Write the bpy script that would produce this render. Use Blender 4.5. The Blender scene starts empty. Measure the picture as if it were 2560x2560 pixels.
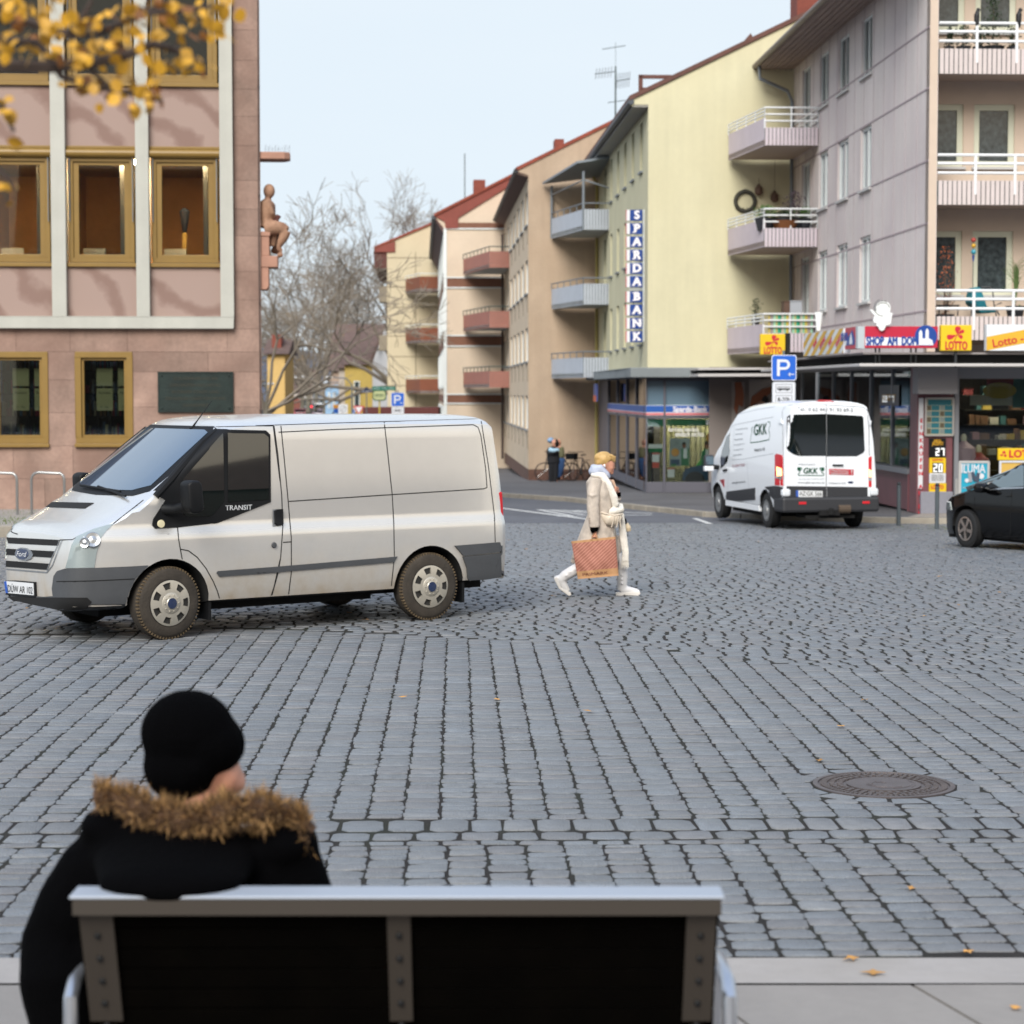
import bpy, bmesh, math, random
from mathutils import Vector as V, Matrix
from mathutils.bvhtree import BVHTree
R = random.Random(7)
sc = bpy.context.scene
COL = sc.collection
PI = math.pi
# ------------------------------------------------------------------ camera, light
FPX, CX, HZ, CAMZ = 5335.0, 1280.0, 978.0, 2.4
PITCH = math.atan((1280 - HZ) / FPX)
cam = bpy.data.cameras.new('camera'); co = bpy.data.objects.new('camera', cam); COL.objects.link(co)
co.location = (0, 0, CAMZ); co.rotation_euler = (PI / 2 - PITCH, 0, 0)
cam.sensor_fit = 'HORIZONTAL'; cam.sensor_width = 24; cam.lens = FPX / 2560 * 24
cam.clip_start = .1; cam.clip_end = 3000
cam.dof.use_dof = True; cam.dof.focus_distance = 16.5; cam.dof.aperture_fstop = 2.0
sc.camera = co
SUN_EL, SUN_AZ = 38, 196          # azimuth: compass angle from +Y towards +X
w = bpy.data.worlds.new('World'); sc.world = w; w.use_nodes = True
nt = w.node_tree; nt.nodes.clear()
wo = nt.nodes.new('ShaderNodeOutputWorld'); bg = nt.nodes.new('ShaderNodeBackground')
sky = nt.nodes.new('ShaderNodeTexSky'); sky.sky_type = 'NISHITA'; sky.sun_disc = False
sky.sun_elevation = math.radians(SUN_EL); sky.sun_rotation = math.radians(SUN_AZ)
tc = nt.nodes.new('ShaderNodeTexCoord'); mpn = nt.nodes.new('ShaderNodeMapping'); mpn.inputs['Scale'].default_value = (1, 1, 3.2)
noi = nt.nodes.new('ShaderNodeTexNoise'); noi.inputs['Scale'].default_value = 2.2; noi.inputs['Detail'].default_value = 6
rmp = nt.nodes.new('ShaderNodeValToRGB')
rmp.color_ramp.elements[0].position = .35; rmp.color_ramp.elements[0].color = (6.9, 7.8, 8.6, 1)
rmp.color_ramp.elements[1].position = .75; rmp.color_ramp.elements[1].color = (7.5, 8.2, 8.75, 1)
mx = nt.nodes.new('ShaderNodeMix'); mx.data_type = 'RGBA'; mx.inputs[0].default_value = .94
L = nt.links.new
L(tc.outputs['Generated'], mpn.inputs[0]); L(mpn.outputs[0], noi.inputs[0]); L(noi.outputs[0], rmp.inputs[0])
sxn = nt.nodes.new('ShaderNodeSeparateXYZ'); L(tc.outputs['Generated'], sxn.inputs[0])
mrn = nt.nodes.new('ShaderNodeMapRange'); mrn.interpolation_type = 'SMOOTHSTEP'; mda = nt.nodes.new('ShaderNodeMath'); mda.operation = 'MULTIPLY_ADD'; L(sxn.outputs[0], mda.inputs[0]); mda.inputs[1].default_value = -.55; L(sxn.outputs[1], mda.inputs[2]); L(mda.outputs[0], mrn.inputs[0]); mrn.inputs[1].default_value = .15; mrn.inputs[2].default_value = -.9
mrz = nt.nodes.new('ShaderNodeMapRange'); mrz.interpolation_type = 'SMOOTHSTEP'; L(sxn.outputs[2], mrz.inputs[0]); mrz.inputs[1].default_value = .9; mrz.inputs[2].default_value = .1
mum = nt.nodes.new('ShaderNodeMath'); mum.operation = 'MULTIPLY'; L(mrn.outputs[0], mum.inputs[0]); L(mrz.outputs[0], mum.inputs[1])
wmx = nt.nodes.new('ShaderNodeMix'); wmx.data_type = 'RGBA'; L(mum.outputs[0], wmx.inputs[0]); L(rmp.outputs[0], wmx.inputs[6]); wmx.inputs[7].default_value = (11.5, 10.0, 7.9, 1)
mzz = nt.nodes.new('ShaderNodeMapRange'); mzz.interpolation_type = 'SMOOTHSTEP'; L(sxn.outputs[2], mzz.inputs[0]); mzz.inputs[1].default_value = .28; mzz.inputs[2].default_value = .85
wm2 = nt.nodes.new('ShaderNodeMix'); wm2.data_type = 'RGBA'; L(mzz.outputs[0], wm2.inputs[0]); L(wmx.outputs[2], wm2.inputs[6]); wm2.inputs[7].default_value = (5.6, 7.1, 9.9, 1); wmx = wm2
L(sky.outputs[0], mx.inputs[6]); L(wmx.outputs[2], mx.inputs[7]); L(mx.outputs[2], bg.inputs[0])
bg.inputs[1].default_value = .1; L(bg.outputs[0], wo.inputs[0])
sl = bpy.data.lights.new('sun', 'SUN'); sl.energy = 4.0; sl.angle = math.radians(34); sl.color = (1, .95, .87)
so = bpy.data.objects.new('sun', sl); COL.objects.link(so)
_e, _a = math.radians(SUN_EL), math.radians(SUN_AZ)
so.rotation_euler = (-V((math.cos(_e) * math.sin(_a), math.cos(_e) * math.cos(_a), math.sin(_e)))).to_track_quat('-Z', 'Y').to_euler()
vs = sc.view_settings; vs.view_transform = 'Standard'; vs.look = 'None'; vs.exposure = .2; vs.gamma = 1; vs.use_curve_mapping = False
sc.cycles.max_bounces = 6; sc.cycles.transparent_max_bounces = 8; sc.cycles.use_denoising = True
sc.cycles.caustics_reflective = False; sc.cycles.caustics_refractive = False

# ------------------------------------------------------------------ photo -> world measuring
ZK = dict(A=(0, 0, 2.611), B=(0, 640, 2.611), C=(0, 1000, 2.76), D=(640, 1000, 2.927), E=(640, 380, 2.76), F=(1200, 300, 2.927),
          G=(1840, 0, 2.683), H=(1960, 700, 3.22), I=(1300, 860, 3.578), J=(1700, 940, 3.715), K=(0, 1660, 2.147), L=(900, 1660, 2.0125),
          M=(1760, 1800, 2.415), N=(640, 820, 5.367), O=(1350, 1100, 4.6), P=(2300, 1000, 4.83), Q=(640, 360, 5.083), R=(2320, 560, 5.367),
          S=(1780, 740, 6.0375), T=(1420, 60, 3.331), U=(1220, 1060, 1.4418), Z=(0, 0, 1.0))
def Z(k, x, y): a = ZK[k]; return (a[0] + x / a[2], a[1] + y / a[2])
def ray(p):
    x, u = (p[0] - CX) / FPX, (1280 - p[1]) / FPX
    return V((x, math.cos(PITCH) + math.sin(PITCH) * u, -math.sin(PITCH) + math.cos(PITCH) * u))
def gz(y): return -.0205 * (min(y, 100) - 27) if y > 27 else 0.0
def at(k, x, y, Y): d = ray(Z(k, x, y)); t = Y / d.y; return V((d.x * t, Y, CAMZ + d.z * t))
def gnd(k, x, y):
    d = ray(Z(k, x, y)); Y = 20
    for _ in range(60): Y = Y * .5 + .5 * (CAMZ - gz(Y)) / (-d.z / d.y)
    return V((d.x / d.y * Y, Y, gz(Y)))
class Fr:
    """a building's own frame: x to the right along its front, y into the depth, z up"""
    def __init__(s, x, y, z, deg): s.M = Matrix.Translation((x, y, z)) @ Matrix.Rotation(math.radians(deg), 4, 'Z'); s.I = s.M.inverted()
    def _r(s, k, x, y): return s.I @ V((0, 0, CAMZ)), s.I.to_3x3() @ ray(Z(k, x, y))
    def front(s, k, x, y, v=0): o, d = s._r(k, x, y); t = (v - o.y) / d.y; p = o + d * t; return p.x, p.z
    def side(s, k, x, y, u=0): o, d = s._r(k, x, y); t = (u - o.x) / d.x; p = o + d * t; return p.y, p.z

# ------------------------------------------------------------------ colour and materials
def lin(h):
    h = h.lstrip('#'); c = [int(h[i:i + 2], 16) / 255 for i in (0, 2, 4)]
    return tuple(x / 12.92 if x <= .04045 else ((x + .055) / 1.055) ** 2.4 for x in c)
_m = {}
def mat(name, col, rough=.6, metal=0, var=0, vs=3, bump=0, bs=40, coat=0, spec=None, emit=0, rnd=0, stain=None, ss=.5, streak=0):
    """principled; var/vs: tone variation and its scale, bump/bs, rnd: tone per loose piece, stain: colour of large soft stains"""
    if name in _m: return _m[name]
    if isinstance(col, str): col = lin(col)
    m = bpy.data.materials.new(name); m.use_nodes = True; n = m.node_tree.nodes; l = m.node_tree.links.new
    p = n['Principled BSDF']; p.inputs['Base Color'].default_value = (*col, 1); p.inputs['Roughness'].default_value = rough
    p.inputs['Metallic'].default_value = metal
    if coat: p.inputs['Coat Weight'].default_value = coat; p.inputs['Coat Roughness'].default_value = .04
    if spec is not None: p.inputs['Specular IOR Level'].default_value = spec
    if emit: p.inputs['Emission Color'].default_value = (*col, 1); p.inputs['Emission Strength'].default_value = emit
    if var or bump or rnd or stain or streak:
        t = n.new('ShaderNodeTexCoord').outputs['Object']; src = None
        def noise(s, d=5):
            q = n.new('ShaderNodeTexNoise'); q.inputs['Scale'].default_value = s; q.inputs['Detail'].default_value = d; l(t, q.inputs[0]); return q.outputs[0]
        def remap(v, a, b, c, d):
            q = n.new('ShaderNodeMapRange'); l(v, q.inputs[0])
            for i, z in enumerate((a, b, c, d)): q.inputs[i + 1].default_value = z
            return q.outputs[0]
        src = n.new('ShaderNodeRGB').outputs[0]; src.default_value = (*col, 1)
        def mul(c, f):
            q = n.new('ShaderNodeMix'); q.data_type = 'RGBA'; q.blend_type = 'MULTIPLY'; q.inputs[0].default_value = 1; l(c, q.inputs[6]); l(f, q.inputs[7]); return q.outputs[2]
        if var: src = mul(src, remap(noise(vs), .3, .7, 1 - var, 1 + var)); src = mul(src, remap(noise(vs * 9), .3, .7, 1 - var * .4, 1 + var * .4))
        if streak:
            mp = n.new('ShaderNodeMapping'); mp.inputs['Scale'].default_value = (1, 1, .09); l(t, mp.inputs[0]); q = n.new('ShaderNodeTexNoise'); q.inputs['Scale'].default_value = 3.2; q.inputs['Detail'].default_value = 6; l(mp.outputs[0], q.inputs[0]); src = mul(src, remap(q.outputs[0], .35, .65, 1 - streak, 1 + streak * .4))
        if rnd:
            g = n.new('ShaderNodeNewGeometry'); src = mul(src, remap(g.outputs['Random Per Island'], 0, 1, 1 - rnd, 1 + rnd))
        if stain:
            q = n.new('ShaderNodeMix'); q.data_type = 'RGBA'; l(remap(noise(ss, 8), .45, .7, 0, .8), q.inputs[0]); l(src, q.inputs[6]); q.inputs[7].default_value = (*lin(stain), 1); src = q.outputs[2]
        l(src, p.inputs['Base Color'])
        if bump:
            b = n.new('ShaderNodeBump'); b.inputs['Strength'].default_value = bump; b.inputs['Distance'].default_value = .02; l(noise(bs, 4), b.inputs['Height']); l(b.outputs[0], p.inputs['Normal'])
    _m[name] = m; return m
def glassmat(name, tint=(.9, .95, .93), rough=.02, trans=.75, gcol=(.9, .95, 1), body=None):
    """window glass: part see-through, part mirror"""
    if name in _m: return _m[name]
    m = bpy.data.materials.new(name); m.use_nodes = True; n = m.node_tree.nodes; l = m.node_tree.links.new; n.clear()
    o = n.new('ShaderNodeOutputMaterial'); t = n.new('ShaderNodeBsdfTransparent'); t.inputs[0].default_value = (*[c * trans for c in tint], 1)
    g = n.new('ShaderNodeBsdfGlossy'); g.inputs['Roughness'].default_value = rough; g.inputs[0].default_value = (*gcol, 1)
    f = n.new('ShaderNodeFresnel'); f.inputs[0].default_value = 1.5
    a = n.new('ShaderNodeMath'); a.operation = 'MULTIPLY_ADD'; a.inputs[1].default_value = .9; a.inputs[2].default_value = .0; l(f.outputs[0], a.inputs[0])
    x = n.new('ShaderNodeMixShader'); l(a.outputs[0], x.inputs[0]); l(t.outputs[0], x.inputs[1]); l(g.outputs[0], x.inputs[2]); l(x.outputs[0], o.inputs[0])
    _m[name] = m; return m

# ------------------------------------------------------------------ mesh helpers
def tag(o, label, cat, group=None, kind=None):
    o['label'] = label; o['category'] = cat
    if group: o['group'] = group
    if kind: o['kind'] = kind
    return o
def thing(name, label, cat, loc=(0, 0, 0), rz=0, group=None, M=None):
    o = bpy.data.objects.new(name, None); COL.objects.link(o); o.empty_display_size = .2
    if M is not None: o.matrix_world = M
    else: o.location = loc; o.rotation_euler = (0, 0, rz)
    return tag(o, label, cat, group)
def kids(o): return [c for c in COL.objects if c.parent == o]
def dup(o, M=None, parent=None, label=None, **kw):
    c = o.copy(); COL.objects.link(c)
    if parent: c.parent = parent
    if M is not None: c.matrix_world = M
    if label: c['label'] = label
    for k in kids(o): dup(k, parent=c)
    return c
class MB:
    def __init__(s): s.v = []; s.f = []; s.m = []; s.mi = 0; s.T = None
    def add(s, vs, fs):
        n = len(s.v)
        s.v += [tuple(s.T @ V(v)) for v in vs] if s.T is not None else [tuple(v) for v in vs]
        s.f += [[i + n for i in f] for f in fs]; s.m += [s.mi] * len(fs); return s
    def box(s, x0, x1, y0, y1, z0, z1, F=None, M=None):
        vs = [(x, y, z) for x in (x0, x1) for y in (y0, y1) for z in (z0, z1)]
        if F: vs = [F(a, b, c) for a, c, b in [(v[0], v[1], v[2]) for v in vs]]
        if M is not None: vs = [tuple(M @ V(v)) for v in vs]
        return s.add(vs, [(0, 1, 3, 2), (4, 6, 7, 5), (0, 4, 5, 1), (2, 3, 7, 6), (0, 2, 6, 4), (1, 5, 7, 3)])
    def prism(s, poly, ax, a, b, M=None):
        """outline extruded along ax ('x': poly is y,z / 'y': x,z / 'z': x,y)"""
        k = {'x': lambda p, t: (t, p[0], p[1]), 'y': lambda p, t: (p[0], t, p[1]), 'z': lambda p, t: (p[0], p[1], t)}[ax]
        n = len(poly); vs = [k(p, a) for p in poly] + [k(p, b) for p in poly]
        if M is not None: vs = [tuple(M @ V(v)) for v in vs]
        return s.add(vs, [list(range(n)), list(range(2 * n - 1, n - 1, -1))] + [(i, (i + 1) % n, n + (i + 1) % n, n + i) for i in range(n)])
    def tube(s, pts, r, n=8, cap=True, flat=1.0, up=None):
        pts = [V(p) for p in pts]; m = len(pts); rs = r if isinstance(r, (list, tuple)) else [r] * m
        vs = []; prev = V(up) if up else None
        for i, p in enumerate(pts):
            t = (pts[min(i + 1, m - 1)] - pts[max(i - 1, 0)]).normalized()
            if prev is None or abs(prev.normalized().dot(t)) > .98: prev = V((0, 0, 1)) if abs(t.z) < .9 else V((1, 0, 0))
            a = (prev - t * prev.dot(t)).normalized(); b = t.cross(a); prev = a if not up else V(up)
            rr = rs[i]; ra, rb = rr if isinstance(rr, tuple) else (rr, rr * flat)
            vs += [p + a * (ra * math.cos(2 * PI * k / n)) + b * (rb * math.sin(2 * PI * k / n)) for k in range(n)]
        fs = [(i * n + k, i * n + (k + 1) % n, (i + 1) * n + (k + 1) % n, (i + 1) * n + k) for i in range(m - 1) for k in range(n)]
        if cap: fs += [list(range(n - 1, -1, -1)), list(range((m - 1) * n, m * n))]
        return s.add(vs, fs)
    def lathe(s, prof, o=(0, 0, 0), ax='z', n=24, M=None, cap=True):
        """prof: (radius, height)"""
        vs = []; m = len(prof)
        for r, h in prof:
            for k in range(n):
                c, q = r * math.cos(2 * PI * k / n), r * math.sin(2 * PI * k / n)
                p = {'z': (c, q, h), 'y': (c, h, q), 'x': (h, c, q)}[ax]; vs.append(V(p) + V(o))
        if M is not None: vs = [M @ v for v in vs]
        fs = [(i * n + k, i * n + (k + 1) % n, (i + 1) * n + (k + 1) % n, (i + 1) * n + k) for i in range(m - 1) for k in range(n)]
        if cap and prof[0][0] > 1e-5: fs.append(list(range(n - 1, -1, -1)))
        if cap and prof[-1][0] > 1e-5: fs.append(list(range((m - 1) * n, m * n)))
        return s.add(vs, fs)
    def ball(s, c, r, n=12, m=8, M=None):
        rx, ry, rz = r if isinstance(r, tuple) else (r, r, r); c = V(c)
        vs = [V((rx * math.sin(PI * i / m) * math.cos(2 * PI * k / n), ry * math.sin(PI * i / m) * math.sin(2 * PI * k / n), rz * math.cos(PI * i / m))) for i in range(m + 1) for k in range(n)]
        vs = [(M @ v if M is not None else v) + c for v in vs]
        return s.add(vs, [(i * n + k, i * n + (k + 1) % n, (i + 1) * n + (k + 1) % n, (i + 1) * n + k) for i in range(m) for k in range(n)])
    def holed(s, F, a0, a1, b0, b1, holes, depth):
        """a wall sheet with rectangular openings and their reveals; F(a, b, depth) -> point"""
        A = sorted({a0, a1, *[min(max(h[i], a0), a1) for h in holes for i in (0, 1)]}); B = sorted({b0, b1, *[min(max(h[i], b0), b1) for h in holes for i in (2, 3)]})
        for i in range(len(A) - 1):
            for j in range(len(B) - 1):
                x, y = (A[i] + A[i + 1]) / 2, (B[j] + B[j + 1]) / 2
                if any(h[0] < x < h[1] and h[2] < y < h[3] for h in holes): continue
                s.add([F(A[i], B[j], 0), F(A[i + 1], B[j], 0), F(A[i + 1], B[j + 1], 0), F(A[i], B[j + 1], 0)], [(0, 1, 2, 3)])
        for h in holes:
            c = [(h[0], h[2]), (h[1], h[2]), (h[1], h[3]), (h[0], h[3])]
            for i in range(4):
                p, q = c[i], c[(i + 1) % 4]; s.add([F(*p, 0), F(*q, 0), F(*q, depth), F(*p, depth)], [(0, 1, 2, 3)])
        return s
    def build(s, name, m, parent=None, bevel=0, smooth=False, weld=False, seg=2, norm=True):
        me = bpy.data.meshes.new(name); me.from_pydata(s.v, [], s.f); ms = m if isinstance(m, list) else [m]
        for q in ms: me.materials.append(q)
        if len(ms) > 1: me.polygons.foreach_set('material_index', s.m)
        bm = bmesh.new(); bm.from_mesh(me)
        if weld or smooth or bevel: bmesh.ops.remove_doubles(bm, verts=bm.verts, dist=1e-5)
        if norm: bmesh.ops.recalc_face_normals(bm, faces=bm.faces)
        if bevel:
            es = [e for e in bm.edges if len(e.link_faces) == 2 and e.calc_face_angle(0) > .5]
            bmesh.ops.bevel(bm, geom=es, offset=bevel, segments=seg, affect='EDGES', profile=.5, clamp_overlap=True)
        bm.to_mesh(me); bm.free()
        if smooth:
            me.polygons.foreach_set('use_smooth', [True] * len(me.polygons))
            if smooth != 2: me.set_sharp_from_angle(angle=math.radians(40))
        o = bpy.data.objects.new(name, me); COL.objects.link(o)
        if parent: o.parent = parent
        return o
def struct(o, label=None, cat=None): o['kind'] = 'structure'; o['label'] = label or o.name; o['category'] = cat or o.name.split('_')[0]; return o
def remesh(mbs, name, m, parent, vox=.012, smooth=6, fac=.5):
    """several closed shapes fused into one continuous skin"""
    me = bpy.data.meshes.new(name + '_src'); me.from_pydata(mbs.v, [], mbs.f)
    bm = bmesh.new(); bm.from_mesh(me); bmesh.ops.recalc_face_normals(bm, faces=bm.faces); bm.to_mesh(me); bm.free()
    o = bpy.data.objects.new(name, me); COL.objects.link(o)
    r = o.modifiers.new('r', 'REMESH'); r.mode = 'VOXEL'; r.voxel_size = vox
    if smooth: q = o.modifiers.new('s', 'SMOOTH'); q.iterations = smooth; q.factor = fac
    dg = bpy.context.evaluated_depsgraph_get(); me2 = bpy.data.meshes.new_from_object(o.evaluated_get(dg)); o.modifiers.clear(); o.data = me2; bpy.data.meshes.remove(me)
    me2.materials.clear(); me2.materials.append(m); me2.polygons.foreach_set('use_smooth', [True] * len(me2.polygons))
    if parent: o.parent = parent
    return o
def textpts(s, size, ext=0, bold=0, **k):
    v, f = textpts0(s, size, ext=ext, **k); V_, F_ = list(v), list(f)
    if bold:
        for i, (dx, dy) in enumerate(((2, 0), (1, .8), (1, -.8)) if bold > .0045 * size / .1 * .3 else ((2, 0),)):
            n = len(V_); V_ += [(x + dx * bold, y + dy * bold, z + .0004 * (i + 1)) for x, y, z in v]; F_ += [tuple(q + n for q in p) for p in f]
    return V_, F_
def textpts0(s, size, ext=0, bold=0, shear=0, sp=1.0, align='CENTER'):
    cu = bpy.data.curves.new('t', 'FONT'); cu.body = s; cu.size = size; cu.align_x = align; cu.align_y = 'CENTER'; cu.offset = bold; cu.shear = shear
    cu.space_character = sp; cu.resolution_u = 3; cu.extrude = ext
    o = bpy.data.objects.new('t', cu); COL.objects.link(o); dg = bpy.context.evaluated_depsgraph_get(); dg.update()
    me = bpy.data.meshes.new_from_object(o.evaluated_get(dg)); bpy.data.objects.remove(o)
    r = [tuple(v.co) for v in me.vertices], [tuple(p.vertices) for p in me.polygons]; bpy.data.meshes.remove(me); return r
def write(mb, s, size, F, ext=.002, w=None, **k):
    """lettering: F maps (x, y, z) of the flat text to the place; w: fit to this width"""
    vs, fs = textpts(s, size, ext=ext, **k)
    if not vs: return
    if w:
        xs = [v[0] for v in vs]; c = (min(xs) + max(xs)) / 2; q = w / max(1e-4, max(xs) - min(xs)); vs = [((v[0] - c) * q, v[1], v[2]) for v in vs]
    mb.add([F(*v) for v in vs], fs)

# ------------------------------------------------------------------ ground
def sheet(name, poly, dz, m, label, cat, ys=(27, 100), drop=0):
    bm = bmesh.new(); f = bm.faces.new([bm.verts.new((p[0], p[1], 0)) for p in poly])
    for y in ys: bmesh.ops.bisect_plane(bm, geom=bm.verts[:] + bm.edges[:] + bm.faces[:], plane_co=(0, y, 0), plane_no=(0, 1, 0))
    if drop:
        r = bmesh.ops.extrude_face_region(bm, geom=bm.faces[:]); top = {v for v in r['geom'] if isinstance(v, bmesh.types.BMVert)}
        for v in bm.verts: v.co.z = gz(v.co.y) + (dz if v in top else dz - drop)
    else:
        for v in bm.verts: v.co.z = gz(v.co.y) + dz
    bmesh.ops.recalc_face_normals(bm, faces=bm.faces)
    if not drop:
        for f in bm.faces:
            if f.normal.z < 0: f.normal_flip()
    me = bpy.data.meshes.new(name); bm.to_mesh(me); bm.free(); me.materials.append(m)
    o = bpy.data.objects.new(name, me); COL.objects.link(o); return struct(o, label, cat)

m_soil = mat('joint_soil', '#17120f', .95, var=.4, vs=9, bump=.8, bs=80, stain='#1c2213', ss=1.6)
sheet('ground', [(-900, -60), (900, -60), (900, 1500), (-900, 1500)], -.007, m_soil, 'dark earth ground in the joints beneath the paving', 'ground')
m_stone = mat('cobble_stone', '#6f7275', .44, var=.13, vs=13, bump=.7, bs=70, rnd=.11, spec=.45, stain='#6a6d70', ss=1.1)
_n = m_stone.node_tree; _p = _n.nodes['Principled BSDF']; _g = _n.nodes.new('ShaderNodeNewGeometry'); _f = _n.nodes.new('ShaderNodeMath'); _f.operation = 'MULTIPLY'; _f.inputs[1].default_value = 7.31; _r = _n.nodes.new('ShaderNodeMath'); _r.operation = 'FRACT'
_c = _n.nodes.new('ShaderNodeValToRGB'); _x = _n.nodes.new('ShaderNodeMix'); _x.data_type = 'RGBA'; _x.blend_type = 'MULTIPLY'; _x.inputs[0].default_value = 1
for _i, (_q, _w) in enumerate(((0, (.96, 1, 1.05, 1)), (.5, (1, 1, 1, 1)), (.8, (1.03, .98, .96, 1)), (.97, (1.16, 1.14, 1.12, 1)))): _e2 = _c.color_ramp.elements[_i] if _i < 2 else _c.color_ramp.elements.new(_q); _e2.position = _q; _e2.color = _w
L2 = _n.links.new; _s = _p.inputs['Base Color'].links[0].from_socket; L2(_g.outputs['Random Per Island'], _f.inputs[0]); L2(_f.outputs[0], _r.inputs[0]); L2(_r.outputs[0], _c.inputs[0]); L2(_s, _x.inputs[6]); L2(_c.outputs[0], _x.inputs[7]); L2(_x.outputs[2], _p.inputs['Base Color'])
_rm = _n.nodes.new('ShaderNodeMapRange'); L2(_r.outputs[0], _rm.inputs[0]); _rm.inputs[3].default_value = .34; _rm.inputs[4].default_value = .6; L2(_rm.outputs[0], _p.inputs['Roughness'])
MH = gnd('M', 1085, 388); MHR = .43           # manhole cover
def stones(segs, name, label):
    mb = MB()
    for cx, cy, hx, hy in segs:               # centre, half sizes in the rotated paving frame
        if (cx - MH.x) ** 2 + (cy - MH.y) ** 2 < (MHR + .1) ** 2: continue
        j = lambda s: R.uniform(-s, s)
        tilt = (j(.018), j(.018)); zo = j(.0025); c = min(hx, hy) * R.uniform(.2, .4); base = gz(cy)
        cor = [(-hx + j(.009), -hy + j(.008)), (hx + j(.009), -hy + j(.008)), (hx + j(.009), hy + j(.008)), (-hx + j(.009), hy + j(.008))]
        o = []
        for i, (px, py) in enumerate(cor):
            sx, sy = (1 if px > 0 else -1), (1 if py > 0 else -1)
            a, b = (px - sx * c, py), (px, py - sy * c)
            o += [a, b] if i in (0, 2) else [b, a]
        if True: o = [o[0], o[1], o[7], o[6], o[5], o[4], o[3], o[2]] if False else [(cor[0][0], cor[0][1] + c), (cor[0][0] + c, cor[0][1]), (cor[1][0] - c, cor[1][1]), (cor[1][0], cor[1][1] + c), (cor[2][0], cor[2][1] - c), (cor[2][0] - c, cor[2][1]), (cor[3][0] + c, cor[3][1]), (cor[3][0], cor[3][1] - c)]
        vs = [(cx + x * CR - y * SR, cy + x * SR + y * CR, base - .02) for x, y in o]
        for x, y in o:
            x2, y2 = x * .985, y * .985; vs.append((cx + x2 * CR - y2 * SR, cy + x2 * SR + y2 * CR, base + zo - .003 + x * tilt[0] + y * tilt[1]))
        for x, y in o:
            x2, y2 = x - math.copysign(.006, x), y - math.copysign(.005, y); vs.append((cx + x2 * CR - y2 * SR, cy + x2 * SR + y2 * CR, base + zo + x * tilt[0] + y * tilt[1]))
        fs = [(i, (i + 1) % 8, 8 + (i + 1) % 8, 8 + i) for i in range(8)] + [(8 + i, 8 + (i + 1) % 8, 16 + (i + 1) % 8, 16 + i) for i in range(8)] + [tuple(range(16, 24))]
        mb.add(vs, fs)
    o = mb.build(name, m_stone, norm=False); o.data.polygons.foreach_set('use_smooth', [True] * len(o.data.polygons)); return struct(o, label, 'paving')
ROWA = math.radians(1.47); CR, SR = math.cos(ROWA), math.sin(ROWA)   # rows lean left with depth
PB, PC, PE = 8.93, 22.4, 44.6                 # paving starts / laying changes / road begins
seg = []
def rowx(u, v): return (u * CR - v * SR, u * SR + v * CR)
def yb(x): return 21.3 - .7 * max(0, x + 1.1) + .25 * math.sin(x * 1.7)
def longrows(y0, y2, off):
    k = -60
    while k < 60:
        u = k * .205 + off; v = y0 + R.uniform(-.1, .05); k += 1; y1 = min(y2, yb(u - .5))
        if abs(u) > .25 * y1 + 5.5: continue
        while v < y1 - .05:
            ln = R.uniform(.105, .19)
            if v + ln > y1 - .07: ln = y1 - v
            if v < y0: ln -= (y0 - v); v = y0
            x, y = rowx(u, v + ln / 2)
            if ln > .05 and abs(x) < .245 * y + 4.4: seg.append((x, y, .0965 + R.uniform(-.004, .004), ln / 2 - R.uniform(.007, .014)))
            v += ln
def crossrow(v0, v1, ln0=.2, gap=.01, clip=False):
    u = -.245 * v1 - 4.6 + R.uniform(0, .2); e = .245 * v1 + 4.4
    while u < e:
        ln = ln0 * R.uniform(.8, 1.2); x, y = rowx(u + ln / 2, (v0 + v1) / 2)
        if not clip or y > yb(x) + .05: seg.append((x, y, ln / 2 - gap, (v1 - v0) / 2 - R.uniform(.004, .010)))
        u += ln
longrows(PB, 11.19, .05)
crossrow(11.205, 11.30); crossrow(11.325, 11.525, .21); crossrow(11.555, 11.865, .21)
longrows(11.88, PC, 0)
v = 15.0
while v < PE:
    d = R.uniform(.145, .19); crossrow(v, min(v + d, PE), .19, .015, True); v += d
stones(seg, 'cobblestone_paving', 'grey cobblestones of the square laid in rows')
del seg
m_kerb = mat('kerb_stone', '#938c80', .8, var=.15, vs=2, bump=.3, bs=30)
m_slab = mat('slab_stone', '#948f8b', .8, var=.1, vs=1.3, bump=.2, bs=60, stain='#8b857c', ss=.8)
m_sq = mat('square_paving_grey', '#6f7177', .6, var=.2, vs=2, bump=.4, bs=30)
sheet('square_paving', [(-120, -60), (120, -60), (120, 1.5), (-120, 1.5)], -.002, m_sq, 'grey paving of the square behind the bench', 'paving', ())
for s_ in (1, -1): sheet('square_paving', [(s_ * 4.6, 1.5), (s_ * 120, 1.5), (s_ * 120, 38.3), (s_ * 13.7, 38.3), (s_ * 6.4, 8.9)] if s_ < 0 else [(4.6, 1.5), (120, 1.5), (120, 42), (14.5, 42), (6.4, 8.9)], -.003, m_sq, 'grey paving at the side of the square', 'paving')
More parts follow.
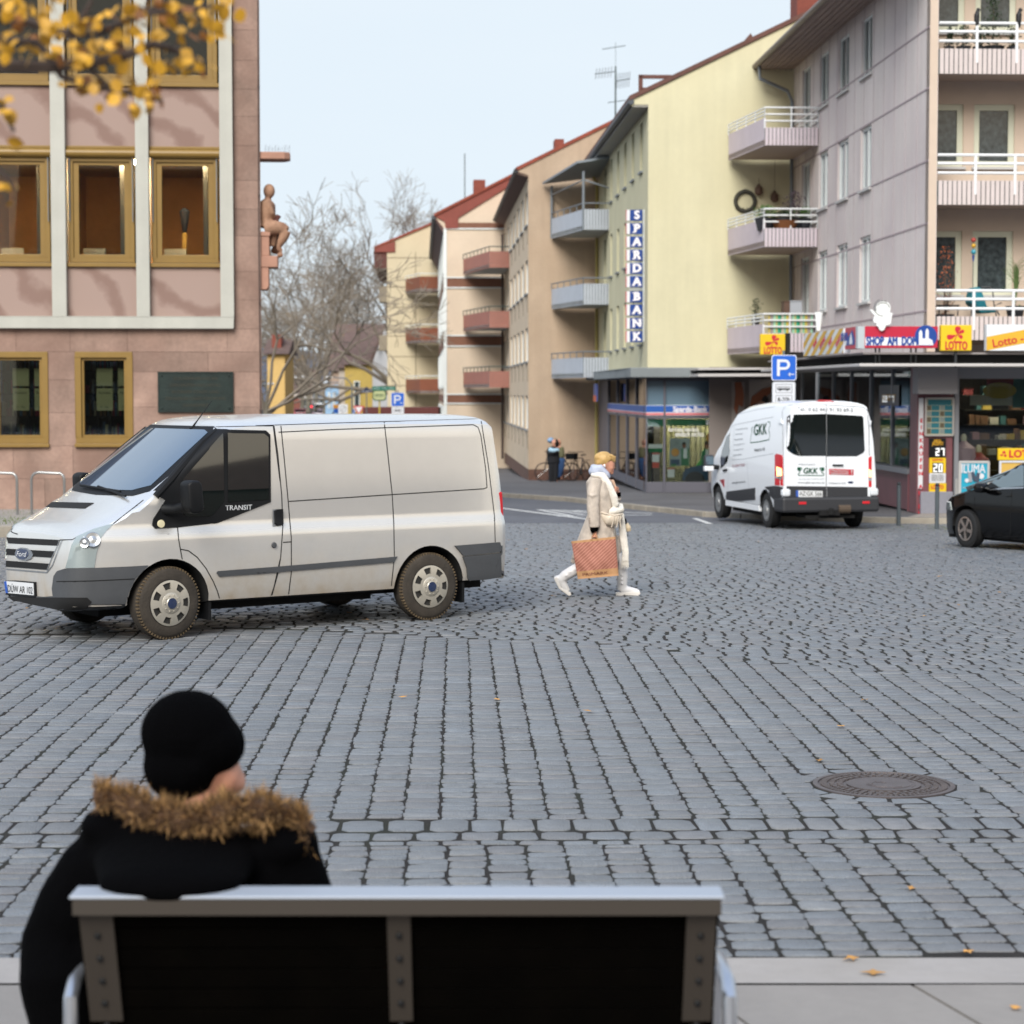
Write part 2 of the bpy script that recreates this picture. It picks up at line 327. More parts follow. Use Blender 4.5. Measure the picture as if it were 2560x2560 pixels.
# edging strip and slabs beneath the bench
sheet('edge_strip', [(-9, 8.53), (9, 8.53), (9, PB - .012), (-9, PB - .012)], .004, m_slab, 'pale stone edging strip between slabs and cobbles', 'pavement', ())
mb = MB(); y = 8.515; r_ = 0
for rw in (.62, .7, .75, .8, .8, .8, .9, .9, 1, 1, 1.1):
    x = -7 + R.uniform(-.8, 0)
    while x < 7:
        ln = R.uniform(.8, 1.5); s_ = .28
        q = [(x + .008 + s_ * (8.5 - y), y - .008), (x + ln - .008 + s_ * (8.5 - y), y - .008), (x + ln - .008 + s_ * (8.5 - y + rw), y - rw + .008), (x + .008 + s_ * (8.5 - y + rw), y - rw + .008)]
        mb.prism(q, 'z', -.03, R.uniform(.002, .005)); x += ln
    y -= rw
struct(mb.build('slab_pavement', mat('slab_tile', '#86817c', .8, var=.08, vs=1.5, bump=.2, bs=70, rnd=.07), norm=True), 'pale stone slab pavement where the bench stands', 'pavement')
# road, pavements, kerbs
m_asph = mat('asphalt', '#5b5d63', .85, var=.1, vs=1.5, bump=.4, bs=90, stain='#4c4e54', ss=.35)
m_pave = mat('pavement_grey', '#5d5c5e', .85, var=.12, vs=1.2, bump=.3, bs=60, stain='#4e4d4e', ss=.5)
KL = [(44, 42), (16, 43.3), (8.1, 44.6), (5.9, 46.3), tuple(gnd('U', 800, 335))[:2], tuple(gnd('U', 500, 303))[:2], tuple(gnd('U', 300, 279))[:2], tuple(gnd('U', 40, 262))[:2], (-3.6, 76), (-7.6, 104), (-11.5, 140), (-17, 260), (-30, 560)]
sheet('road', [(-60, PE), (60, PE), (60, 100)] + [(10, 120), (-20, 560), (-48, 560), (-34, 260), (-22, 140), (-18, 100), (-14, 60), (-60, 54)], .0, m_asph, 'dark asphalt road past the square and down the street', 'road', (27, 54, 60, 100))
sheet('pavement', KL + [(60, 560), (60, 42)], .12, m_pave, 'grey pavement in front of the bank and houses', 'pavement', (46, 48, 50, 54, 62, 76, 100), drop=.13)
sheet('slab_strip', [(8.3, 44.75), (44, 43.2), (44, 47.1), (9.0, 46.8)], .125, mat('pale_slab_strip', '#968e86', .8, var=.1, vs=1.5, bump=.2, bs=50), 'pale slab strip before the kiosk', 'pavement', ())
mb = MB()
for i in range(len(KL) - 3):
    p, q = V((*KL[i], 0)), V((*KL[i + 1], 0)); n_ = max(1, round((q - p).length / 1.1)); pr = (q - p).normalized(); nn = V((pr.y, -pr.x, 0)) * .17
    if nn.y > 0 or (abs(nn.y) < .02 and nn.x > 0): nn = -nn
    for j in range(n_):
        a, b = p + (q - p) * (j / n_) + pr * .012, p + (q - p) * ((j + 1) / n_) - pr * .012; zt = .124 + R.uniform(-.003, .003)
        vs_ = []
        for pt in (a, b, b + nn, a + nn):
            z = gz(pt.y); vs_.append((pt.x, pt.y, z - .03))
        for k_, pt in enumerate((a, b, b + nn, a + nn)): vs_.append((pt.x, pt.y, gz(pt.y) + zt))
        mb.add(vs_, [(0, 1, 2, 3), (4, 5, 6, 7), (0, 1, 5, 4), (1, 2, 6, 5), (2, 3, 7, 6), (3, 0, 4, 7)])
struct(mb.build('kerb', m_kerb, bevel=.012), 'worn stone kerb along the opposite pavement', 'kerb')
mb = MB(); x = -22
while x < -6: mb.box(x + .01, x + .98, 38.4, 38.75, gz(38.4) - .05, gz(38.4) + .2); x += 1
struct(mb.build('kerb_step', m_kerb, bevel=.012), 'raised stone kerb step beside the sandstone building', 'kerb')
sheet('raised_pavement', [(-60, 38.76), (-6, 38.76), (-5.4, 53), (-14, 60), (-60, 60)], .19, m_slab, 'pale raised pavement in front of the sandstone building', 'pavement', (40, 50), drop=.22)
mb = MB(); rr = random.Random(3)
m_paint = mat('road_paint', '#c9cac8', .8, var=.12, vs=4)
def lane(k, p, q, wd):
    a, b = gnd(k, *p), gnd(k, *q); d = (b - a).normalized(); n2 = V((-d.y, d.x, 0)) * wd / 2
    mb.add([a - n2 + V((0, 0, .005)), b - n2 + V((0, 0, .005)), b + n2 + V((0, 0, .005)), a + n2 + V((0, 0, .005))], [(0, 1, 2, 3)])
lane('U', (20, 300), (420, 351), .16)
for t in range(4): lane('U', (180 + t * 45, 309 + t * 1), (300 + t * 50, 331 - t * 3), .13)
lane('U', (190, 310), (592, 322), .13); lane('U', (250, 333), (592, 328), .13)
lane('I', (1560, 1560), (1700, 1610), .12)
struct(mb.build('road_markings', m_paint), 'white painted lines on the asphalt road', 'road')
mb = MB()
for k in range(2600):
    x, y = rr.uniform(-14, -8), rr.uniform(39.2, 42.8) if rr.random() < .75 else rr.uniform(39, 47)
    h = rr.uniform(.02, .07); a = rr.uniform(0, 6.3); z = gz(y) + .19
    mb.add([(x, y, z), (x + .012 * math.cos(a), y + .012 * math.sin(a), z), (x + rr.uniform(-.03, .03), y, z + h)], [(0, 1, 2)])
for k in range(900):
    x, y = rr.gauss(9.6, 1.4), rr.gauss(42.2, .7); h = rr.uniform(.01, .035); z = gz(y) - .01
    mb.add([(x, y, z), (x + .015, y + .01, z), (x + rr.uniform(-.03, .03), y, z + h)], [(0, 1, 2)])
o = mb.build('grass', mat('grass_green', '#5c6b35', .9, rnd=.3)); tag(o, 'thin green grass along the pavement edges and in cobble joints', 'grass', kind='stuff')
# manhole cover
mh = thing('manhole_cover', 'round patterned cast iron manhole cover set in the cobbles', 'manhole cover', (MH.x, MH.y, 0))
m_iron = mat('cast_iron', '#5a5352', .5, metal=.35, var=.15, vs=8, bump=.2, bs=60)
mb = MB(); mb.lathe([(MHR, -.03), (MHR, .002), (MHR - .005, .004), (MHR - .03, .004), (MHR - .032, -.006), (0, -.006)], n=64); mb.build('frame', m_iron, mh, smooth=True)
mb = MB()
for ring, (r0, r1, nn) in enumerate(((.345, .385, 76), (.30, .33, 40), (.25, .285, 34))):
    for k in range(nn):
        a0, a1 = 2 * PI * k / nn, 2 * PI * (k + .55) / nn
        q = [(r0 * math.cos(a0), r0 * math.sin(a0)), (r1 * math.cos(a0), r1 * math.sin(a0)), (r1 * math.cos(a1), r1 * math.sin(a1)), (r0 * math.cos(a1), r0 * math.sin(a1))]
        mb.prism(q, 'z', -.006, .004)
mb.lathe([(.225, -.006), (.225, .004), (0, .004)], n=48)
mb.build('lid', m_iron, mh)
mb = MB()
for k in range(9):
    a = k * .7; mb.tube([(.03 * k * math.cos(a + t) * .8, .03 * k * math.sin(a + t) * .8, .005) for t in (0, .4, .8, 1.2)], .004, 4)
mb.build('emblem', m_iron, mh)
# ring stones around the cover
mb = MB(); n_ = 15
for k in range(n_):
    a0, a1 = 2 * PI * (k + .06) / n_, 2 * PI * (k + .94) / n_; r1 = MHR + R.uniform(.13, .17)
    q = [(MH.x + r * math.cos(a), MH.y + r * math.sin(a)) for r, a in ((MHR + .015, a0), (r1, a0), (r1, a1), (MHR + .015, a1))]; mb.prism(q, 'z', -.034, R.uniform(-.006, 0))
struct(mb.build('manhole_ring_paving', m_stone, bevel=.008), 'ring of cut cobblestones around the manhole cover', 'paving')
# fallen leaves
mb = MB()
for k in range(34):
    if k < 5: p = [gnd('M', 885, 1460), gnd('M', 1020, 1545), gnd('M', 1590, 1425), gnd('M', 1880, 1760), gnd('M', 700, 255)][k]
    else: y = R.uniform(9, 40); p = V((R.uniform(-.24, .24) * y, y, gz(y)))
    a = R.uniform(0, 6.3); s_ = R.uniform(.025, .045); vs_ = []
    for i in range(8):
        t = 2 * PI * i / 8; rad = s_ * (1 if i % 2 == 0 else .62) * (1.3 if i in (0, 4) else .8)
        vs_.append((p.x + rad * math.cos(t + a), p.y + rad * math.sin(t + a), p.z + .012 + R.uniform(0, .012)))
    mb.add(vs_, [tuple(range(8))])
o = mb.build('fallen_leaves', mat('dry_leaf', '#a5793f', .8, rnd=.35)); tag(o, 'small dry brown leaves scattered over the cobbles', 'leaves', kind='stuff')
# ================================================================== BUILDINGS
def FF(v=0): return lambda a, b, c=0: (a, v + c, b)            # front plane: a=x, b=z, c inwards
def FS(u=0): return lambda a, b, c=0: (u + c, a, b)            # side plane:  a=y, b=z, c inwards
def ring(mb, F, a0, a1, b0, b1, t, c0, c1):
    mb.box(a0, a1, c0, c1, b0, b0 + t, F=F); mb.box(a0, a1, c0, c1, b1 - t, b1, F=F)
    mb.box(a0, a0 + t, c0, c1, b0 + t, b1 - t, F=F); mb.box(a1 - t, a1, c0, c1, b0 + t, b1 - t, F=F)
m_curt = mat('white_curtain', '#a9adab', .8, var=.12, vs=4)
m_pane = mat('window_pane', '#3b4648', .06, spec=.9)
m_panec = mat('curtained_pane', '#8d9499', .12, var=.15, vs=1.5, spec=.8)
m_pvc = mat('white_frame', '#d5dbdb', .45)
m_gutter = mat('zinc', '#7d848b', .45, metal=.5, var=.1)
m_darkframe = mat('anthracite_frame', '#5c5c66', .5)
def window(par, F, a0, a1, b0, b1, fm=None, pm=None, t=.06, sill=None, mull=(), back=.1, sm=None):
    mb = MB(); ring(mb, F, a0, a1, b0, b1, t, back - .05, back + .03)
    for q in mull: x = a0 + (a1 - a0) * q; mb.box(x - t / 2, x + t / 2, back - .045, back + .02, b0 + t, b1 - t, F=F)
    w_ = mb.build('window', fm or m_pvc, par)
    mb = MB(); mb.add([F(a0 + t * .9, b0 + t * .9, back), F(a1 - t * .9, b0 + t * .9, back), F(a1 - t * .9, b1 - t * .9, back), F(a0 + t * .9, b1 - t * .9, back)], [(0, 1, 2, 3)])
    mb.build('pane', pm or m_pane, w_)
    if sill: mb = MB(); mb.box(a0 - .05, a1 + .05, -.07, back - .051, b0 - .06, b0 - .003, F=F); mb.build('sill', sm or m_gutter, w_)
    return w_
def slopeboard(mb, F, p, q, w, c0, c1):
    """a board of width w hanging below the line p-q"""
    a, b = V(p), V(q); mb.add([F(a.x, a.y, c0), F(b.x, b.y, c0), F(b.x, b.y - w, c0), F(a.x, a.y - w, c0), F(a.x, a.y, c1), F(b.x, b.y, c1), F(b.x, b.y - w, c1), F(a.x, a.y - w, c1)],
        [(0, 1, 2, 3), (7, 6, 5, 4), (0, 1, 5, 4), (1, 2, 6, 5), (2, 3, 7, 6), (3, 0, 4, 7)])
def corr(mb, p, q, z0, z1, t=.05, pitch=.11, d=.02):
    """profiled balcony cladding from p to q"""
    p, q = V((*p, 0)), V((*q, 0)); n = max(2, round((q - p).length / pitch)); dr = (q - p) / n; nn = V((dr.y, -dr.x, 0)).normalized()
    i0 = mb.mi
    for i in range(n):
        a, c = p + dr * (i + .18), p + dr * (i + .95); mb.prism([(a.x, a.y), (c.x, c.y), (c.x + nn.x * d, c.y + nn.y * d), (a.x + nn.x * d, a.y + nn.y * d)], 'z', z0, z1)
    mb.mi = 1; a, b = p - nn * t, q - nn * t; mb.prism([(p.x, p.y), (q.x, q.y), (b.x, b.y), (a.x, a.y)], 'z', z0 + .004, z1 - .004); mb.mi = i0  # backing board: shade between the ribs is put into its dark colour
def plate(mb, p, q, z0, z1, t=.04):
    p, q = V((*p, 0)), V((*q, 0)); dr = (q - p).normalized(); nn = V((dr.y, -dr.x, 0)) * t
    mb.prism([(p.x, p.y), (q.x, q.y), (q.x - nn.x, q.y - nn.y), (p.x - nn.x, p.y - nn.y)], 'z', z0, z1)
def balcony(par, pts, z0, zc, zr, mp, ms, mr, rails=1, plain=(0,), slab=.16, posts=True, corr_z=None, smooth_last=False, steps=None):
    """pts: plan outline from wall to wall; z0 slab underside, zc cladding top, zr rail top"""
    mb = MB(); mb.prism([(p[0], p[1]) for p in pts], 'z', z0 + .02, z0 + slab)
    b = mb.build('balcony', ms, par)
    mb = MB()
    for i in range(len(pts) - 1):
        zz = steps[i] if steps else zc
        if i in plain: plate(mb, pts[i], pts[i + 1], z0, zz)
        else: corr(mb, pts[i], pts[i + 1], z0, zz)
    mb.build('parapet', [mp, mat('rib_gap_shade', '#57605f', .8)], b)
    mb = MB()
    for i in range(len(pts) - 1):
        p, q = V((*pts[i], 0)), V((*pts[i + 1], 0)); zz = steps[i] if steps else zc
        for k in range(rails):
            z = zr - (zr - zz) * k / max(rails, 1)
            if z < zz + .03: continue
            mb.tube([(p.x, p.y, z), (q.x, q.y, z)], .025, 6)
        n = max(1, round((q - p).length / .9))
        for j in range(n + 1): v = p + (q - p) * (j / n); mb.tube([(v.x, v.y, zz - .02), (v.x, v.y, zr)], .02, 6)
    mb.build('railing', mr, b)
    return b

# ---------------- sandstone building on the left
m_sand = mat('red_sandstone', '#8f776b', .85, var=.24, vs=1.3, bump=.3, bs=30, rnd=.15, streak=.06, stain='#7a6055', ss=.7)
def veined(name, ca, cb):
    m = mat(name, ca, .8, var=.08, vs=2); n = m.node_tree.nodes; l = m.node_tree.links.new
    wv = n.new('ShaderNodeTexWave'); wv.wave_type = 'BANDS'; wv.bands_direction = 'DIAGONAL'; wv.inputs['Scale'].default_value = .42; wv.inputs['Distortion'].default_value = 11; wv.inputs['Detail'].default_value = 9; wv.inputs['Detail Roughness'].default_value = .5; wv.inputs['Detail Scale'].default_value = .8
    l(n.new('ShaderNodeTexCoord').outputs['Object'], wv.inputs[0]); r = n.new('ShaderNodeValToRGB'); l(wv.outputs[1], r.inputs[0])
    r.color_ramp.elements[0].color = (*lin(cb), 1); r.color_ramp.elements[0].position = .03; r.color_ramp.elements[1].color = (*lin(ca), 1); r.color_ramp.elements[1].position = .42
    l(r.outputs[0], n['Principled BSDF'].inputs['Base Color']); return m
m_vein = veined('veined_sandstone', '#978279', '#80685f')
m_gold = mat('ochre_frame', '#80652e', .45, var=.05, vs=3)
m_render = mat('pale_render', '#aeaea6', .85, streak=.05, var=.04, vs=2, bump=.15, bs=60)
m_wglass = glassmat('clear_window')
Sx = Fr(-5.62, 48, gz(48) + .19, 4.5)
sb = thing('sandstone_building', 'red sandstone building with ochre framed windows behind the silver van', 'building', M=Sx.M)
X = lambda k, x, y, v=0: Sx.front(k, x, y, v)
TOP, LEFT = 13.5, -17
cols = [(-200, 325), (428, 882), (975, 1428)]
F0 = FF(0)
gw = [(X('B', a, 0)[0], X('B', b, 0)[0]) for a, b in ((-72, 303), (482, 857))]; gz0, gz1 = X('B', 600, 1238)[1], X('B', 600, 625)[1]
gw = [(gw[0][0] - 3.0, gw[0][1] - 3.0)] + gw; fz = X('B', 900, 475)[1]; fx = X('B', 1527, 400)[0]
# coursed stone blocks of the ground floor and the corner pier
mb = MB(); rs = random.Random(11)
def blocks(a0, a1, b0, b1, h, ln, dep=0):
    z = b0
    while z < b1 - .01:
        hh = min(h * rs.uniform(.8, 1.15), b1 - z); hh = b1 - z if b1 - z - hh < .12 else hh; x = a0
        while x < a1 - .01:
            w_ = min(ln * rs.uniform(.6, 1.5), a1 - x); w_ = a1 - x if a1 - x - w_ < .25 else w_
            mb.add([(x + .003, dep, z + .003), (x + w_ - .003, dep, z + .003), (x + w_ - .003, dep, z + hh - .003), (x + .003, dep, z + hh - .003)], [(0, 1, 2, 3)]); x += w_
        z += hh
edges = [LEFT] + [e for g in gw for e in g] + [0]
for i in range(0, len(edges), 2): blocks(edges[i], edges[i + 1], gz0, gz1, .75, 1.3)
blocks(LEFT, 0, -.1, gz0, .72, 1.6); blocks(LEFT, 0, gz1, fz, .78, 1.5); blocks(fx + .02, 0, fz, TOP, .72, 1.3)
for g in gw:
    for q in (((g[0], gz0), (g[1], gz0)), ((g[1], gz0), (g[1], gz1)), ((g[0], gz0), (g[0], gz1)), ((g[0], gz1), (g[1], gz1))):
        mb.add([(q[0][0], 0, q[0][1]), (q[1][0], 0, q[1][1]), (q[1][0], .35, q[1][1]), (q[0][0], .35, q[0][1])], [(0, 1, 2, 3)])
sd = V((-.235, .972, 0)) * 16           # the flank runs back to the left, out of sight
mb.add([(0, 0, -.1), (sd.x, sd.y, -.1), (sd.x, sd.y, TOP), (0, 0, TOP)], [(0, 1, 2, 3)])
mb.add([(0, 0, TOP), (sd.x, sd.y, TOP), (LEFT, 16, TOP), (LEFT, 0, TOP)], [(0, 1, 2, 3)])
mb.build('wall', m_sand, sb)
mb = MB(); mb.add([(LEFT, .03, -.1), (0, .03, -.1), (0, .03, gz0), (LEFT, .03, gz0)], [(0, 1, 2, 3)]); mb.add([(LEFT, .02, gz1), (0, .02, gz1), (0, .02, fz), (LEFT, .02, fz)], [(0, 1, 2, 3)])
for i in range(0, len(edges), 2): mb.add([(edges[i], .02, gz0), (edges[i + 1], .02, gz0), (edges[i + 1], .02, gz1), (edges[i], .02, gz1)], [(0, 1, 2, 3)])
mb.add([(fx, .02, fz), (-.01, .02, fz), (-.01, .02, TOP), (fx, .02, TOP)], [(0, 1, 2, 3)])
mb.build('mortar', mat('mortar', '#6d5750', .9), sb)
# pale render frame of the upper storeys
pil = [(X('A', 333, 900)[0], X('A', 428, 900)[0]), (X('A', 885, 900)[0], X('A', 972, 900)[0]), (X('A', 1434, 900)[0], fx)]
stepp = pil[1][0] - pil[0][0]; bays = [(pil[0][1], pil[1][0]), (pil[1][1], pil[2][0])]
pil = [(pil[0][0] - stepp * k, pil[0][1] - stepp * k) for k in (3, 2, 1)] + pil
bz = X('B', 900, 398)[1]; mb = MB(); mb.box(LEFT, fx, -.16, .3, fz, bz)
for p in pil: mb.box(p[0], p[1], -.16, .3, bz, TOP)
mb.build('render_frame', m_render, sb, bevel=.012)
z_s1b, z_s1t = bz, X('A', 600, 1742)[1]; z_w1b, z_w1t = z_s1t, X('A', 600, 952)[1]; z_s2t = X('A', 600, 562)[1]
FH = z_s2t - z_s1t
m_room = mat('orange_room_wall', '#b98350', .8, var=.15, vs=.8); m_ceil = mat('room_ceiling', '#8f7a52', .8)
for bi in range(5):
    a0, a1 = pil[bi][1] + .005, pil[bi + 1][0] - .005
    for zz0, zz1 in ((z_s1b, z_s1t), (z_w1t, z_s2t), (z_w1t + FH, TOP)):
        mb = MB(); mb.box(a0, a1, .02, .2, zz0, zz1); mb.build('spandrel', m_vein, sb)
    for lv in range(2):
        z0, z1 = z_w1b + lv * FH, min(z_w1t + lv * FH, TOP - .2)
        mb = MB(); gold = m_gold
        mb.box(a0, a1, -.06, .1, z0, z0 + .09); mb.box(a0, a1, -.02, .12, z1 - .06, z1)
        mb.tube([(a0, -.01, z1 - .16), (a1, -.01, z1 - .16)], .10, 12)                   # blind box
        o0, o1, p0, p1 = a0 + .04, a1 - .04, z0 + .1, z1 - .24
        ring(mb, F0, o0, o1, p0, p1, .1, .02, .16)
        t = .22; g0, g1, h0, h1 = a0 + .26, a1 - .26, z0 + .28, z1 - .42
        for q in ((o0 + .1, g0, p0 + .1, p1 - .1), (g1, o1 - .1, p0 + .1, p1 - .1), (g0, g1, p0 + .1, h0), (g0, g1, h1, p1 - .1)): mb.box(q[0], q[1], .06, .14, q[2], q[3])
        wn = mb.build('window', gold, sb, bevel=.008)
        mb = MB(); mb.box(g0, g1, .1, .11, h0, h1); mb.build('pane', m_wglass, wn)
        for xr_ in (o0 + .03, o1 - .03): mb = MB(); mb.tube([(xr_, -.02, p1), (xr_, -.02, p0 + .9)], .012, 5); mb.build('blind_rail', m_gutter, wn)
    # the room behind this bay, both storeys
    for lv in range(2):
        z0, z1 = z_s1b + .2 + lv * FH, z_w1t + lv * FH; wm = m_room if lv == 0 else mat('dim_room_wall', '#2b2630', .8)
        mb = MB(); c0, c1 = a0 - .1, a1 + .1
        mb.box(c0, c1, 4.5, 4.6, z0, z1); mb.box(c0 - .02, c0, .3, 4.5, z0, z1)
        mb.mi = 1; mb.box(c0, c1, .3, 4.5, z1 - .25, z1 - .2); mb.box(c0, c1, .3, 4.5, z0, z0 + .05); mb.mi = 0
        rm = mb.build('room', [wm, m_ceil], sb)
        if lv == 0:
            mb = MB(); lx_ = (.2, .9, .1, .7, .4)[bi]; mb.box(c0 + lx_, c0 + lx_ + .9, .36, .76, z1 - .32, z1 - .28); mb.build('ceiling_lamp', mat('office_tube', '#ffe6bd', .5, emit=120), rm)
            mb = MB(); mb.box(c0 + .2, c1 - .9, 1.2, 1.9, z0 + .9, z0 + .95); mb.box(c0 + .3, c0 + .8, 1.3, 1.4, z0 + .95, z0 + 1.4); mb.build('desk', mat('pale_desk', '#b9b3a6', .6), rm)
            if bi == 4:
                mb = MB(); mb.box(c1 - 1.05, c1 - .95, 1.5, 1.6, z0 + .3, z1 - 1.8); mb.build('wooden_post', mat('yellow_wood', '#b58a3c', .6), rm)
                mb = MB(); mb.lathe([(.03, 0), (.09, .3), (.12, .55), (.03, .62)], (c1 - 1.0, 1.55, z1 - 1.85), n=10); mb.build('dark_lamp', mat('dark_cloth', '#1b1c24', .8), rm)
            mb = MB(); mb.box(c1 - .5, c1 - .4, .5, 4, z0, z1 - .25); mb.build('partition_wall', mat('pale_partition', '#8c857d', .7), rm)
# ground floor library windows
m_book = mat('book_spines', '#7c6a58', .7, rnd=.75); m_shelf = mat('dark_shelf', '#1c1a18', .6)
bc = [mat('book_' + n_, c, .7) for n_, c in (('red', '#a3324a'), ('cream', '#cfc7a2'), ('brown', '#7c5836'), ('blue', '#4d6a86'), ('green', '#57694a'))]
for a0, a1 in gw:
    mb = MB(); z0, z1 = gz0, gz1
    ring(mb, F0, a0, a1, z0 + .05, z1, .13, -.03, .2); mb.box(a0 - .02, a1 + .02, -.09, .1, z0 - .03, z0 + .05); ring(mb, F0, a0 + .13, a1 - .13, z0 + .18, z1 - .13, .06, .03, .2)
    wn = mb.build('window', m_gold, sb, bevel=.008)
    mb = MB(); mb.box(a0 + .19, a1 - .19, .12, .13, z0 + .24, z1 - .19); mb.build('pane', m_wglass, wn)
    mb = MB(); mb.box(a0 - .3, a1 + .3, 3.4, 3.5, 0, fz); mb.box(a0 - .3, a1 + .3, .4, 3.4, z1 + .3, z1 + .35); mb.box(a0 - .3, a1 + .3, .4, 3.4, 0, .1)
    rm = mb.build('room', mat('library_wall', '#4a4a40', .8), sb)
    mb = MB(); sh = MB()
    for lv in range(5):
        zs = z0 + .1 + lv * .52; sh.box(a0, a1, 1.2, 1.5, zs, zs + .03); x = a0 + .05
        while x < a1 - .05:
            w_ = rs.uniform(.03, .07); mb.mi = rs.randrange(5)
            if rs.random() < .8: mb.box(x, x + w_ * .9, 1.22, 1.45, zs + .03, zs + rs.uniform(.2, .42))
            x += w_
    for fx_ in (.28, .5, .78): sh.box(a0 + (a1 - a0) * fx_ - .03, a0 + (a1 - a0) * fx_ + .03, 1.15, 1.5, z0, z1)
    sh.build('shelf', m_shelf, rm); mb.build('books', bc, rm)
    mb = MB(); tx = MB()
    for q in range(4):
        x = a0 + .42 + (q % 2) * .48; z = z0 + .78 + (q // 2) * .55; mb.mi = 0; mb.box(x, x + .36, .4, .41, z, z + .5 - .1 * (q // 2))
        if q < 2: write(tx, 'Romane', .08, lambda X_, Y_, Z_: (x + .18 + X_, .397 - Z_, z + .4 + Y_)); write(tx, 'A - Gey', .06, lambda X_, Y_, Z_: (x + .18 + X_, .397 - Z_, z + .08 + Y_))
    mb.build('paper_sheet', mat('display_paper', '#b3ae83', .8), rm); tx.build('lettering', mat('ink', '#22241f', .8), rm)
# conductor wire
mb = MB(); wx = X('A', 1690, 900)[0]; mb.tube([(wx, -.04, 0), (wx - .02, -.04, 6), (wx, -.04, TOP)], .012, 5)
for z in (2.2, 4.6, 7, 9.4): mb.box(wx - .03, wx + .03, -.06, .01, z, z + .03)
mb.build('lightning_conductor', mat('dark_wire', '#4a3a35', .6), sb)
# stone ledge and statue on the flank
m_stat = mat('carved_sandstone', '#98765f', .85, var=.2, vs=5, bump=.3, bs=25, stain='#6c4433', ss=2.2)
def sq(x, y, v=-.0): q = X('Q', x, y, v); return q
mb = MB(); a, b = sq(90, 95), sq(430, 190); mb.prism([(a[0] - .2, .03), (b[0] - .12, .03), (b[0], .14), (b[0], .55), (b[0] - .15, .75), (a[0] - .2, .75)], 'z', b[1], a[1]); 
mb.build('stone_canopy', mat('canopy_sandstone', '#a37b69', .85, var=.1, vs=4), sb, bevel=.02)
mb = MB(); r3 = random.Random(5)
for k in range(40): x = a[0] + .02 + k * (b[0] - a[0]) / 40; mb.tube([(x, .3, a[1]), (x + r3.uniform(-.03, .03), .3, a[1] + r3.uniform(.1, .2))], .002, 3)
mb.build('bird_spikes', m_gutter, sb)
mb = MB(); p0, p1 = sq(100, 1110), sq(180, 1170); q0, q1 = sq(110, 1420), sq(275, 1565); r0, r1 = sq(110, 1560), sq(162, 1850)
mb.box(-.2, p1[0], .03, .7, p1[1], p0[1]); mb.box(-.2, sq(160, 0)[0], .05, .68, q0[1], p1[1]); mb.box(-.2, q1[0], .03, .75, q1[1], q0[1]); mb.prism([(-.2, r0[1]), (r1[0], r0[1]), (r1[0], r1[1] + .08), (r1[0] - .05, r1[1]), (-.2, r1[1])], 'y', .05, .65)
mb.build('stone_bracket', mat('canopy_sandstone', '#a37b69'), sb, bevel=.015)
P_ = lambda x, y, d=.35: V((sq(x, y)[0], d, sq(x, y)[1]))
mb = MB()
mb.tube([P_(112, 1050), P_(118, 960), P_(124, 850), P_(132, 740), P_(140, 690)], [(.22, .28), (.19, .23), (.21, .28), (.19, .3), (.09, .12)], 14)
for k in range(7): mb.tube([P_(110, 990 + k * 16, .1 + k * .08), P_(200, 1010 + k * 10, .1 + k * .08), P_(300, 1030 + k * 8, .12 + k * .07)], [.06, .05, .04], 6)
mb.tube([P_(140, 700), P_(155, 630)], [.075, .07], 10)
mb.ball(P_(160, 580), (.135, .13, .165)); mb.ball(P_(195, 610), (.05, .06, .09)); mb.ball(P_(206, 625), (.02, .025, .03))
for s_, d in ((1, .14), (1, .56)):
    mb.tube([P_(140, 720, d), P_(165, 800, d - .02 if d < .3 else d), P_(200, 870, d), P_(240, 920, .35 + (d - .35) * .4)], [.085, .075, .06, .045], 10)
    mb.tube([P_(115, 1070, d + .04), P_(240, 1050, d), P_(340, 1065, d), P_(385, 1095, d)], [.17, .16, .13, .11], 12)
    if d < .3: mb.tube([P_(380, 1095, d), P_(350, 1180, d), P_(310, 1250, d), P_(290, 1290, d)], [.12, .11, .085, .06], 12); mb.tube([P_(285, 1290, d), P_(290, 1330, d), P_(330, 1360, d)], [.06, .06, .04], 8)
    else: mb.tube([P_(375, 1100, d), P_(310, 1200, d), P_(250, 1290, d)], [.11, .1, .07], 12); mb.tube([P_(190, 1310, d), P_(250, 1340, d), P_(300, 1370, d)], [.08, .08, .05], 8)
mb.tube([P_(270, 1410, .1), P_(340, 1410, .1)], [.06, .05], 8)
mb.tube([P_(200, 1290, .3), P_(210, 1200, .3), P_(240, 1130, .3)], [.08, .1, .1], 8)
st = thing('stone_statue', 'carved sandstone figure of a seated man on the building corner', 'statue', M=Sx.M)
remesh(mb, 'figure', m_stat, st, vox=.022, smooth=3)
mb = MB(); mb.prism([sq(180, 960), sq(245, 900), sq(262, 880), sq(312, 905), sq(285, 940), sq(270, 990), sq(190, 985)], 'y', .22, .48); mb.build('open_book', mat('dark_sandstone', '#552f2a', .85), st, bevel=.01)
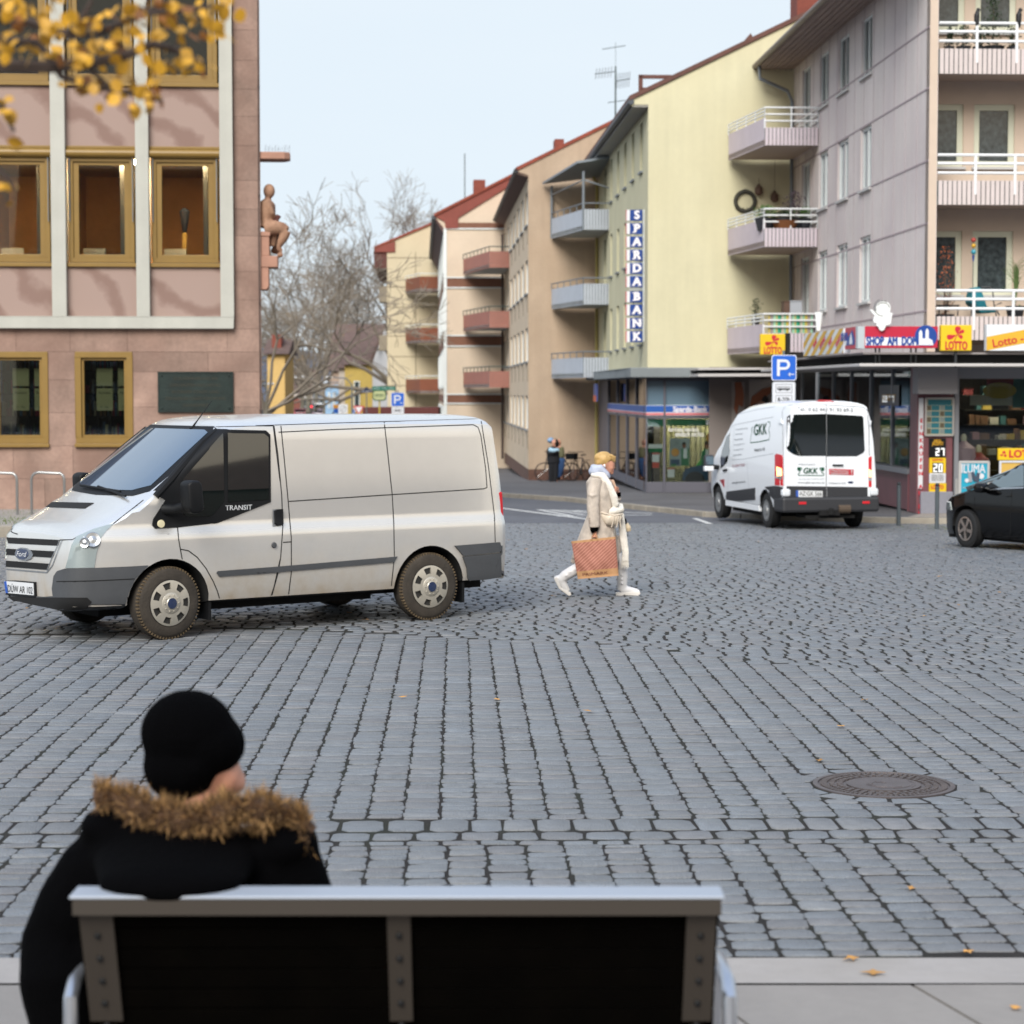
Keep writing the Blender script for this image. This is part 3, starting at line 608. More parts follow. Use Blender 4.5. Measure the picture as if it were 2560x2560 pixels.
# bronze plaque
pq = thing('memorial_plaque', 'dark bronze memorial plaque fixed to the sandstone wall', 'plaque', M=Sx.M)
a, b = X('B', 1030, 755), X('B', 1525, 1020); mb = MB(); mb.box(a[0], b[0], -.05, 0, b[1], a[1]); ring(mb, F0, a[0], b[0], b[1], a[1], .035, -.062, -.05)
mb.build('plate', mat('patina_bronze', '#1f2b29', .45, metal=.4, var=.3, vs=3, bump=.2, bs=30), pq)
mb = MB(); cxp, cz = (a[0] + b[0]) / 2, (a[1] + b[1]) / 2
for i, (s_, w_) in enumerate((('ZUR ERINNERUNG AN', 1.4), ('DEN ERSTEN REICHSTAG', 1.6), ('IN DIESER STADT UND', 1.5), ('DER BUERGERSCHAFT VON WORMS', 1.9), ('GEWIDMET', .8))):
    write(mb, s_, .09, lambda X_, Y_, Z_: (cxp + X_, -.052 - Z_, cz + .3 - i * .15 + Y_), w=w_ * (b[0] - a[0]) / 2.4, ext=.004)
mb.build('lettering', mat('plaque_letters', '#3b3a30', .5, metal=.4), pq)
mb = MB()
for x in (a[0] + .09, b[0] - .09):
    for z in (a[1] - .09, b[1] + .09): mb.ball((x, -.055, z), .022)
mb.build('bolts', mat('patina_bronze', '#1f2b29'), pq)
# stainless hoops
m_steel = mat('brushed_steel', '#9a9c9c', .3, metal=.85)
hp = None
for (k, x, lb) in (('B', 3, 'stainless steel bicycle hoop at the photo edge, left of the other hoop'), ('B', 312, 'stainless steel bicycle hoop behind the front of the silver van')):
    Y = 44.3; c = at(k, x, 1455, Y); g = gz(Y) + .19
    t = thing('bicycle_hoop', lb, 'bicycle stand', (c.x, Y, g), group='steel hoops in front of the sandstone building')
    mb = MB(); h = .88; pts = [(-.0, -.35, 0), (0, -.35, h - .15)] + [(0, -.2 - .15 * math.cos(q) if q < PI / 2 else .2 - .15 * math.cos(q), h - .15 + .15 * math.sin(q)) for q in (PI / 6, PI / 3, PI / 2, 2 * PI / 3, 5 * PI / 6)] + [(0, .35, h - .15), (0, .35, 0)]
    T_ = Matrix.Rotation(math.radians(75), 4, 'Z'); mb.tube([tuple(T_ @ V(p)) for p in pts], .028, 10); mb.build('hoop', m_steel, t, smooth=True)
    t.rotation_euler = (0, 0, math.radians(10))

# ---------------- generic gable house seen from its street corner
def gable(fr, par, outline, wm, depth, name='wall', T_=None):
    """front outline (x, z) closed; the left flank is the plane x=0"""
    mb = MB(); mb.add([(p[0], 0, p[1]) for p in outline], [list(range(len(outline)))]); return mb
def roofslab(mb, pts, depth, t=.14, over=0):
    """pts: (x,z) polyline of the roof line from eave to ridge and down; slab running back in y"""
    for i in range(len(pts) - 1):
        a, b = V(pts[i]), V(pts[i + 1]); mb.prism([(a.x, a.y), (b.x, b.y), (b.x, b.y + t), (a.x, a.y + t)], 'y', -over, depth)
m_yel = mat('yellow_plaster', '#cac5a6', .9, streak=.05, var=.045, vs=.7, bump=.3, bs=25, stain='#c1bb9b', ss=.25)
m_soff = mat('soffit', '#a2a09c', .8); m_tile = mat('roof_tile', '#5e4038', .8, var=.2, vs=3); m_redtile = mat('red_roof_tile', '#83402f', .8, var=.2, vs=3)
m_wgrey = mat('metal_window_edge', '#6d8784', .5)

# ---------------- yellow bank building
Yx = Fr(4.04, 63.8, gz(63.8) + .12, 2.47); D_Y = 17.6
yb = thing('yellow_building', 'pale yellow plastered house with the bank on its ground floor', 'building', M=Yx.M)
yt = Yx.front('T', 660, 685); ye = Yx.front('T', 530, 684); y1 = Yx.front('T', 516, 638); y2 = Yx.front('T', 1840, 2)
sl_ = (y2[1] - y1[1]) / (y2[0] - y1[0]); rid = (7.2, y1[1] + sl_ * (7.2 - y1[0])); zb = Yx.front('I', 1140, 212)[1]; zsh = Yx.front('I', 1140, 300)[1]
mb = MB(); mb.add([(p[0], 0, p[1]) for p in [(0, zb), (0, yt[1]), ye, y1, rid, (15, y1[1] + sl_ * (7.2 - y1[0]) * .1), (15, zb)]], [list(range(7))])
wcols = [1180, 1120, 1065, 1012, 962]; ys_ = [Yx.side('F', x, 500)[0] for x in wcols]; hw = .42
rz = [(Yx.side('F', 1180, 380)[1], Yx.side('F', 1180, 25)[1])]; z3 = Yx.side('F', 1185, 1640)[1]; dz = (rz[0][0] - z3) / 2
rows = [(rz[0][0] - dz * k, rz[0][1] - dz * k) for k in range(3)]
yd = Yx.side('F', 917, 500)[0]
st_ = (ys_[4] - ys_[0]) / 4; ys_ = [ys_[0] + st_ * k for k in range(5)]; allc = ys_ + [yd]
holes = [(y - hw, y + hw, r[0] - (.55 if y == yd else 0), r[1]) for y in allc for r in rows]
mb.holed(FS(0), 0, D_Y, zb, yt[1], holes, .16)
mb.build('wall', m_yel, yb)
for h in holes:
    window(yb, FS(0), h[0], h[1], h[2], h[3], fm=m_wgrey, pm=m_panec, t=.05, sill=True, back=.13, mull=(.5,))
mb = MB(); roofslab(mb, [(y1[0] - .02, y1[1]), (rid[0], rid[1]), (14.4, y1[1])], D_Y, over=.06)
mb.build('roof', m_tile, yb)
mb = MB(); mb.box(ye[0] + .05, 0, 0, D_Y, ye[1] - .02, ye[1] + .05); mb.build('soffit', m_soff, yb)
mb = MB(); mb.tube([(ye[0] - .02, -.05, ye[1] + .13), (ye[0] - .02, D_Y, ye[1] + .13)], .09, 10); mb.build('gutter', mat('dark_gutter', '#4b5158', .5, metal=.3), yb)
mb = MB(); a, b, c, d = [Yx.front('T', *q) for q in ((612, 585), (612, 430), (935, 430), (935, 430))]
for q0, q1, r_ in ((a, b, .06), (b, c, .05)): mb.box(min(q0[0], q1[0]) - r_, max(q0[0], q1[0]) + r_, .2, .3, min(q0[1], q1[1]) - r_, max(q0[1], q1[1]) + r_)
e_ = Yx.front('T', 830, 490); mb.box(e_[0] - .06, e_[0] + .06, .2, .3, e_[1], b[1]); f_ = Yx.front('T', 640, 520); mb.box(a[0], Yx.front('T', 760, 520)[0], .2, .3, a[1], f_[1])
mb.build('roof_railing', mat('rusty_steel', '#5f3b33', .7), yb)
mb = MB(); a = Yx.front('T', 1450, 180); b = Yx.front('T', 1545, 120); mb.prism([(a[0], a[1]), (a[0] + .3, a[1] + .42), (b[0] + .1, b[1] - .02), (b[0], b[1] - .3)], 'y', .3, 1.2); mb.build('dormer', m_tile, yb)
mb = MB(); a, b = Yx.front('G', 395, 60, 1), Yx.front('G', 700, -60, 1); mb.box(a[0], b[0], .6, 1.8, a[1] - 1.2, b[1] + .3); mb.build('chimney', mat('chimney_brick', '#7a4034', .85, var=.15, vs=6, bump=.4, bs=20), yb)
mb = MB(); mb.tube([(-.09, .03, 0.1), (-.09, .03, zb)], .01, 4); mb.build('wire', mat('dark_wire', '#4a3a35'), yb)
# grey slab band and shop front
m_band = mat('grey_fascia', '#7f8689', .7, var=.06, vs=2, stain='#6b7274', ss=1)
mb = MB(); mb.box(-.55, 6.6, -.5, 3, zsh, zb); mb.box(-.55, 2.6, 3, D_Y - 1, zsh, zb); mb.build('fascia', m_band, yb, bevel=.02)
m_sf = m_darkframe; S = lambda x, y, v=0: Yx.front('I', x, y, v); zf = 0
pa = [S(q, 0)[0] for q in (1055, 1130, 1285, 1305, 1750, 1880)]; zsill = S(1200, 1235)[1]; zs0 = S(1200, 548)[1]; zs1 = S(1200, 640)[1]; zg0 = S(1200, 668)[1]; zt = S(1200, 330)[1]
mb = MB()
for x0, x1 in ((0, pa[1]), (pa[2], pa[3]), (pa[4], 6.6)): mb.box(x0, x1, -.02, .12, 0, zsh)
for x0, x1 in ((pa[1], pa[2]), (pa[3], pa[4])):
    mb.box(x0, x1, 0, .1, 0, zsill); mb.box(x0, x1, 0, .1, zg0, zs1); mb.box(x0, x1, 0, .1, zt, zsh)
sf = mb.build('shop_front', m_sf, yb, bevel=.01)
m_shopglass = glassmat('shop_glass', trans=.88)
mb = MB()
for x0, x1 in ((pa[1], pa[2]), (pa[3], pa[4])): mb.box(x0, x1, .05, .06, zsill, zg0)
mb.build('pane', m_shopglass, sf)
mb = MB()
for x0, x1 in ((pa[1], pa[2]), (pa[3], pa[4])): mb.box(x0, x1, .05, .07, zs0, zt)
mb.build('frosted_pane', mat('frosted_blue', '#5a7182', .35), sf)
# sign band with words
m_blue, m_sred, m_swh = mat('sign_blue', '#1f55a5', .5), mat('sign_red', '#cf6068', .5), mat('sign_white', '#d9dbe0', .5)
def signband(par, x0, x1, F, zt_, zb_):
    h = zt_ - zb_; mb = MB(); mb.mi = 2; mb.box(x0, x1, -.0, .05, zb_, zt_, F=F); mb.mi = 0; mb.box(x0, x1, -.006, .0, zb_ + h * .33, zt_ - h * .04, F=F)
    mb.mi = 1; mb.box(x0, x1, -.006, .0, zb_ + h * .05, zb_ + h * .24, F=F); return mb.build('sign_band', [m_blue, m_sred, m_swh], par)
Fb = FF(-.03)
signband(sf, pa[1], pa[2], Fb, zs0, zs1); signband(sf, pa[3], pa[4], Fb, zs0, zs1)
mb = MB(); c = S(1522, 585); write(mb, 'Sparda-Bank', .22, lambda X_, Y_, Z_: (c[0] + X_, -.04 - Z_, c[1] + Y_), w=S(1678, 0)[0] - S(1368, 0)[0], bold=.009); mb.build('lettering', mat('letter_white', '#e4e2ea', .5), sf)
# posters in the window
m_green = mat('poster_green', '#14693f', .6)
PV = .25
def quad(mb, k, x0, y0, x1, y1, v, fr=Yx, th=.01):
    a, b = fr.front(k, x0, y0, v), fr.front(k, x1, y1, v); mb.box(a[0], b[0], v, v + th, b[1], a[1]); return (a[0] + b[0]) / 2, (a[1] + b[1]) / 2
mb = MB(); quad(mb, 'I', 1128, 672, 1285, 735, PV); quad(mb, 'I', 1305, 672, 1750, 730, PV); mb.build('green_banner', m_green, sf).location.y = -.18
mb = MB()
for s_, x, y, w_, q in (('Kein Kratzer, keine Beule,', 1455, 765, 272, .1), ('einfach nichts.', 1512, 806, 264, .14), ('DEVK', 1692, 702, 70, .12)):
    c = S(x, y, PV); write(mb, s_, q * 1.6, lambda X_, Y_, Z_: (c[0] + X_, PV - .03 - Z_, c[1] + Y_), w=w_ / 3.578 / FPX * 63.9, shear=.2 if q != .12 else 0, bold=.003)
mb.build('window_lettering', m_swh, sf).location.y = -.18
mb = MB(); ps = [mat('poster_grey', '#8f9a9e', .6, var=.3, vs=3), m_green, m_swh, mat('poster_amber', '#c98f3c', .6), mat('poster_skin', '#8b5f4e', .6), mat('poster_red', '#c04a3a', .6), mat('poster_blue', '#24425e', .5), mat('poster_lime', '#3f9a3c', .6), mat('dark_tyre', '#15171a', .7), mat('dark_hair', '#1c1612', .8)]
quad(mb, 'I', 1333, 842, 1508, 1088, .3)
mb.mi = 1; quad(mb, 'I', 1436, 935, 1505, 1088, .28); mb.mi = 2; quad(mb, 'I', 1455, 935, 1488, 1020, .27); mb.mi = 4; c = S(1461, 905, .27); mb.ball((c[0], .27, c[1]), (.06, .02, .08)); mb.mi = 9; mb.ball((c[0], .265, c[1] + .05), (.06, .02, .05))
mb.mi = 3; c = S(1382, 968, .27); mb.ball((c[0], .27, c[1]), (.12, .01, .12)); c = S(1703, 838, .27); mb.ball((c[0], .27, c[1]), (.155, .01, .155))
mb.mi = 6; quad(mb, 'I', 1340, 1030, 1420, 1080, .28)
mb.mi = 2; quad(mb, 'I', 1142, 895, 1268, 932, .28); quad(mb, 'I', 1178, 972, 1238, 1055, .28); quad(mb, 'I', 1315, 1108, 1375, 1190, .28)
mb.mi = 1; quad(mb, 'I', 1145, 932, 1266, 966, .28); quad(mb, 'I', 1345, 1070, 1390, 1092, .26); mb.mi = 5; quad(mb, 'I', 1178, 972, 1238, 986, .27); quad(mb, 'I', 1178, 1055, 1238, 1106, .28); quad(mb, 'I', 1315, 1108, 1375, 1118, .27)
mb.build('posters', ps, sf).location.y = -.18
mb = MB(); mb.mi = 1    # cut-out figure with crossed arms beside a blue car picture
p = [S(x, y, .4) for x, y in ((1600, 1220), (1612, 1010), (1612, 960), (1640, 940), (1690, 940), (1715, 965), (1722, 1100), (1715, 1220))]; mb.prism(p, 'y', .4, .42)
mb.mi = 4; c = S(1662, 905, .4); mb.ball((c[0], .4, c[1]), (.075, .03, .11)); mb.mi = 9; mb.ball((c[0], .395, c[1] + .07), (.08, .03, .06)); mb.mi = 2; quad(mb, 'I', 1650, 945, 1672, 1080, .38)
mb.mi = 7; p = [S(x, y, .45) for x, y in ((1550, 1100), (1620, 1010), (1700, 960), (1750, 955), (1750, 1100))]; mb.prism(p, 'y', .45, .46)
mb.mi = 6; p = [S(x, y, .35) for x, y in ((1443, 1220), (1448, 1150), (1470, 1115), (1560, 1088), (1620, 1080), (1752, 1075), (1752, 1220))]; mb.prism(p, 'y', .35, .36)
mb.mi = 8; c = S(1555, 1205, .33); mb.ball((c[0], .33, c[1] - .03), (.3, .01, .26))
mb.build('advert_figure', ps, sf).location.y = -.25
mb = MB(); mb.box(.1, 6.5, 1.6, 1.65, 0, zg0); mb.box(.1, 6.5, .2, 1.6, zg0 + .4, zg0 + .45); mb.build('inner_wall', mat('shop_inner', '#6b6b50', .8, var=.2, vs=1), sf)
mb = MB(); mb.box(.4, 6, .5, .9, zg0 + .3, zg0 + .32); mb.build('ceiling_lamp', mat('lit_tube', '#fff0cf', .5, emit=45), sf)
mb = MB()
for i in range(40): x = .3 + i * .15; mb.box(x, x + .09, 1.3, 1.32, .6, zg0)
mb.build('blinds', mat('vertical_blind', '#5d5b44', .8, rnd=.2), sf)
# street side shop front (glazing with posts), recessed entry beneath the balconies
G_ = lambda x, y: Yx.side('I', x, y)
py = [G_(q, 900)[0] for q in (1040, 955, 870, 790)]
zz = [G_(1040, q)[1] for q in (1205, 655, 630, 545)]
mb = MB(); last = D_Y - .5
for i, y in enumerate(py): mb.box(-.03, .07, y - .05, y + .05, 0, zsh)
for a, b in zip([.04] + py[:-1], py): mb.box(.0, .05, a, b, 0, zz[0]); mb.box(0, .05, a, b, zz[1], zz[2])
mb.box(0, .05, py[-1], last, 0, zsh)
ss_ = mb.build('street_shop_front', m_sf, yb)
mb = MB(); mb.box(.02, .03, .1, py[-1], zz[0], zz[1]); mb.box(.02, .03, .1, py[-1], zz[3], zsh); mb.build('pane', glassmat('mirror_shop_glass', trans=.25, gcol=(.85, .88, .9)), ss_)
signband(ss_, .1, py[-1], FS(-.03), zz[3], zz[2]); 
mb = MB(); a, b = G_(705, 360), G_(805, 515); mb.mi = 0; mb.box(-.5, -.44, b[0] - .1, b[0] + 1.1, b[1], a[1]); mb.mi = 1; mb.box(-.51, -.505, b[0] - .1, b[0] + 1.1, b[1], b[1] + .22)
mb.build('hanging_sign', [mat('hanging_blue', '#3b4a80', .5), mat('orange_strip', '#c0562f', .5)], ss_)
mb = MB(); mb.box(.3, .5, 1, last, 0, zsh); mb.build('inner_wall', mat('dim_shop_inner', '#3a3634', .8), ss_)
# vertical letter sign
vs_o = thing('vertical_letter_sign', 'vertical blue letter sign with red edges on the yellow house corner', 'sign', M=Yx.M)
K0 = lambda x, y: Yx.front('F', x, y, 1.0)
mb = MB(); tx = MB()
for i, ch in enumerate('SPARDABANK'):
    y0 = 657 + i * 97.3 + (12 if i >= 6 else 0); a, b = K0(1098, y0), K0(1188, y0 + 80); r0 = K0(1072, 0)[0]
    mb.mi = 0; mb.box(a[0], b[0], 1.0, 1.12, b[1], a[1]); mb.mi = 2; mb.box(a[0] - .1, a[0] - .005, 1.0, 1.12, b[1], a[1]); mb.mi = 1; mb.box(r0, a[0] - .105, 1.0, 1.12, b[1], a[1])
    cx_, cz_ = (a[0] + b[0]) / 2, (a[1] + b[1]) / 2; write(tx, ch, .335, lambda X_, Y_, Z_: (cx_ + X_ * 1.05, .99 - Z_, cz_ + Y_), bold=.02, ext=.006)
    hs = .1          # slab serifs as on the letters of the sign
    for sx in {'S': (), 'P': (-.11,), 'A': (-.15, .15), 'R': (-.12, .14), 'D': (-.12,), 'B': (-.12,), 'N': (-.13,), 'K': (-.12, .13)}[ch]:
        tx.box(cx_ + sx * .62 - .045, cx_ + sx * .62 + .045, .984, .992, cz_ - .125, cz_ - .095)
    for sx in {'S': (), 'P': (-.11,), 'A': (), 'R': (-.12,), 'D': (-.12,), 'B': (-.12,), 'N': (-.13, .13), 'K': (-.12, .12)}[ch]:
        tx.box(cx_ + sx * .62 - .045, cx_ + sx * .62 + .045, .984, .992, cz_ + .095, cz_ + .125)
mb.build('panel', [mat('panel_blue', '#0c3a86', .4), m_sred, m_swh], vs_o); tx.build('lettering', mat('letter_white', '#e4e2ea'), vs_o)
mb = MB(); xr = K0(1205, 0)[0]; zt_, zb_ = K0(0, 657)[1], K0(0, 1620)[1]; mb.tube([(xr, 1.05, zb_), (xr, 1.05, zt_)], .03, 6)
for i in range(11): z = zb_ + (zt_ - zb_) * i / 10; mb.tube([(r0 + .1, 1.07, z), (xr, 1.07, z)], .02, 5)
mb.tube([(xr, 1.05, zt_), (0.0, 1.05, zt_)], .02, 5); mb.build('bracket', m_pvc, vs_o)

# grey balconies in the recess at the far end of the yellow facade
m_gbal = mat('grey_blue_panel', '#a9b0ba', .6, var=.04, vs=2); m_gslab = mat('balcony_slab', '#a3a5a3', .8, var=.1, vs=2)
def inv(fr, p): q = fr.I @ V((*p, 0)); return (q.x, q.y)
bp = [(1.50, 81.25), (2.56, 76.9), (3.52, 76.95)]; bl = [inv(Yx, p) for p in bp]
Yl = lambda x, y, Y: (Yx.I @ at('F', x, y, Y)).z
lv = [(Yl(755, 803, 76.9), Yl(755, 652, 76.9), Yl(755, 608, 76.9)), (Yl(755, 1350, 76.9), Yl(755, 1197, 76.9), Yl(755, 1155, 76.9)), (Yl(755, 1885, 76.9), Yl(755, 1738, 76.9), Yl(755, 1695, 76.9))]
for z0, zc, zr in lv: balcony(yb, bl + [inv(Yx, (3.6, 81.25))], z0, zc, zr, m_gbal, m_gslab, m_gutter, rails=1, plain=(0, 2))
mb = MB(); t0 = Yl(755, 375, 76.9); mb.tube([(*bl[0], lv[0][0]), (*bl[0], t0 - .1)], .05, 6); mb.tube([(*bl[1], lv[0][0]), (*bl[1], t0)], .05, 6); mb.tube([(*bl[0], t0 - .45), (*bl[1], t0 - .3), (bl[2][0], bl[2][1], t0 - .6)], .03, 6)
mb.build('canopy_post', m_gutter, yb)
mb = MB(); q = [bl[0], bl[1], bl[2], inv(Yx, (3.6, 81.2))]; q[0] = (q[0][0] - .35, q[0][1]); q[1] = (q[1][0] - .25, q[1][1] - .3); q[2] = (q[2][0], q[2][1] - .3)
mb.add([(q[0][0], q[0][1], t0 - .05), (q[1][0], q[1][1], t0 + .25), (q[2][0], q[2][1], t0 + .45), (q[3][0], q[3][1], t0 + .25)] + [(q[0][0], q[0][1], t0 + .03), (q[1][0], q[1][1], t0 + .33), (q[2][0], q[2][1], t0 + .53), (q[3][0], q[3][1], t0 + .33)], [(0, 1, 2, 3), (4, 5, 6, 7), (0, 1, 5, 4), (1, 2, 6, 5)])
mb.build('balcony_roof', mat('zinc_sheet', '#7f8890', .45, metal=.3), yb)
mb = MB(); mb.tube([(.0 - .08, D_Y - .15, .1), (-.08, D_Y - .15, yt[1] - .6), (-.3, D_Y - .5, yt[1] - .3), (ye[0], D_Y - .6, ye[1])], .055, 8); mb.build('downpipe', mat('yellow_pipe', '#a89a5c', .6), yb)

# ---------------- beige house (brick gable, narrow windows)
m_beige = mat('beige_brick', '#ad9984', .9, streak=.07, var=.07, vs=1.2, bump=.5, bs=14, stain='#a8927c', ss=.4); m_beige2 = mat('beige_plaster', '#c6b49c', .9, var=.06, vs=1)
Bx = Fr(.62, 81.4, gz(81.4) + .12, 2.47); DB = 23.2
bb = thing('beige_building', 'beige brick gabled house with narrow windows beyond the bank', 'building', M=Bx.M)
b0 = Bx.front('F', 357, 415); b1 = Bx.front('F', 268, 395); b2 = Bx.front('F', 265, 375); b3 = Bx.front('F', 990, -5); sb_ = (b3[1] - b2[1]) / (b3[0] - b2[0])
mb = MB(); mb.add([(p[0], 0, p[1]) for p in [(0, .42), (0, b0[1]), b1, b2, (8, b2[1] + sb_ * 8), (14, b2[1]), (14, .42)]], [list(range(7))])
bcol = [Bx.side('F', x, 1150)[0] for x in (340, 312, 283, 254, 228)]; stp = (bcol[4] - bcol[0]) / 4; bcol = [bcol[0] + stp * k for k in range(11)]
zr_ = [(Bx.side('F', 340, 780)[1], Bx.side('F', 340, 535)[1]), (Bx.side('F', 340, 1275)[1], Bx.side('F', 340, 1025)[1])]; dzb = (zr_[0][0] - zr_[1][0])
rws = [(zr_[0][0] - dzb * k, zr_[0][1] - dzb * k) for k in range(4)]
hb = [(y - stp * .3, y + stp * .3, r[0], r[1]) for y in bcol if y < DB - 1 for r in rws if r[0] > .8]
mb.mi = 1; mb.holed(FS(0), 0, DB, .42, b0[1], hb, .14); mb.build('wall', [m_beige, m_beige2], bb)
for h in hb: window(bb, FS(0), *h, fm=m_pvc, pm=m_panec, t=.05, sill=True, back=.11)
mb = MB()
for y in bcol:
    for r in rws: mb.box(-.02, .0, y - stp * .3, y - stp * .3 + .06, max(.5, r[0] - .75), r[0] - .08)
mb.build('wall_groove', mat('groove', '#6d6254', .9), bb)
mb = MB(); mb.box(.01, 14, .01, .3, -.1, .42); mb.box(.01, .3, .3, DB, -.1, .42); mb.build('plinth', mat('plinth_brick', '#5c4238', .9, var=.2, vs=8), bb)
mb = MB(); roofslab(mb, [(b2[0] - .02, b2[1]), (8, b2[1] + sb_ * 8), (14, b2[1])], DB, over=.05); mb.build('roof', m_redtile, bb)
mb = MB(); mb.prism([(b1[0], b1[1]), (0, b0[1] - .02), (0, b0[1] + .06), (b1[0], b1[1] + .1)], 'y', 0, DB); mb.build('soffit', mat('brown_soffit', '#5c4440', .8), bb)
mb = MB(); mb.tube([(b1[0] - .03, -.05, b1[1] + .12), (b1[0] - .03, DB, b1[1] + .12)], .09, 8); mb.build('gutter', mat('black_gutter', '#23262c', .5), bb)
mb = MB(); a, b = Bx.front('F', 543, 215, 2), Bx.front('F', 610, 148, 2); mb.box(a[0], b[0], 1.6, 2.6, a[1] - .6, b[1]); mb.build('chimney', mat('chimney_brick', '#7a4034'), bb)
mb = MB(); mb.tube([(-.1, DB - .3, .1), (-.1, DB - .3, b0[1] - .5)], .06, 6); mb.build('downpipe', mat('dark_pipe', '#4c3f3b', .6), bb)
an = thing('roof_antenna', 'thin television antenna standing on the beige house roof', 'antenna', M=Bx.M)
mb = MB(); mx_, mz = Bx.front('T', 395, 770, 1.5); mt = Bx.front('T', 390, 0, 1.5)[1]; jm = lambda x, y: (lambda q: (q[0], 1.5, q[1]))(Bx.front('T', x, y, 1.5))
mb.tube([(mx_, 1.5, mz - .5), (mx_, 1.5, jm(0, 350)[2])], .035, 6); mb.tube([(mx_, 1.5, jm(0, 350)[2]), (mx_, 1.5, jm(0, 150)[2])], .009, 5)
for p, q in (((222, 417), (400, 395)), ((390, 478), (520, 455)), ((330, 655), (480, 635)), ((285, 210), (480, 180))): mb.tube([jm(*p), jm(*q)], .016, 5)
for t in range(6): p = V(jm(235 + t * 25, 415 - t * 3)); mb.tube([p + V((0, -.3, .15)), p + V((0, .3, -.15))], .01, 4)
for t in range(6): p = V(jm(410 + t * 20, 475 - t * 3)); mb.tube([p + V((0, -.3, .25)), p + V((0, .3, -.25))], .01, 4)
mb.build('mast', mat('antenna_metal', '#5d6a6c', .5, metal=.4), an)

# ---------------- pink house with brown bands
m_pinkw = mat('cream_pink_plaster', '#c9b8a4', .9, var=.05, vs=.8, bump=.3, bs=14); m_brown = mat('brown_band', '#74503f', .85, var=.08); m_redfas = mat('red_fascia', '#7d4238', .8, var=.08)
Px = Fr(0, 104.8, gz(100) + .12, 2.47); Px.M.translation.x = at('E', 1302, 1000, 104.8).x; Px.I = Px.M.inverted(); DP = 32
pk = thing('banded_building', 'cream house with brown bands and a red verge board', 'building', M=Px.M)
W = lambda x, y: Px.front('E', x, y)
p0, p1, p2 = W(1310, 530), W(1232, 445), W(1770, 155); sp_ = (p2[1] - p1[1]) / (p2[0] - p1[0])
mb = MB(); mb.add([(p[0], 0, p[1]) for p in [(0, -.1), (0, p0[1]), p1, (9, p1[1] + sp_ * 9), (16, p1[1]), (16, -.1)]], [list(range(6))])
mb.add([(0, 0, -.1), (0, DP, -.1), (0, DP, p0[1]), (0, 0, p0[1])], [(0, 1, 2, 3)]); mb.build('wall', m_pinkw, pk)
mb = MB()
for y0, y1_ in ((488, 527), (872, 935), (1272, 1337), (1677, 1732)): mb.box(-.03 if y0 > 500 else W(1395, 0)[0], 5.5, -.03, -.0, W(0 + 1500, y1_)[1], W(1500, y0)[1]); mb.box(-.03, 0, 0, DP, W(1310, y1_)[1], W(1310, y0)[1]) if y0 > 500 else None
mb.build('band', m_brown, pk)
mb = MB()
for y1_ in (530, 866, 937, 1266, 1340, 1671, 1735): mb.box(-.04, 5.5, -.06, -.03, W(1500, y1_)[1] - .03, W(1500, y1_)[1] + .03)
mb.box(-.05, .1, -.04, 0, .1, p0[1]); mb.build('white_trim', m_pvc, pk)
mb = MB(); q = [W(*a) for a in ((1232, 445), (1770, 155), (1740, 240), (1395, 455), (1395, 527), (1310, 530), (1300, 480))]; mb.prism(q, 'y', -.08, 0); mb.build('verge_board', m_redfas, pk)
mb = MB(); roofslab(mb, [(p1[0] - .02, p1[1]), (9, p1[1] + sp_ * 9), (16, p1[1])], DP, over=.15); mb.build('roof', m_redtile, pk)
mb = MB(); mb.prism([(p1[0], p1[1] - .1), (0, p0[1] - .3), (0, p0[1] + .0), (p1[0], p1[1])], 'y', 0, DP); mb.build('soffit', mat('brown_soffit', '#5c4440'), pk)
mb = MB(); mb.tube([(p1[0] - .05, -.05, p1[1] - .05), (p1[0] - .05, DP, p1[1] - .05)], .1, 8); mb.build('gutter', mat('dark_gutter', '#4b5158'), pk)
for k in range(9):
    for r in (0, 1, 2, 3):
        z = W(1310, 560 + r * 400)[1]; zz_ = W(1310, 830 + r * 400)[1]
        if zz_ > .1: window(pk, FS(-.02), 1.2 + k * 3.2, 3.2 + k * 3.2, zz_, z, back=.0, pm=m_panec, t=.12)
mb = MB(); a, b = Px.front('E', 1500, 320, 2), Px.front('E', 1580, 198, 2); mb.box(a[0], b[0], 1.5, 2.6, a[1] - .8, b[1]); mb.build('chimney', mat('chimney_brick', '#7a4034'), pk)
mb = MB(); a = Px.front('E', 1440, 300, 4); b = Px.front('E', 1440, 10, 4); mb.tube([(a[0], 4, a[1] - 1), (a[0], 4, b[1])], .03, 5); mb.build('aerial', mat('antenna_metal', '#5d6a6c'), pk)
m_rbal = mat('terracotta_panel', '#9c6659', .7, var=.05, vs=2)
bp = [(-2.38, 104.6), (-1.05, 98.6), (-.08, 98.65), (-.0, 104.6)]; bl = [inv(Px, p) for p in bp]; El = lambda x, y, Y, fr: (fr.I @ at('E', x, y, Y)).z
for y0, y1_, y2_ in ((798, 685, 652), (1212, 1097, 1065), (1625, 1512, 1480)):
    balcony(pk, bl, El(1610, y0, 98.6, Px), El(1610, y1_, 98.6, Px), El(1610, y2_, 98.6, Px), m_rbal, m_gslab, mat('dark_rail', '#3a4a48', .5), plain=(0, 2))

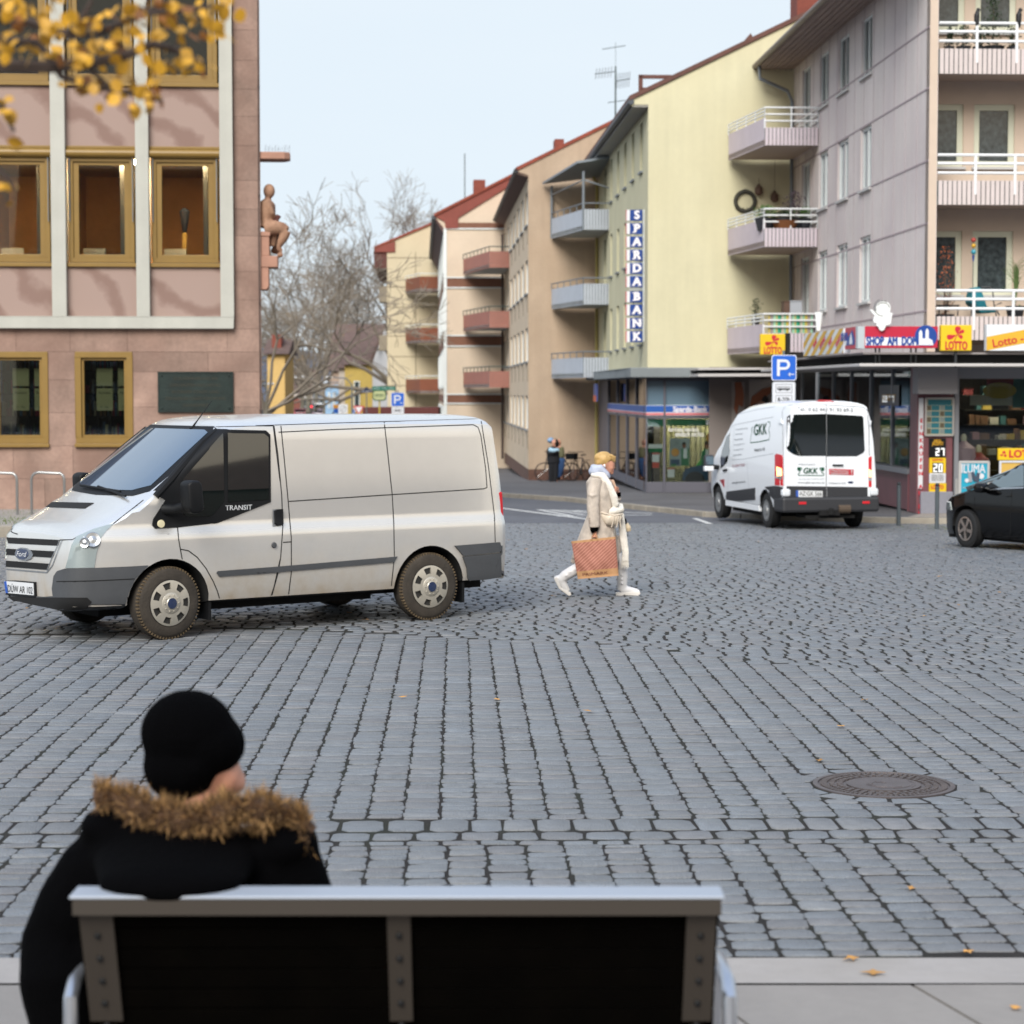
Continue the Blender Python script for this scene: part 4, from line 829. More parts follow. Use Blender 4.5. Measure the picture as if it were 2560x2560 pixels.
# ---------------- cream house with terracotta balconies
Cx = Fr(0, 137, gz(100) + .12, 2.47); Cx.M.translation.x = at('E', 905, 1000, 137).x; Cx.I = Cx.M.inverted()
m_creamw = mat('cream_plaster', '#c2b69a', .9, var=.05, vs=.6)
cb = thing('cream_building', 'cream plastered house with terracotta balconies behind the banded house', 'building', M=Cx.M)
W = lambda x, y: Cx.front('E', x, y)
c0, c1, c2 = W(905, 690), W(812, 668), W(1215, 485); s2_ = (c2[1] - c1[1]) / (c2[0] - c1[0])
mb = MB(); mb.box(0, 17, .01, 20, -.2, c0[1] - .01); mb.add([(p[0], 0, p[1]) for p in [(0, -.2), (0, c0[1]), c1, (10, c1[1] + s2_ * 10), (17, c1[1]), (17, -.2)]], [list(range(6))]); mb.build('wall', m_creamw, cb)
mb = MB(); q = [W(*a) for a in ((812, 668), (960, 615), (960, 690), (905, 692), (820, 690))]; mb.prism(q, 'y', -.08, 0); mb.build('verge_board', m_redfas, cb)
mb = MB(); roofslab(mb, [(c1[0], c1[1]), (10, c1[1] + s2_ * 10), (17, c1[1])], 20, over=.1); mb.build('roof', m_redtile, cb)
mb = MB(); q = W(815, 800); mb.prism([(c1[0], c1[1] - .1), (0, c0[1] - .1), (0, q[1]), (q[0], q[1])], 'y', .05, 18); mb.build('soffit', mat('eave_brown', '#5a3630', .8), cb)
mb = MB()
for y in (730, 930, 1071, 1270, 1412, 1612): z = W(1000, y)[1]; mb.box(0, 9, -.012, -.001, z - .02, z + .02)
mb.box(W(1097, 0)[0], W(1097, 0)[0] + .04, -.012, -.001, 0, c0[1]); mb.build('panel_joint', mat('groove', '#6d6254'), cb)
m_tbal = mat('rust_panel', '#7a4630', .7, var=.05, vs=2)
def wl(x, Y): return inv(Cx, (at('E', x, 1000, Y).x, Y))
bl = [wl(1032, 136.9), wl(1130, 133.4), wl(1262, 133.6), wl(1262, 136.9)]
for n_, (y0, y1_, y2_) in enumerate(((945, 858, 838), (1300, 1212, 1190), (1650, 1566, 1545))):
    balcony(cb, bl, El(1130, y0 + 15, 133.4, Cx), El(1130, y1_, 133.4, Cx), El(1130, y2_, 133.4, Cx), m_tbal, m_gslab, m_pvc, plain=(0, 1, 2))
for y0, y1_ in ((1032, 920), (1368, 1262)):
    a, b = W(848, y0), W(905, y1_); mb = MB(); mb.box(a[0], b[0], .5, 3, a[1], b[1]); mb.build('side_balcony', mat('side_balcony_grey', '#867d6d', .8), cb)
# ---------------- mauve corner house with the kiosk
m_mauve = mat('mauve_panel', '#d2c9c6', .9, streak=.06, var=.06, vs=.9, bump=.3, bs=40, stain='#bdb1b2', ss=.45); m_mbei = mat('pale_beige_render', '#c3b2a2', .9, var=.03)
Mx = Fr(9.09, 46.9, gz(46.9) + .12, 2.47); DM = 17.0
mv = thing('mauve_building', 'mauve panelled corner house with balconies above the kiosk', 'building', M=Mx.M)
G0 = lambda x, y, v=0: Mx.front('G', x, y, v)
G1 = lambda x, y: Mx.side('G', x, y)
zE = 12.6; zB = 3.55
mc = [(G1(917, 0)[0], G1(845, 0)[0]), (G1(762, 0)[0], G1(692, 0)[0]), (G1(625, 0)[0], G1(566, 0)[0]), (G1(503, 0)[0], G1(450, 0)[0])]
def rowz(x, ya, yb): return G1(x, yb)[1], G1(x, ya)[1]
rw0 = rowz(880, 845, 1265); rw_ = [rowz(880, 110, 505), rw0, (2 * rw0[0] - rowz(880, 110, 505)[0], 2 * rw0[1] - rowz(880, 110, 505)[1])]
hm = [(c[0], c[1], r[0] - (.5 if i == 3 else 0), r[1]) for i, c in enumerate(mc) for r in rw_]
mb = MB(); mb.holed(FS(0), 0, DM, zB, zE, hm, .15); mb.build('wall', m_mauve, mv)
mj = mat('panel_groove', '#a39599', .9)
mb = MB()
for i, (x, y) in enumerate(((1270, 200), (1270, 605), (1270, 1085), (1265, 1505))): z = G1(x, y)[1]; mb.box(-.012, .0, 0, DM, z - .018, z + .018)
z = zB + .9; mb.box(-.012, 0, 0, DM, z - .018, z + .018); y = 1.15
while y < DM: mb.box(-.008, -.0, y - .008, y + .008, zB, zE); y += 1.15
mb.build('panel_joint', mj, mv)
for i, h in enumerate(hm): window(mv, FS(0), *h, fm=m_pvc, pm=m_pane if i % 3 == 0 else m_panec, t=.07, sill=True, mull=(.5,), back=.1, sm=mat('white_sill', '#b4b4b4', .6))
# eaves
e0 = Mx.side('G', 640, 5, -1.1); ze = Mx.side('G', 200, 405, -1.1)[1]
mb = MB(); mb.add([(-1.1, -.3, ze), (0, -.3, ze), (0, DM + .6, ze), (-1.1, DM + .6, ze), (-1.1, -.3, ze + .1), (0, -.3, ze + .45), (0, DM + .6, ze + .45), (-1.1, DM + .6, ze + .1)], [(0, 1, 2, 3), (4, 5, 6, 7), (0, 1, 5, 4), (2, 3, 7, 6)])
for k in range(7): x = -1.05 + k * .16; mb.box(x, x + .02, -.3, DM + .6, ze - .03, ze)
mb.build('soffit', mat('slatted_soffit', '#92827c', .8, var=.1), mv)
mb = MB(); mb.box(0.001, .2, 0, DM, zE, ze + .1); mb.build('wall_head', m_mauve, mv)
mb = MB(); mb.tube([(-1.15, -.4, ze + .08), (-1.15, DM + .7, ze + .08)], .085, 10); mb.build('gutter', mat('brown_gutter', '#6d6058', .5), mv)
mb = MB(); mb.tube([(-1.1, DM - .4, ze + .02), (-1.08, DM - .4, ze - .35), (-.25, DM - .35, ze - .7), (-.1, DM - .3, ze - 1.0), (-.1, DM - .3, .3)], .055, 8); mb.build('downpipe', m_gutter, mv)
mb = MB(); mb.prism([(-1.1, ze + .1), (5.5, ze + 3.4), (12, ze + .1)], 'y', .2, DM); mb.build('roof', m_tile, mv)
# front face with loggias
RX = 9.0; u0 = G0(1358, 0)[0]; RV = 1.25
mb = MB(); mb.box(.0, u0, -.001, .3, zB, ze); mb.mi = 0
mb.build('corner_strip', m_mbei, mv)
lvz = [(G0(1400, 490)[1], G0(1400, 328)[1], G0(1400, 155)[1]), (G0(1400, 1368)[1], G0(1400, 1212)[1], G0(1400, 1040)[1]), (Mx.front('R', 400, 1545)[1], Mx.front('R', 400, 1240)[1], Mx.front('R', 400, 895)[1])]
hw2 = []
for li, (z0, z1, z2) in enumerate(lvz):
    for (xa, xb) in ((1300, 1535), (1607, 1880), (2010, 2290)):
        b_, t_ = {0: ((-330, 205)), 1: (1112, 690), 2: (1975, 1545)}[li] if li else (205, -330)
        hw2.append((G0(xa, 0, RV)[0], G0(xb, 0, RV)[0], G0(0, b_, RV)[1], G0(0, t_, RV)[1]))
mb = MB(); mb.holed(FF(RV), u0, RX, zB, ze, hw2, .12); mb.mi = 1; mb.box(u0 - .01, u0 + .01, 0, RV, zB, ze)
zs = lvz[1][0]; mb.build('loggia_wall', [m_mbei, m_mauve], mv)
mb = MB(); mb.box(u0 + .02, RX, RV - .006, RV - .003, zB, lvz[2][0] - .1); mb.build('loggia_paint', m_mauve, mv)
for i, h in enumerate(hw2): window(mv, FF(RV), *h, fm=mat('cream_frame', '#c9cbb8', .5), pm=mat('lace_pane', '#3c4447', .1, var=.5, vs=9, spec=.8), t=.13, sill=True, back=.1, sm=mat('white_sill', '#b4b4b4'))
for z0, z1, z2 in lvz:
    mb = MB(); mb.box(u0, RX, .02, RV + .0, z0, z0 + .18); b = mb.build('balcony', mat('balcony_underside', '#a8988e', .85), mv)
    mb = MB(); corr(mb, (u0 + .02, -.02), (RX, -.02), z0 - .02, z1, pitch=.105, d=.035); mb.build('parapet', [mat('ribbed_cladding', '#c5bab8', .7, var=.04), mat('rib_gap_shade', '#57605f')], b)
    mb = MB(); hh = z2 - z1
    for k in (1, .67, .3): mb.tube([(u0 + .02, -.03, z1 + hh * k), (RX, -.03, z1 + hh * k)], .032, 8)
    x = G0(1618, 0)[0]; 
    while x < RX: mb.tube([(x, -.03, z1 - .3), (x, -.03, z2)], .034, 8); x += G0(1885, 0)[0] - G0(1618, 0)[0]
    mb.build('railing', mat('white_enamel', '#dfe2e4', .35), b)
# corner balconies in the recess against the yellow gable
m_lil = mat('lilac_panel', '#c2b7bf', .75, var=.04, vs=2)
bp = [inv(Mx, p) for p in ((6.41, 63.7), (7.02, 59.8), (8.5, 59.86))]; bp.append((-.02, bp[2][1])); bp = bp[:2] + [bp[3]]
St = lambda x, y, k='S': (Mx.I @ at(k, x, y, 59.8)).z
for z0, zc, zr in ((St(1620, 1010, 'T'), St(1650, 862, 'T'), St(1620, 695, 'T')), (St(185, 1655, 'G'), St(250, 1530, 'G'), St(185, 1400, 'G')), (St(790, 845), St(820, 560), St(790, 270))):
    balcony(mv, bp + [(-.02, bp[0][1])], z0, zc, zr, m_lil, mat('balcony_underside', '#a8988e'), mat('white_enamel', '#dfe2e4'), rails=3, plain=(0, 2), steps=[zr - .28, zc, zc])
# ---------- ground floor: canopy, shop, pillar
zc0, zc1 = Mx.front('H', 1300, 696, -1.6)[1], Mx.front('H', 1300, 672, -1.6)[1]; xc = Mx.front('H', 615, 0, -1.6)[0]
mb = MB(); mb.prism([(xc, -1.6), (RX, -1.6), (RX, 2), (.4, 2), (.4, 11.5), (xc, 11.5)], 'z', zc0, zc1); mb.build('canopy', mat('canopy_edge', '#b9b6b4', .6), mv, bevel=.01)
zk = Mx.front('H', 1300, 600, -1.2)[1]
mb = MB(); mb.prism([(xc + .45, -1.2), (RX, -1.2), (RX, .1), (.02, .1), (.02, 11.2), (xc + .45, 11.2)], 'z', zc1 + .002, zk); mb.build('canopy_box', mat('black_felt', '#131517', .85, var=.3, vs=2), mv)
mb = MB(); mb.prism([(xc + .1, -1.5), (RX, -1.5), (RX, 0), (.01, 0), (.01, 11), (xc + .1, 11)], 'z', zk + .002, zk + .04); mb.build('canopy_deck', mat('deck_grey', '#8c8685', .8), mv)
mb = MB(); a = Mx.I @ at('S', 0, 1085, 61.5); b = Mx.I @ at('S', 900, 1110, 60); c = Mx.I @ at('S', 0, 1215, 61.5)
mb.prism([(a.x - .4, a.y), (b.x + .6, b.y), (b.x + .6, b.y + 3.5), (a.x - .4, a.y + 1.9)], 'z', c.z, c.z + .08); mb.mi = 1; mb.prism([(a.x - .2, a.y + .25), (b.x + .6, b.y + .25), (b.x + .6, b.y + 3.5), (a.x - .2, a.y + 1.7)], 'z', c.z + .08, a.z - .06)
mb.mi = 0; mb.prism([(a.x - .4, a.y), (b.x + .6, b.y), (b.x + .6, b.y + 3.5), (a.x - .4, a.y + 1.9)], 'z', a.z - .06, a.z); mb.build('rear_canopy', [mat('canopy_edge', '#b9b6b4'), mat('black_felt', '#131517')], mv)
H0 = lambda x, y, v=0: Mx.front('H', x, y, v)
m_tilered = mat('red_brown_tile', '#6f454b', .45, var=.1, vs=2)
pl0, pl1 = H0(1085, 0)[0], H0(1372, 0)[0]
mb = MB(); mb.box(pl0, pl1, 0, .7, .0, zc0); mb.mi = 0; mb.box(H0(1372, 0)[0], H0(1385, 0)[0], .1, .6, 0, zc0); mb.build('pillar', m_tilered, mv, bevel=.01)
mb = MB(); mb.box(H0(1110, 0)[0], H0(1370, 0)[0], -.12, -.001, 0, H0(0, 1705)[1]); mb.build('pillar_foot', mat('grey_granite', '#82838d', .5, var=.05, vs=20), mv, bevel=.01)
mb = MB(); a, b = H0(1038, 705), H0(1352, 918); mb.box(a[0], b[0], -.5, .02, b[1], a[1]); mb.build('shutter_box', mat('light_grey_sheet', '#918f92', .6), mv, bevel=.01)
# street side glazing
yA, yB = .9, 8.2; zs_ = Mx.side('H', 940, 1640)[1]; zs_ = .95
mb = MB(); mb.box(-.05, .1, yA, 16.5, 0, zs_ - .12); mb.mi = 1; mb.box(-.2, .1, yA, yB, zs_ - .12, zs_); y = yA
while y < 16: mb.box(-.04, .08, y - .05, y + .05, zs_, zc0); y += 2.4
mb.mi = 0; mb.box(-.05, pl0, yA - .05, yA + .02, 0, zs_ - .12); mb.mi = 1; mb.box(-.05, pl0, yA - .05, yA + .0, zs_ - .1, zs_)
mb.box(-.05, .04, yA - .06, yA + .04, zs_, zc0); mb.box(.55, .63, yA - .06, yA + .04, zs_, zc0)
sf2 = mb.build('street_shop_front', [m_tilered, mat('alu_frame', '#84868c', .45, metal=.3)], mv)
mb = MB(); mb.box(.0, .01, yA, 16, zs_, zc0); mb.box(0, pl0, yA, yA + .01, zs_, zc0); mb.build('pane', m_shopglass, sf2)
# front shop window
wx0 = H0(1385, 0)[0]; wx1 = H0(1420, 0)[0]; zb0 = H0(0, 1590)[1]
mb = MB(); mb.box(wx0, wx1, -.02, .1, 0, zc0); mb.box(wx1, RX, 0, .1, 0, zb0); mb.box(wx1, RX, 0, .1, zc0 - .25, zc0)
for x in (3.4, 5.6): mb.box(x, x + .07, 0, .1, zb0, zc0 - .25)
sf3 = mb.build('kiosk_front', mat('alu_frame', '#84868c'), mv)
mb = MB(); mb.box(wx1, RX, .04, .05, zb0, zc0 - .25); mb.build('pane', m_shopglass, sf3)
mb = MB(); mb.box(.3, RX, 5, 5.1, 0, zc0); mb.box(.3, RX, .3, 5, zc0 - .02, zc0 + .01); mb.box(RX, RX + .1, .2, 5, 0, zc0); mb.box(.9, 1.0, 1.0, 16, 0, zc0); mb.build('shop_interior', mat('dark_shop_wall', '#322b27', .8, var=.3, vs=1), mv)
mb = MB()
for x in (2, 4, 6, 8): mb.box(x - .7, x + .5, 1.6, 1.75, zc0 - .14, zc0 - .1)
mb.build('shop_lamp', mat('lit_tube', '#fff0cf'), mv)
rs = random.Random(21); gm = [mat('goods_%s' % n_, c, .6) for n_, c in (('white', '#b5b0a8'), ('red', '#8c2f35'), ('brown', '#6a4c38'), ('teal', '#3f6a70'), ('yellow', '#b59a45'), ('pink', '#a5808a'))]
mb = MB(); sh = MB()
for lv_ in range(6):
    z = .9 + lv_ * .34; sh.box(1.5, 8.8, 1.3 + lv_ * .3, 1.7 + lv_ * .3, z - .02, z); x = 1.55
    while x < 8.7:
        w_ = rs.uniform(.08, .3); h = rs.uniform(.08, .26); mb.mi = rs.choice((0, 0, 1, 2, 2, 3, 4, 5))
        if rs.random() < .7: mb.box(x, x + w_ * .8, 1.35 + lv_ * .3, 1.6 + lv_ * .3, z, z + h)
        x += w_
sh.build('shelf', m_shelf, sf3); mb.build('goods', gm, sf3)
for i, (x, y, c, w_) in enumerate((('R', 0, 0, 0),) * 0 + ((1450, 1390, 5, .28), (1570, 1480, 1, .25))):
    a = H0(x, y, .5); mb = MB(); mb.lathe([(w_ * .75, -.5), (w_, -.15), (w_ * .95, .1), (w_ * .35, .22), (.06, .26)], (a[0], .55, a[1]), n=14); mb.mi = 1; mb.lathe([(.06, .26), (.07, .33), (.05, .4), (0, .42)], (a[0], .55, a[1]), n=12)
    mb.build('mannequin', [gm[c], mat('mannequin_skin', '#c9bfa8', .5)], sf3, smooth=True)
mb = MB(); a, b = H0(1500, 930, .3), H0(1845, 1010, .3); mb.mi = 0; mb.box(a[0], b[0], .3, .33, b[1], a[1]); a, b = H0(1632, 785, .28), H0(1845, 930, .28); mb.mi = 1; mb.box(a[0], b[0], .28, .3, b[1], a[1]); c = H0(1735, 890, .27); mb.mi = 4; mb.ball((c[0], .27, c[1]), (.38, .01, .18)); mb.mi = 3; a, b = H0(1845, 790, .28), H0(2000, 1030, .28); mb.box(a[0], b[0], .28, .3, b[1], a[1])
mb.build('window_poster', gm, sf3)
# rear beauty shop pictures under the rear canopy
mb = MB(); mb.box(-2.55, -.01, 16.4, 16.5, 0, 3.4); mb.build('rear_shop_wall', mat('rear_panel', '#7f7773', .7), mv)
mb = MB(); bq = lambda x, y: (lambda q: (q[0], q[1]))(Mx.front('S', x, y, 16.35))
mb.mi = 0; a, b = bq(560, 1260), bq(890, 1700); mb.box(a[0], b[0], 16.34, 16.36, b[1], a[1]); a, b = bq(300, 1290), bq(490, 1800); mb.box(a[0], b[0], 16.34, 16.36, b[1] - .5, a[1])
mb.mi = 1; mb.prism([bq(*p) for p in ((340, 1300), (440, 1300), (480, 1500), (460, 1680), (400, 1640), (370, 1800), (330, 1700), (350, 1480))], 'y', 16.3, 16.33); mb.prism([bq(*p) for p in ((560, 1700), (600, 1520), (700, 1450), (760, 1400), (890, 1370), (880, 1470), (760, 1560), (640, 1640))], 'y', 16.3, 16.33)
mb.mi = 2; c = bq(800, 1570); mb.ball((c[0], 16.3, c[1]), (.1, .02, .13)); mb.mi = 3; c = bq(740, 1640); mb.ball((c[0], 16.28, c[1]), (.14, .02, .1))
mb.build('shop_poster', [mat('poster_pale', '#9a938f', .6), mat('poster_hair', '#8c5236', .6), mat('black_hair', '#1b1515', .6), mat('poster_skin2', '#b08b78', .6)], mv)
# kiosk menu board, number displays
tk = thing('menu_board', 'framed board of small price pictures high on the red-brown pillar', 'board', M=Mx.M)
a, b = H0(1135, 945), H0(1362, 1258); mb = MB(); ring(mb, FF(-.06), a[0], b[0], b[1], a[1], .035, 0, .05); mb.build('frame', mat('silver_frame', '#b3aeab', .4, metal=.4), tk, bevel=.01)
mb = MB(); mb.mi = 0; mb.box(a[0] + .03, b[0] - .03, -.03, -.01, b[1] + .03, a[1] - .03); W_, H_ = b[0] - a[0], a[1] - b[1]
for r_ in range(5):
    for c_ in range(2): mb.mi = 1; x = a[0] + .14 + c_ * W_ * .46; z = b[1] + .06 + r_ * H_ * .15; mb.box(x, x + W_ * .27, -.035, -.03, z, z + H_ * .12); mb.mi = 2 + (r_ + c_) % 2; mb.box(x - .1, x - .01, -.035, -.03, z, z + H_ * .12)
mb.mi = 1; mb.box(a[0] + .06, b[0] - .06, -.035, -.03, a[1] - H_ * .2, a[1] - .05); mb.build('pictures', [mat('board_cream', '#9fa08a', .5), mat('board_teal', '#1f6b78', .5), mat('board_brown', '#5b5240', .5), mat('board_grey', '#7d8784', .5)], tk)
def P0(x, y, v=0): return Mx.front('P', x, y, v)
def seg7(mb, s_, x, z, w_, h_, v, t=.03):
    on = {'2': 'abged', '7': 'abc', '0': 'abcdef'}; g = w_ * .35
    for i, ch in enumerate(s_):
        X0 = x + i * (w_ + g); R_ = {'a': (X0, X0 + w_, z + h_ - t, z + h_), 'g': (X0, X0 + w_, z + h_ / 2 - t / 2, z + h_ / 2 + t / 2), 'd': (X0, X0 + w_, z, z + t),
            'b': (X0 + w_ - t, X0 + w_, z + h_ / 2, z + h_), 'c': (X0 + w_ - t, X0 + w_, z, z + h_ / 2), 'f': (X0, X0 + t, z + h_ / 2, z + h_), 'e': (X0, X0 + t, z, z + h_ / 2)}
        for k in on[ch]: q = R_[k]; mb.box(q[0], q[1], v - .006, v, q[2], q[3])
m_dsp = mat('display_black', '#0c0e11', .3); m_lotY = mat('lottery_yellow', '#d8b516', .5); m_lotR = mat('lottery_red', '#b8192f', .5); m_digit = mat('lit_digit', '#f2f4f5', .5, emit=.35)
td = thing('number_display', 'tall black and yellow number display on the red-brown pillar', 'display', M=Mx.M)
mb = MB()
for mi, (x0, y0, x1, y1_) in enumerate(((105, 460, 302, 695), (108, 697, 302, 880), (108, 882, 302, 1000), (105, 1003, 308, 1105))):
    mb.mi = (0, 1, 2, 1)[mi]; a, b = P0(x0, y0), P0(x1, y1_); mb.box(a[0], b[0], -.06, 0, b[1], a[1])
mb.build('panel', [m_dsp, m_lotY, mat('notice_white', '#c9cbd0', .6)], td)
mb = MB(); a, b = P0(180, 672), P0(288, 580); w_ = (b[0] - a[0]) / 2.35; seg7(mb, '27', a[0], a[1], w_, b[1] - a[1], -.061, t=.028); mb.build('digits', m_digit, td)
mb = MB(); a, b = P0(152, 868), P0(262, 768); w_ = (b[0] - a[0]) / 2.35; seg7(mb, '20', a[0], a[1], w_, b[1] - a[1], -.067, t=.026); mb.mi = 1; mb.box(a[0] - .02, b[0] + .02, -.0605, -.06, a[1] - .02, b[1] + .02); mb.build('digits', [m_digit, m_dsp], td)
mb = MB()
def wr(s_, x, y, px, fr_=P0, v=-.062, size=.1, **k): c = fr_(x, y); c2 = fr_(x + px, y); write(mb, s_, size, lambda X_, Y_, Z_: (c[0] + X_, v - Z_, c[1] + Y_), w=abs(c2[0] - c[0]), **k)
wr('LOTTO', 205, 724, 130, size=.06, bold=.004); wr('LOTTO', 200, 1052, 150, size=.12, bold=.006); mb.build('lettering', m_lotR, td)
mb = MB(); wr('MEGA', 205, 497, 90, size=.09, bold=.006); wr('JACKPOT', 205, 528, 140, size=.1, bold=.006); mb.build('gold_lettering', mat('gold_paint', '#b98c1c', .5), td)
mb = MB()
for i in range(5): wr('Spielteilnahme ab 18 Jahren', 205, 905 + i * 16, 150, size=.03)
mb.build('notice_lettering', mat('ink', '#22241f'), td)
mb = MB(); a, b = H0(1085, 950), H0(1113, 1680); mb.box(a[0], b[0], -.03, 0, b[1], a[1]); bnr = thing('vertical_banner', 'narrow vertical banner with red letters at the pillar edge', 'sign', M=Mx.M); mb.build('panel', mat('notice_white', '#c9cbd0'), bnr)
mb = MB(); cx_ = (a[0] + b[0]) / 2
for i, ch in enumerate('EINKAUFEN AM DOM'): write(mb, ch, .12, lambda X_, Y_, Z_: (cx_ + X_, -.033 - Z_, a[1] - .5 - i * .145 + Y_), bold=.006)
mb.build('lettering', m_lotR, bnr)
tw = thing('window_number_sign', 'black display reading 27 inside the angled kiosk window', 'display', M=Mx.M)
mb = MB(); a, b = Mx.side('H', 930, 845, -.02), Mx.side('H', 768, 1020, -.02); zt2, zb2 = a[1], Mx.side('H', 930, 1015, -.02)[1]; mb.box(-.03, -.02, a[0], b[0], zb2, zt2); mb.build('panel', m_dsp, tw)
mb = MB(); n0 = a[0] + .25 * (b[0] - a[0]); FW = (b[0] - a[0]) * .24
def flip(m_): return m_
t_ = MB(); seg7(t_, '27', 0, 0, FW, (zt2 - zb2) * .33, 0, t=.045); tot = FW * 2.35
mb.add([(-.031 + v[1], n0 + tot - v[0], zb2 + .08 + v[2]) for v in t_.v], t_.f); mb.build('digits', m_digit, tw)
mb = MB(); write(mb, 'JACKPOT', .2, lambda X_, Y_, Z_: (-.034 - Z_, (a[0] + b[0]) / 2 - X_, zt2 - .3 + Y_), w=(b[0] - a[0]) * .7, bold=.01); mb.build('lettering', mat('gold_paint', '#b98c1c'), tw)
# ---------- signs on the canopy
SV = -1.62
Hs = lambda x, y, v=SV: Mx.front('H', x, y, v)
m_shopred = mat('sign_crimson', '#b01c39', .45); m_sblue = mat('sign_navy', '#123f8c', .45); m_leg = mat('black_steel', '#25282b', .6)
sg = thing('kiosk_name_sign', 'long red and white kiosk sign with blue cathedral emblem', 'sign', M=Mx.M)
a, b = Hs(652, 372), Hs(1238, 548); mb = MB(); mb.box(a[0], b[0], SV, SV + .25, b[1], a[1]); mb.build('box', m_shopred, sg, bevel=.01)
mb = MB(); c, d = Hs(655, 462), Hs(1190, 527); mb.box(c[0], d[0] - .05, SV - .004, SV, d[1], c[1]); mb.build('white_strip', m_swh, sg)
mb = MB(); c = Hs(1142, 455); rr_ = (Hs(1232, 0)[0] - Hs(1052, 0)[0]) / 2; zlo = Hs(0, 527)[1]
pts = [(c[0] + rr_ * math.cos(t * PI / 24), c[1] + rr_ * math.sin(t * PI / 24)) for t in range(-24, 25)]; pts = [p for p in [(c[0] + rr_ * math.cos(t * PI / 24), max(zlo, c[1] + rr_ * math.sin(t * PI / 24))) for t in range(48)]]
mb.prism(pts, 'y', SV - .008, SV - .004); mb.build('emblem_disc', m_sblue, sg)
mb = MB(); mb.prism([Hs(*p) for p in ((1085, 524), (1085, 425), (1092, 410), (1100, 400), (1108, 410), (1113, 425), (1113, 470), (1138, 470), (1138, 410), (1145, 398), (1151, 388), (1158, 398), (1164, 410), (1164, 475), (1172, 470), (1180, 480), (1192, 482), (1196, 500), (1202, 524))], 'y', SV - .012, SV - .008); mb.build('cathedral_emblem', m_swh, sg)
mb = MB(); wr('SHOP  AM  DOM', 868, 494, 415, fr_=Hs, v=SV - .012, size=.25, bold=.014); mb.build('lettering', m_sblue, sg)
mb = MB()
for x in (745, 775, 1030, 1070): c = Hs(x, 548); mb.tube([(c[0], SV + .1, c[1]), (c[0] + .05, SV + .3, zc1)], .02, 5)
mb.build('bracket', m_leg, sg)
ss2 = thing('kiosk_side_sign', 'short red kiosk sign with blue emblem facing up the street', 'sign', M=Mx.M)
xs_ = Hs(600, 0)[0]; Ks = lambda x, y: Mx.side('H', x, y, xs_)
mb = MB(); mb.box(xs_ - .0, xs_ + .3, SV + .02, SV + .25, Hs(0, 550)[1], Hs(0, 372)[1]); mb.build('end_panel', mat('pale_grey_panel', '#aab4b8', .5), ss2)
y_a, y_b = SV + .27, Ks(492, 400)[0]; za, zb_ = Hs(0, 372)[1], Hs(0, 548)[1]
mb = MB(); mb.box(xs_, xs_ + .2, y_a, y_b, zb_, za); mb.build('box', m_shopred, ss2)
mb = MB(); mb.box(xs_ - .004, xs_, y_a + .1, y_b, zb_ + .08, zb_ + (za - zb_) * .47); mb.mi = 1; q = [(y_a + .05, zb_ + .08), (y_a + .05, za - .25), (y_a + .3, za - .06), (y_a + .8, za - .2), (y_a + .95, zb_ + .08)]; mb.prism(q, 'x', xs_ - .006, xs_ - .0045); mb.mi = 0; q = [(y_a + .3, zb_ + .1), (y_a + .3, za - .3), (y_a + .45, za - .12), (y_a + .6, za - .3), (y_a + .6, zb_ + .1)]; mb.prism(q, 'x', xs_ - .01, xs_ - .007); mb.build('white_strip', [m_swh, m_sblue], ss2)
mb = MB(); write(mb, 'SHOP  AM  DOM', .26, lambda X_, Y_, Z_: (xs_ - .008 - Z_, (y_a + y_b) / 2 + .6 - X_, zb_ + .26 + Y_), w=(y_b - y_a) * .62, bold=.004); mb.build('lettering', m_sblue, ss2)
def stripes(name, label, org, ax, L_, H_, words, slant, n, wd, rev=False, txs=.12, group=None):
    """white panel with slanting yellow stripes; org: lower corner, ax: unit direction along the panel (local), nrm towards the viewer"""
    o = thing(name, label, 'sign', M=Mx.M); ax = V(ax); nr = V((ax.y, -ax.x, 0)); og = V(org)
    F = lambda a, b, c=0: tuple(og + ax * a + V((0, 0, b)) + nr * c)
    mb = MB(); mb.add([F(0, 0, 0), F(L_, 0, 0), F(L_, H_, 0), F(0, H_, 0), F(0, 0, -.15), F(L_, 0, -.15), F(L_, H_, -.15), F(0, H_, -.15)], [(0, 1, 2, 3), (4, 5, 6, 7), (0, 1, 5, 4), (1, 2, 6, 5), (2, 3, 7, 6), (3, 0, 4, 7)]); mb.build('panel', mat('panel_white', '#d6dbe0', .45), o)
    mb = MB()
    for k in range(-2, n + 2):
        x = k * wd
        bm = bmesh.new(); f = bm.faces.new([bm.verts.new(p) for p in ((x, 0, 0), (x + wd * .5, 0, 0), (x + wd * .5 + slant, H_, 0), (x + slant, H_, 0))])
        for c_, nn in (((0, 0, 0), (-1, 0, 0)), ((L_, 0, 0), (1, 0, 0))): bmesh.ops.bisect_plane(bm, geom=bm.verts[:] + bm.edges[:] + bm.faces[:], plane_co=c_, plane_no=nn, clear_outer=True)
        for f in bm.faces: mb.add([F(v.co.x, v.co.y, .004) for v in f.verts], [list(range(len(f.verts)))])
        bm.free()
    mb.build('stripe', mat('stripe_yellow', '#d0a42c', .5), o)
    mb = MB(); an_ = math.atan2(H_, slant)
    for k, wtx in enumerate(words):
        cxx = k * wd + wd * (.75) + slant / 2
        if cxx > L_ - .15 or cxx < .15: continue
        write(mb, wtx, txs, lambda X_, Y_, Z_: F(cxx + X_ * math.cos(an_) - Y_ * math.sin(an_), H_ / 2 + X_ * math.sin(an_) + Y_ * math.cos(an_), .008 + Z_), bold=.004)
    mb.build('lettering', m_lotR, o); return o
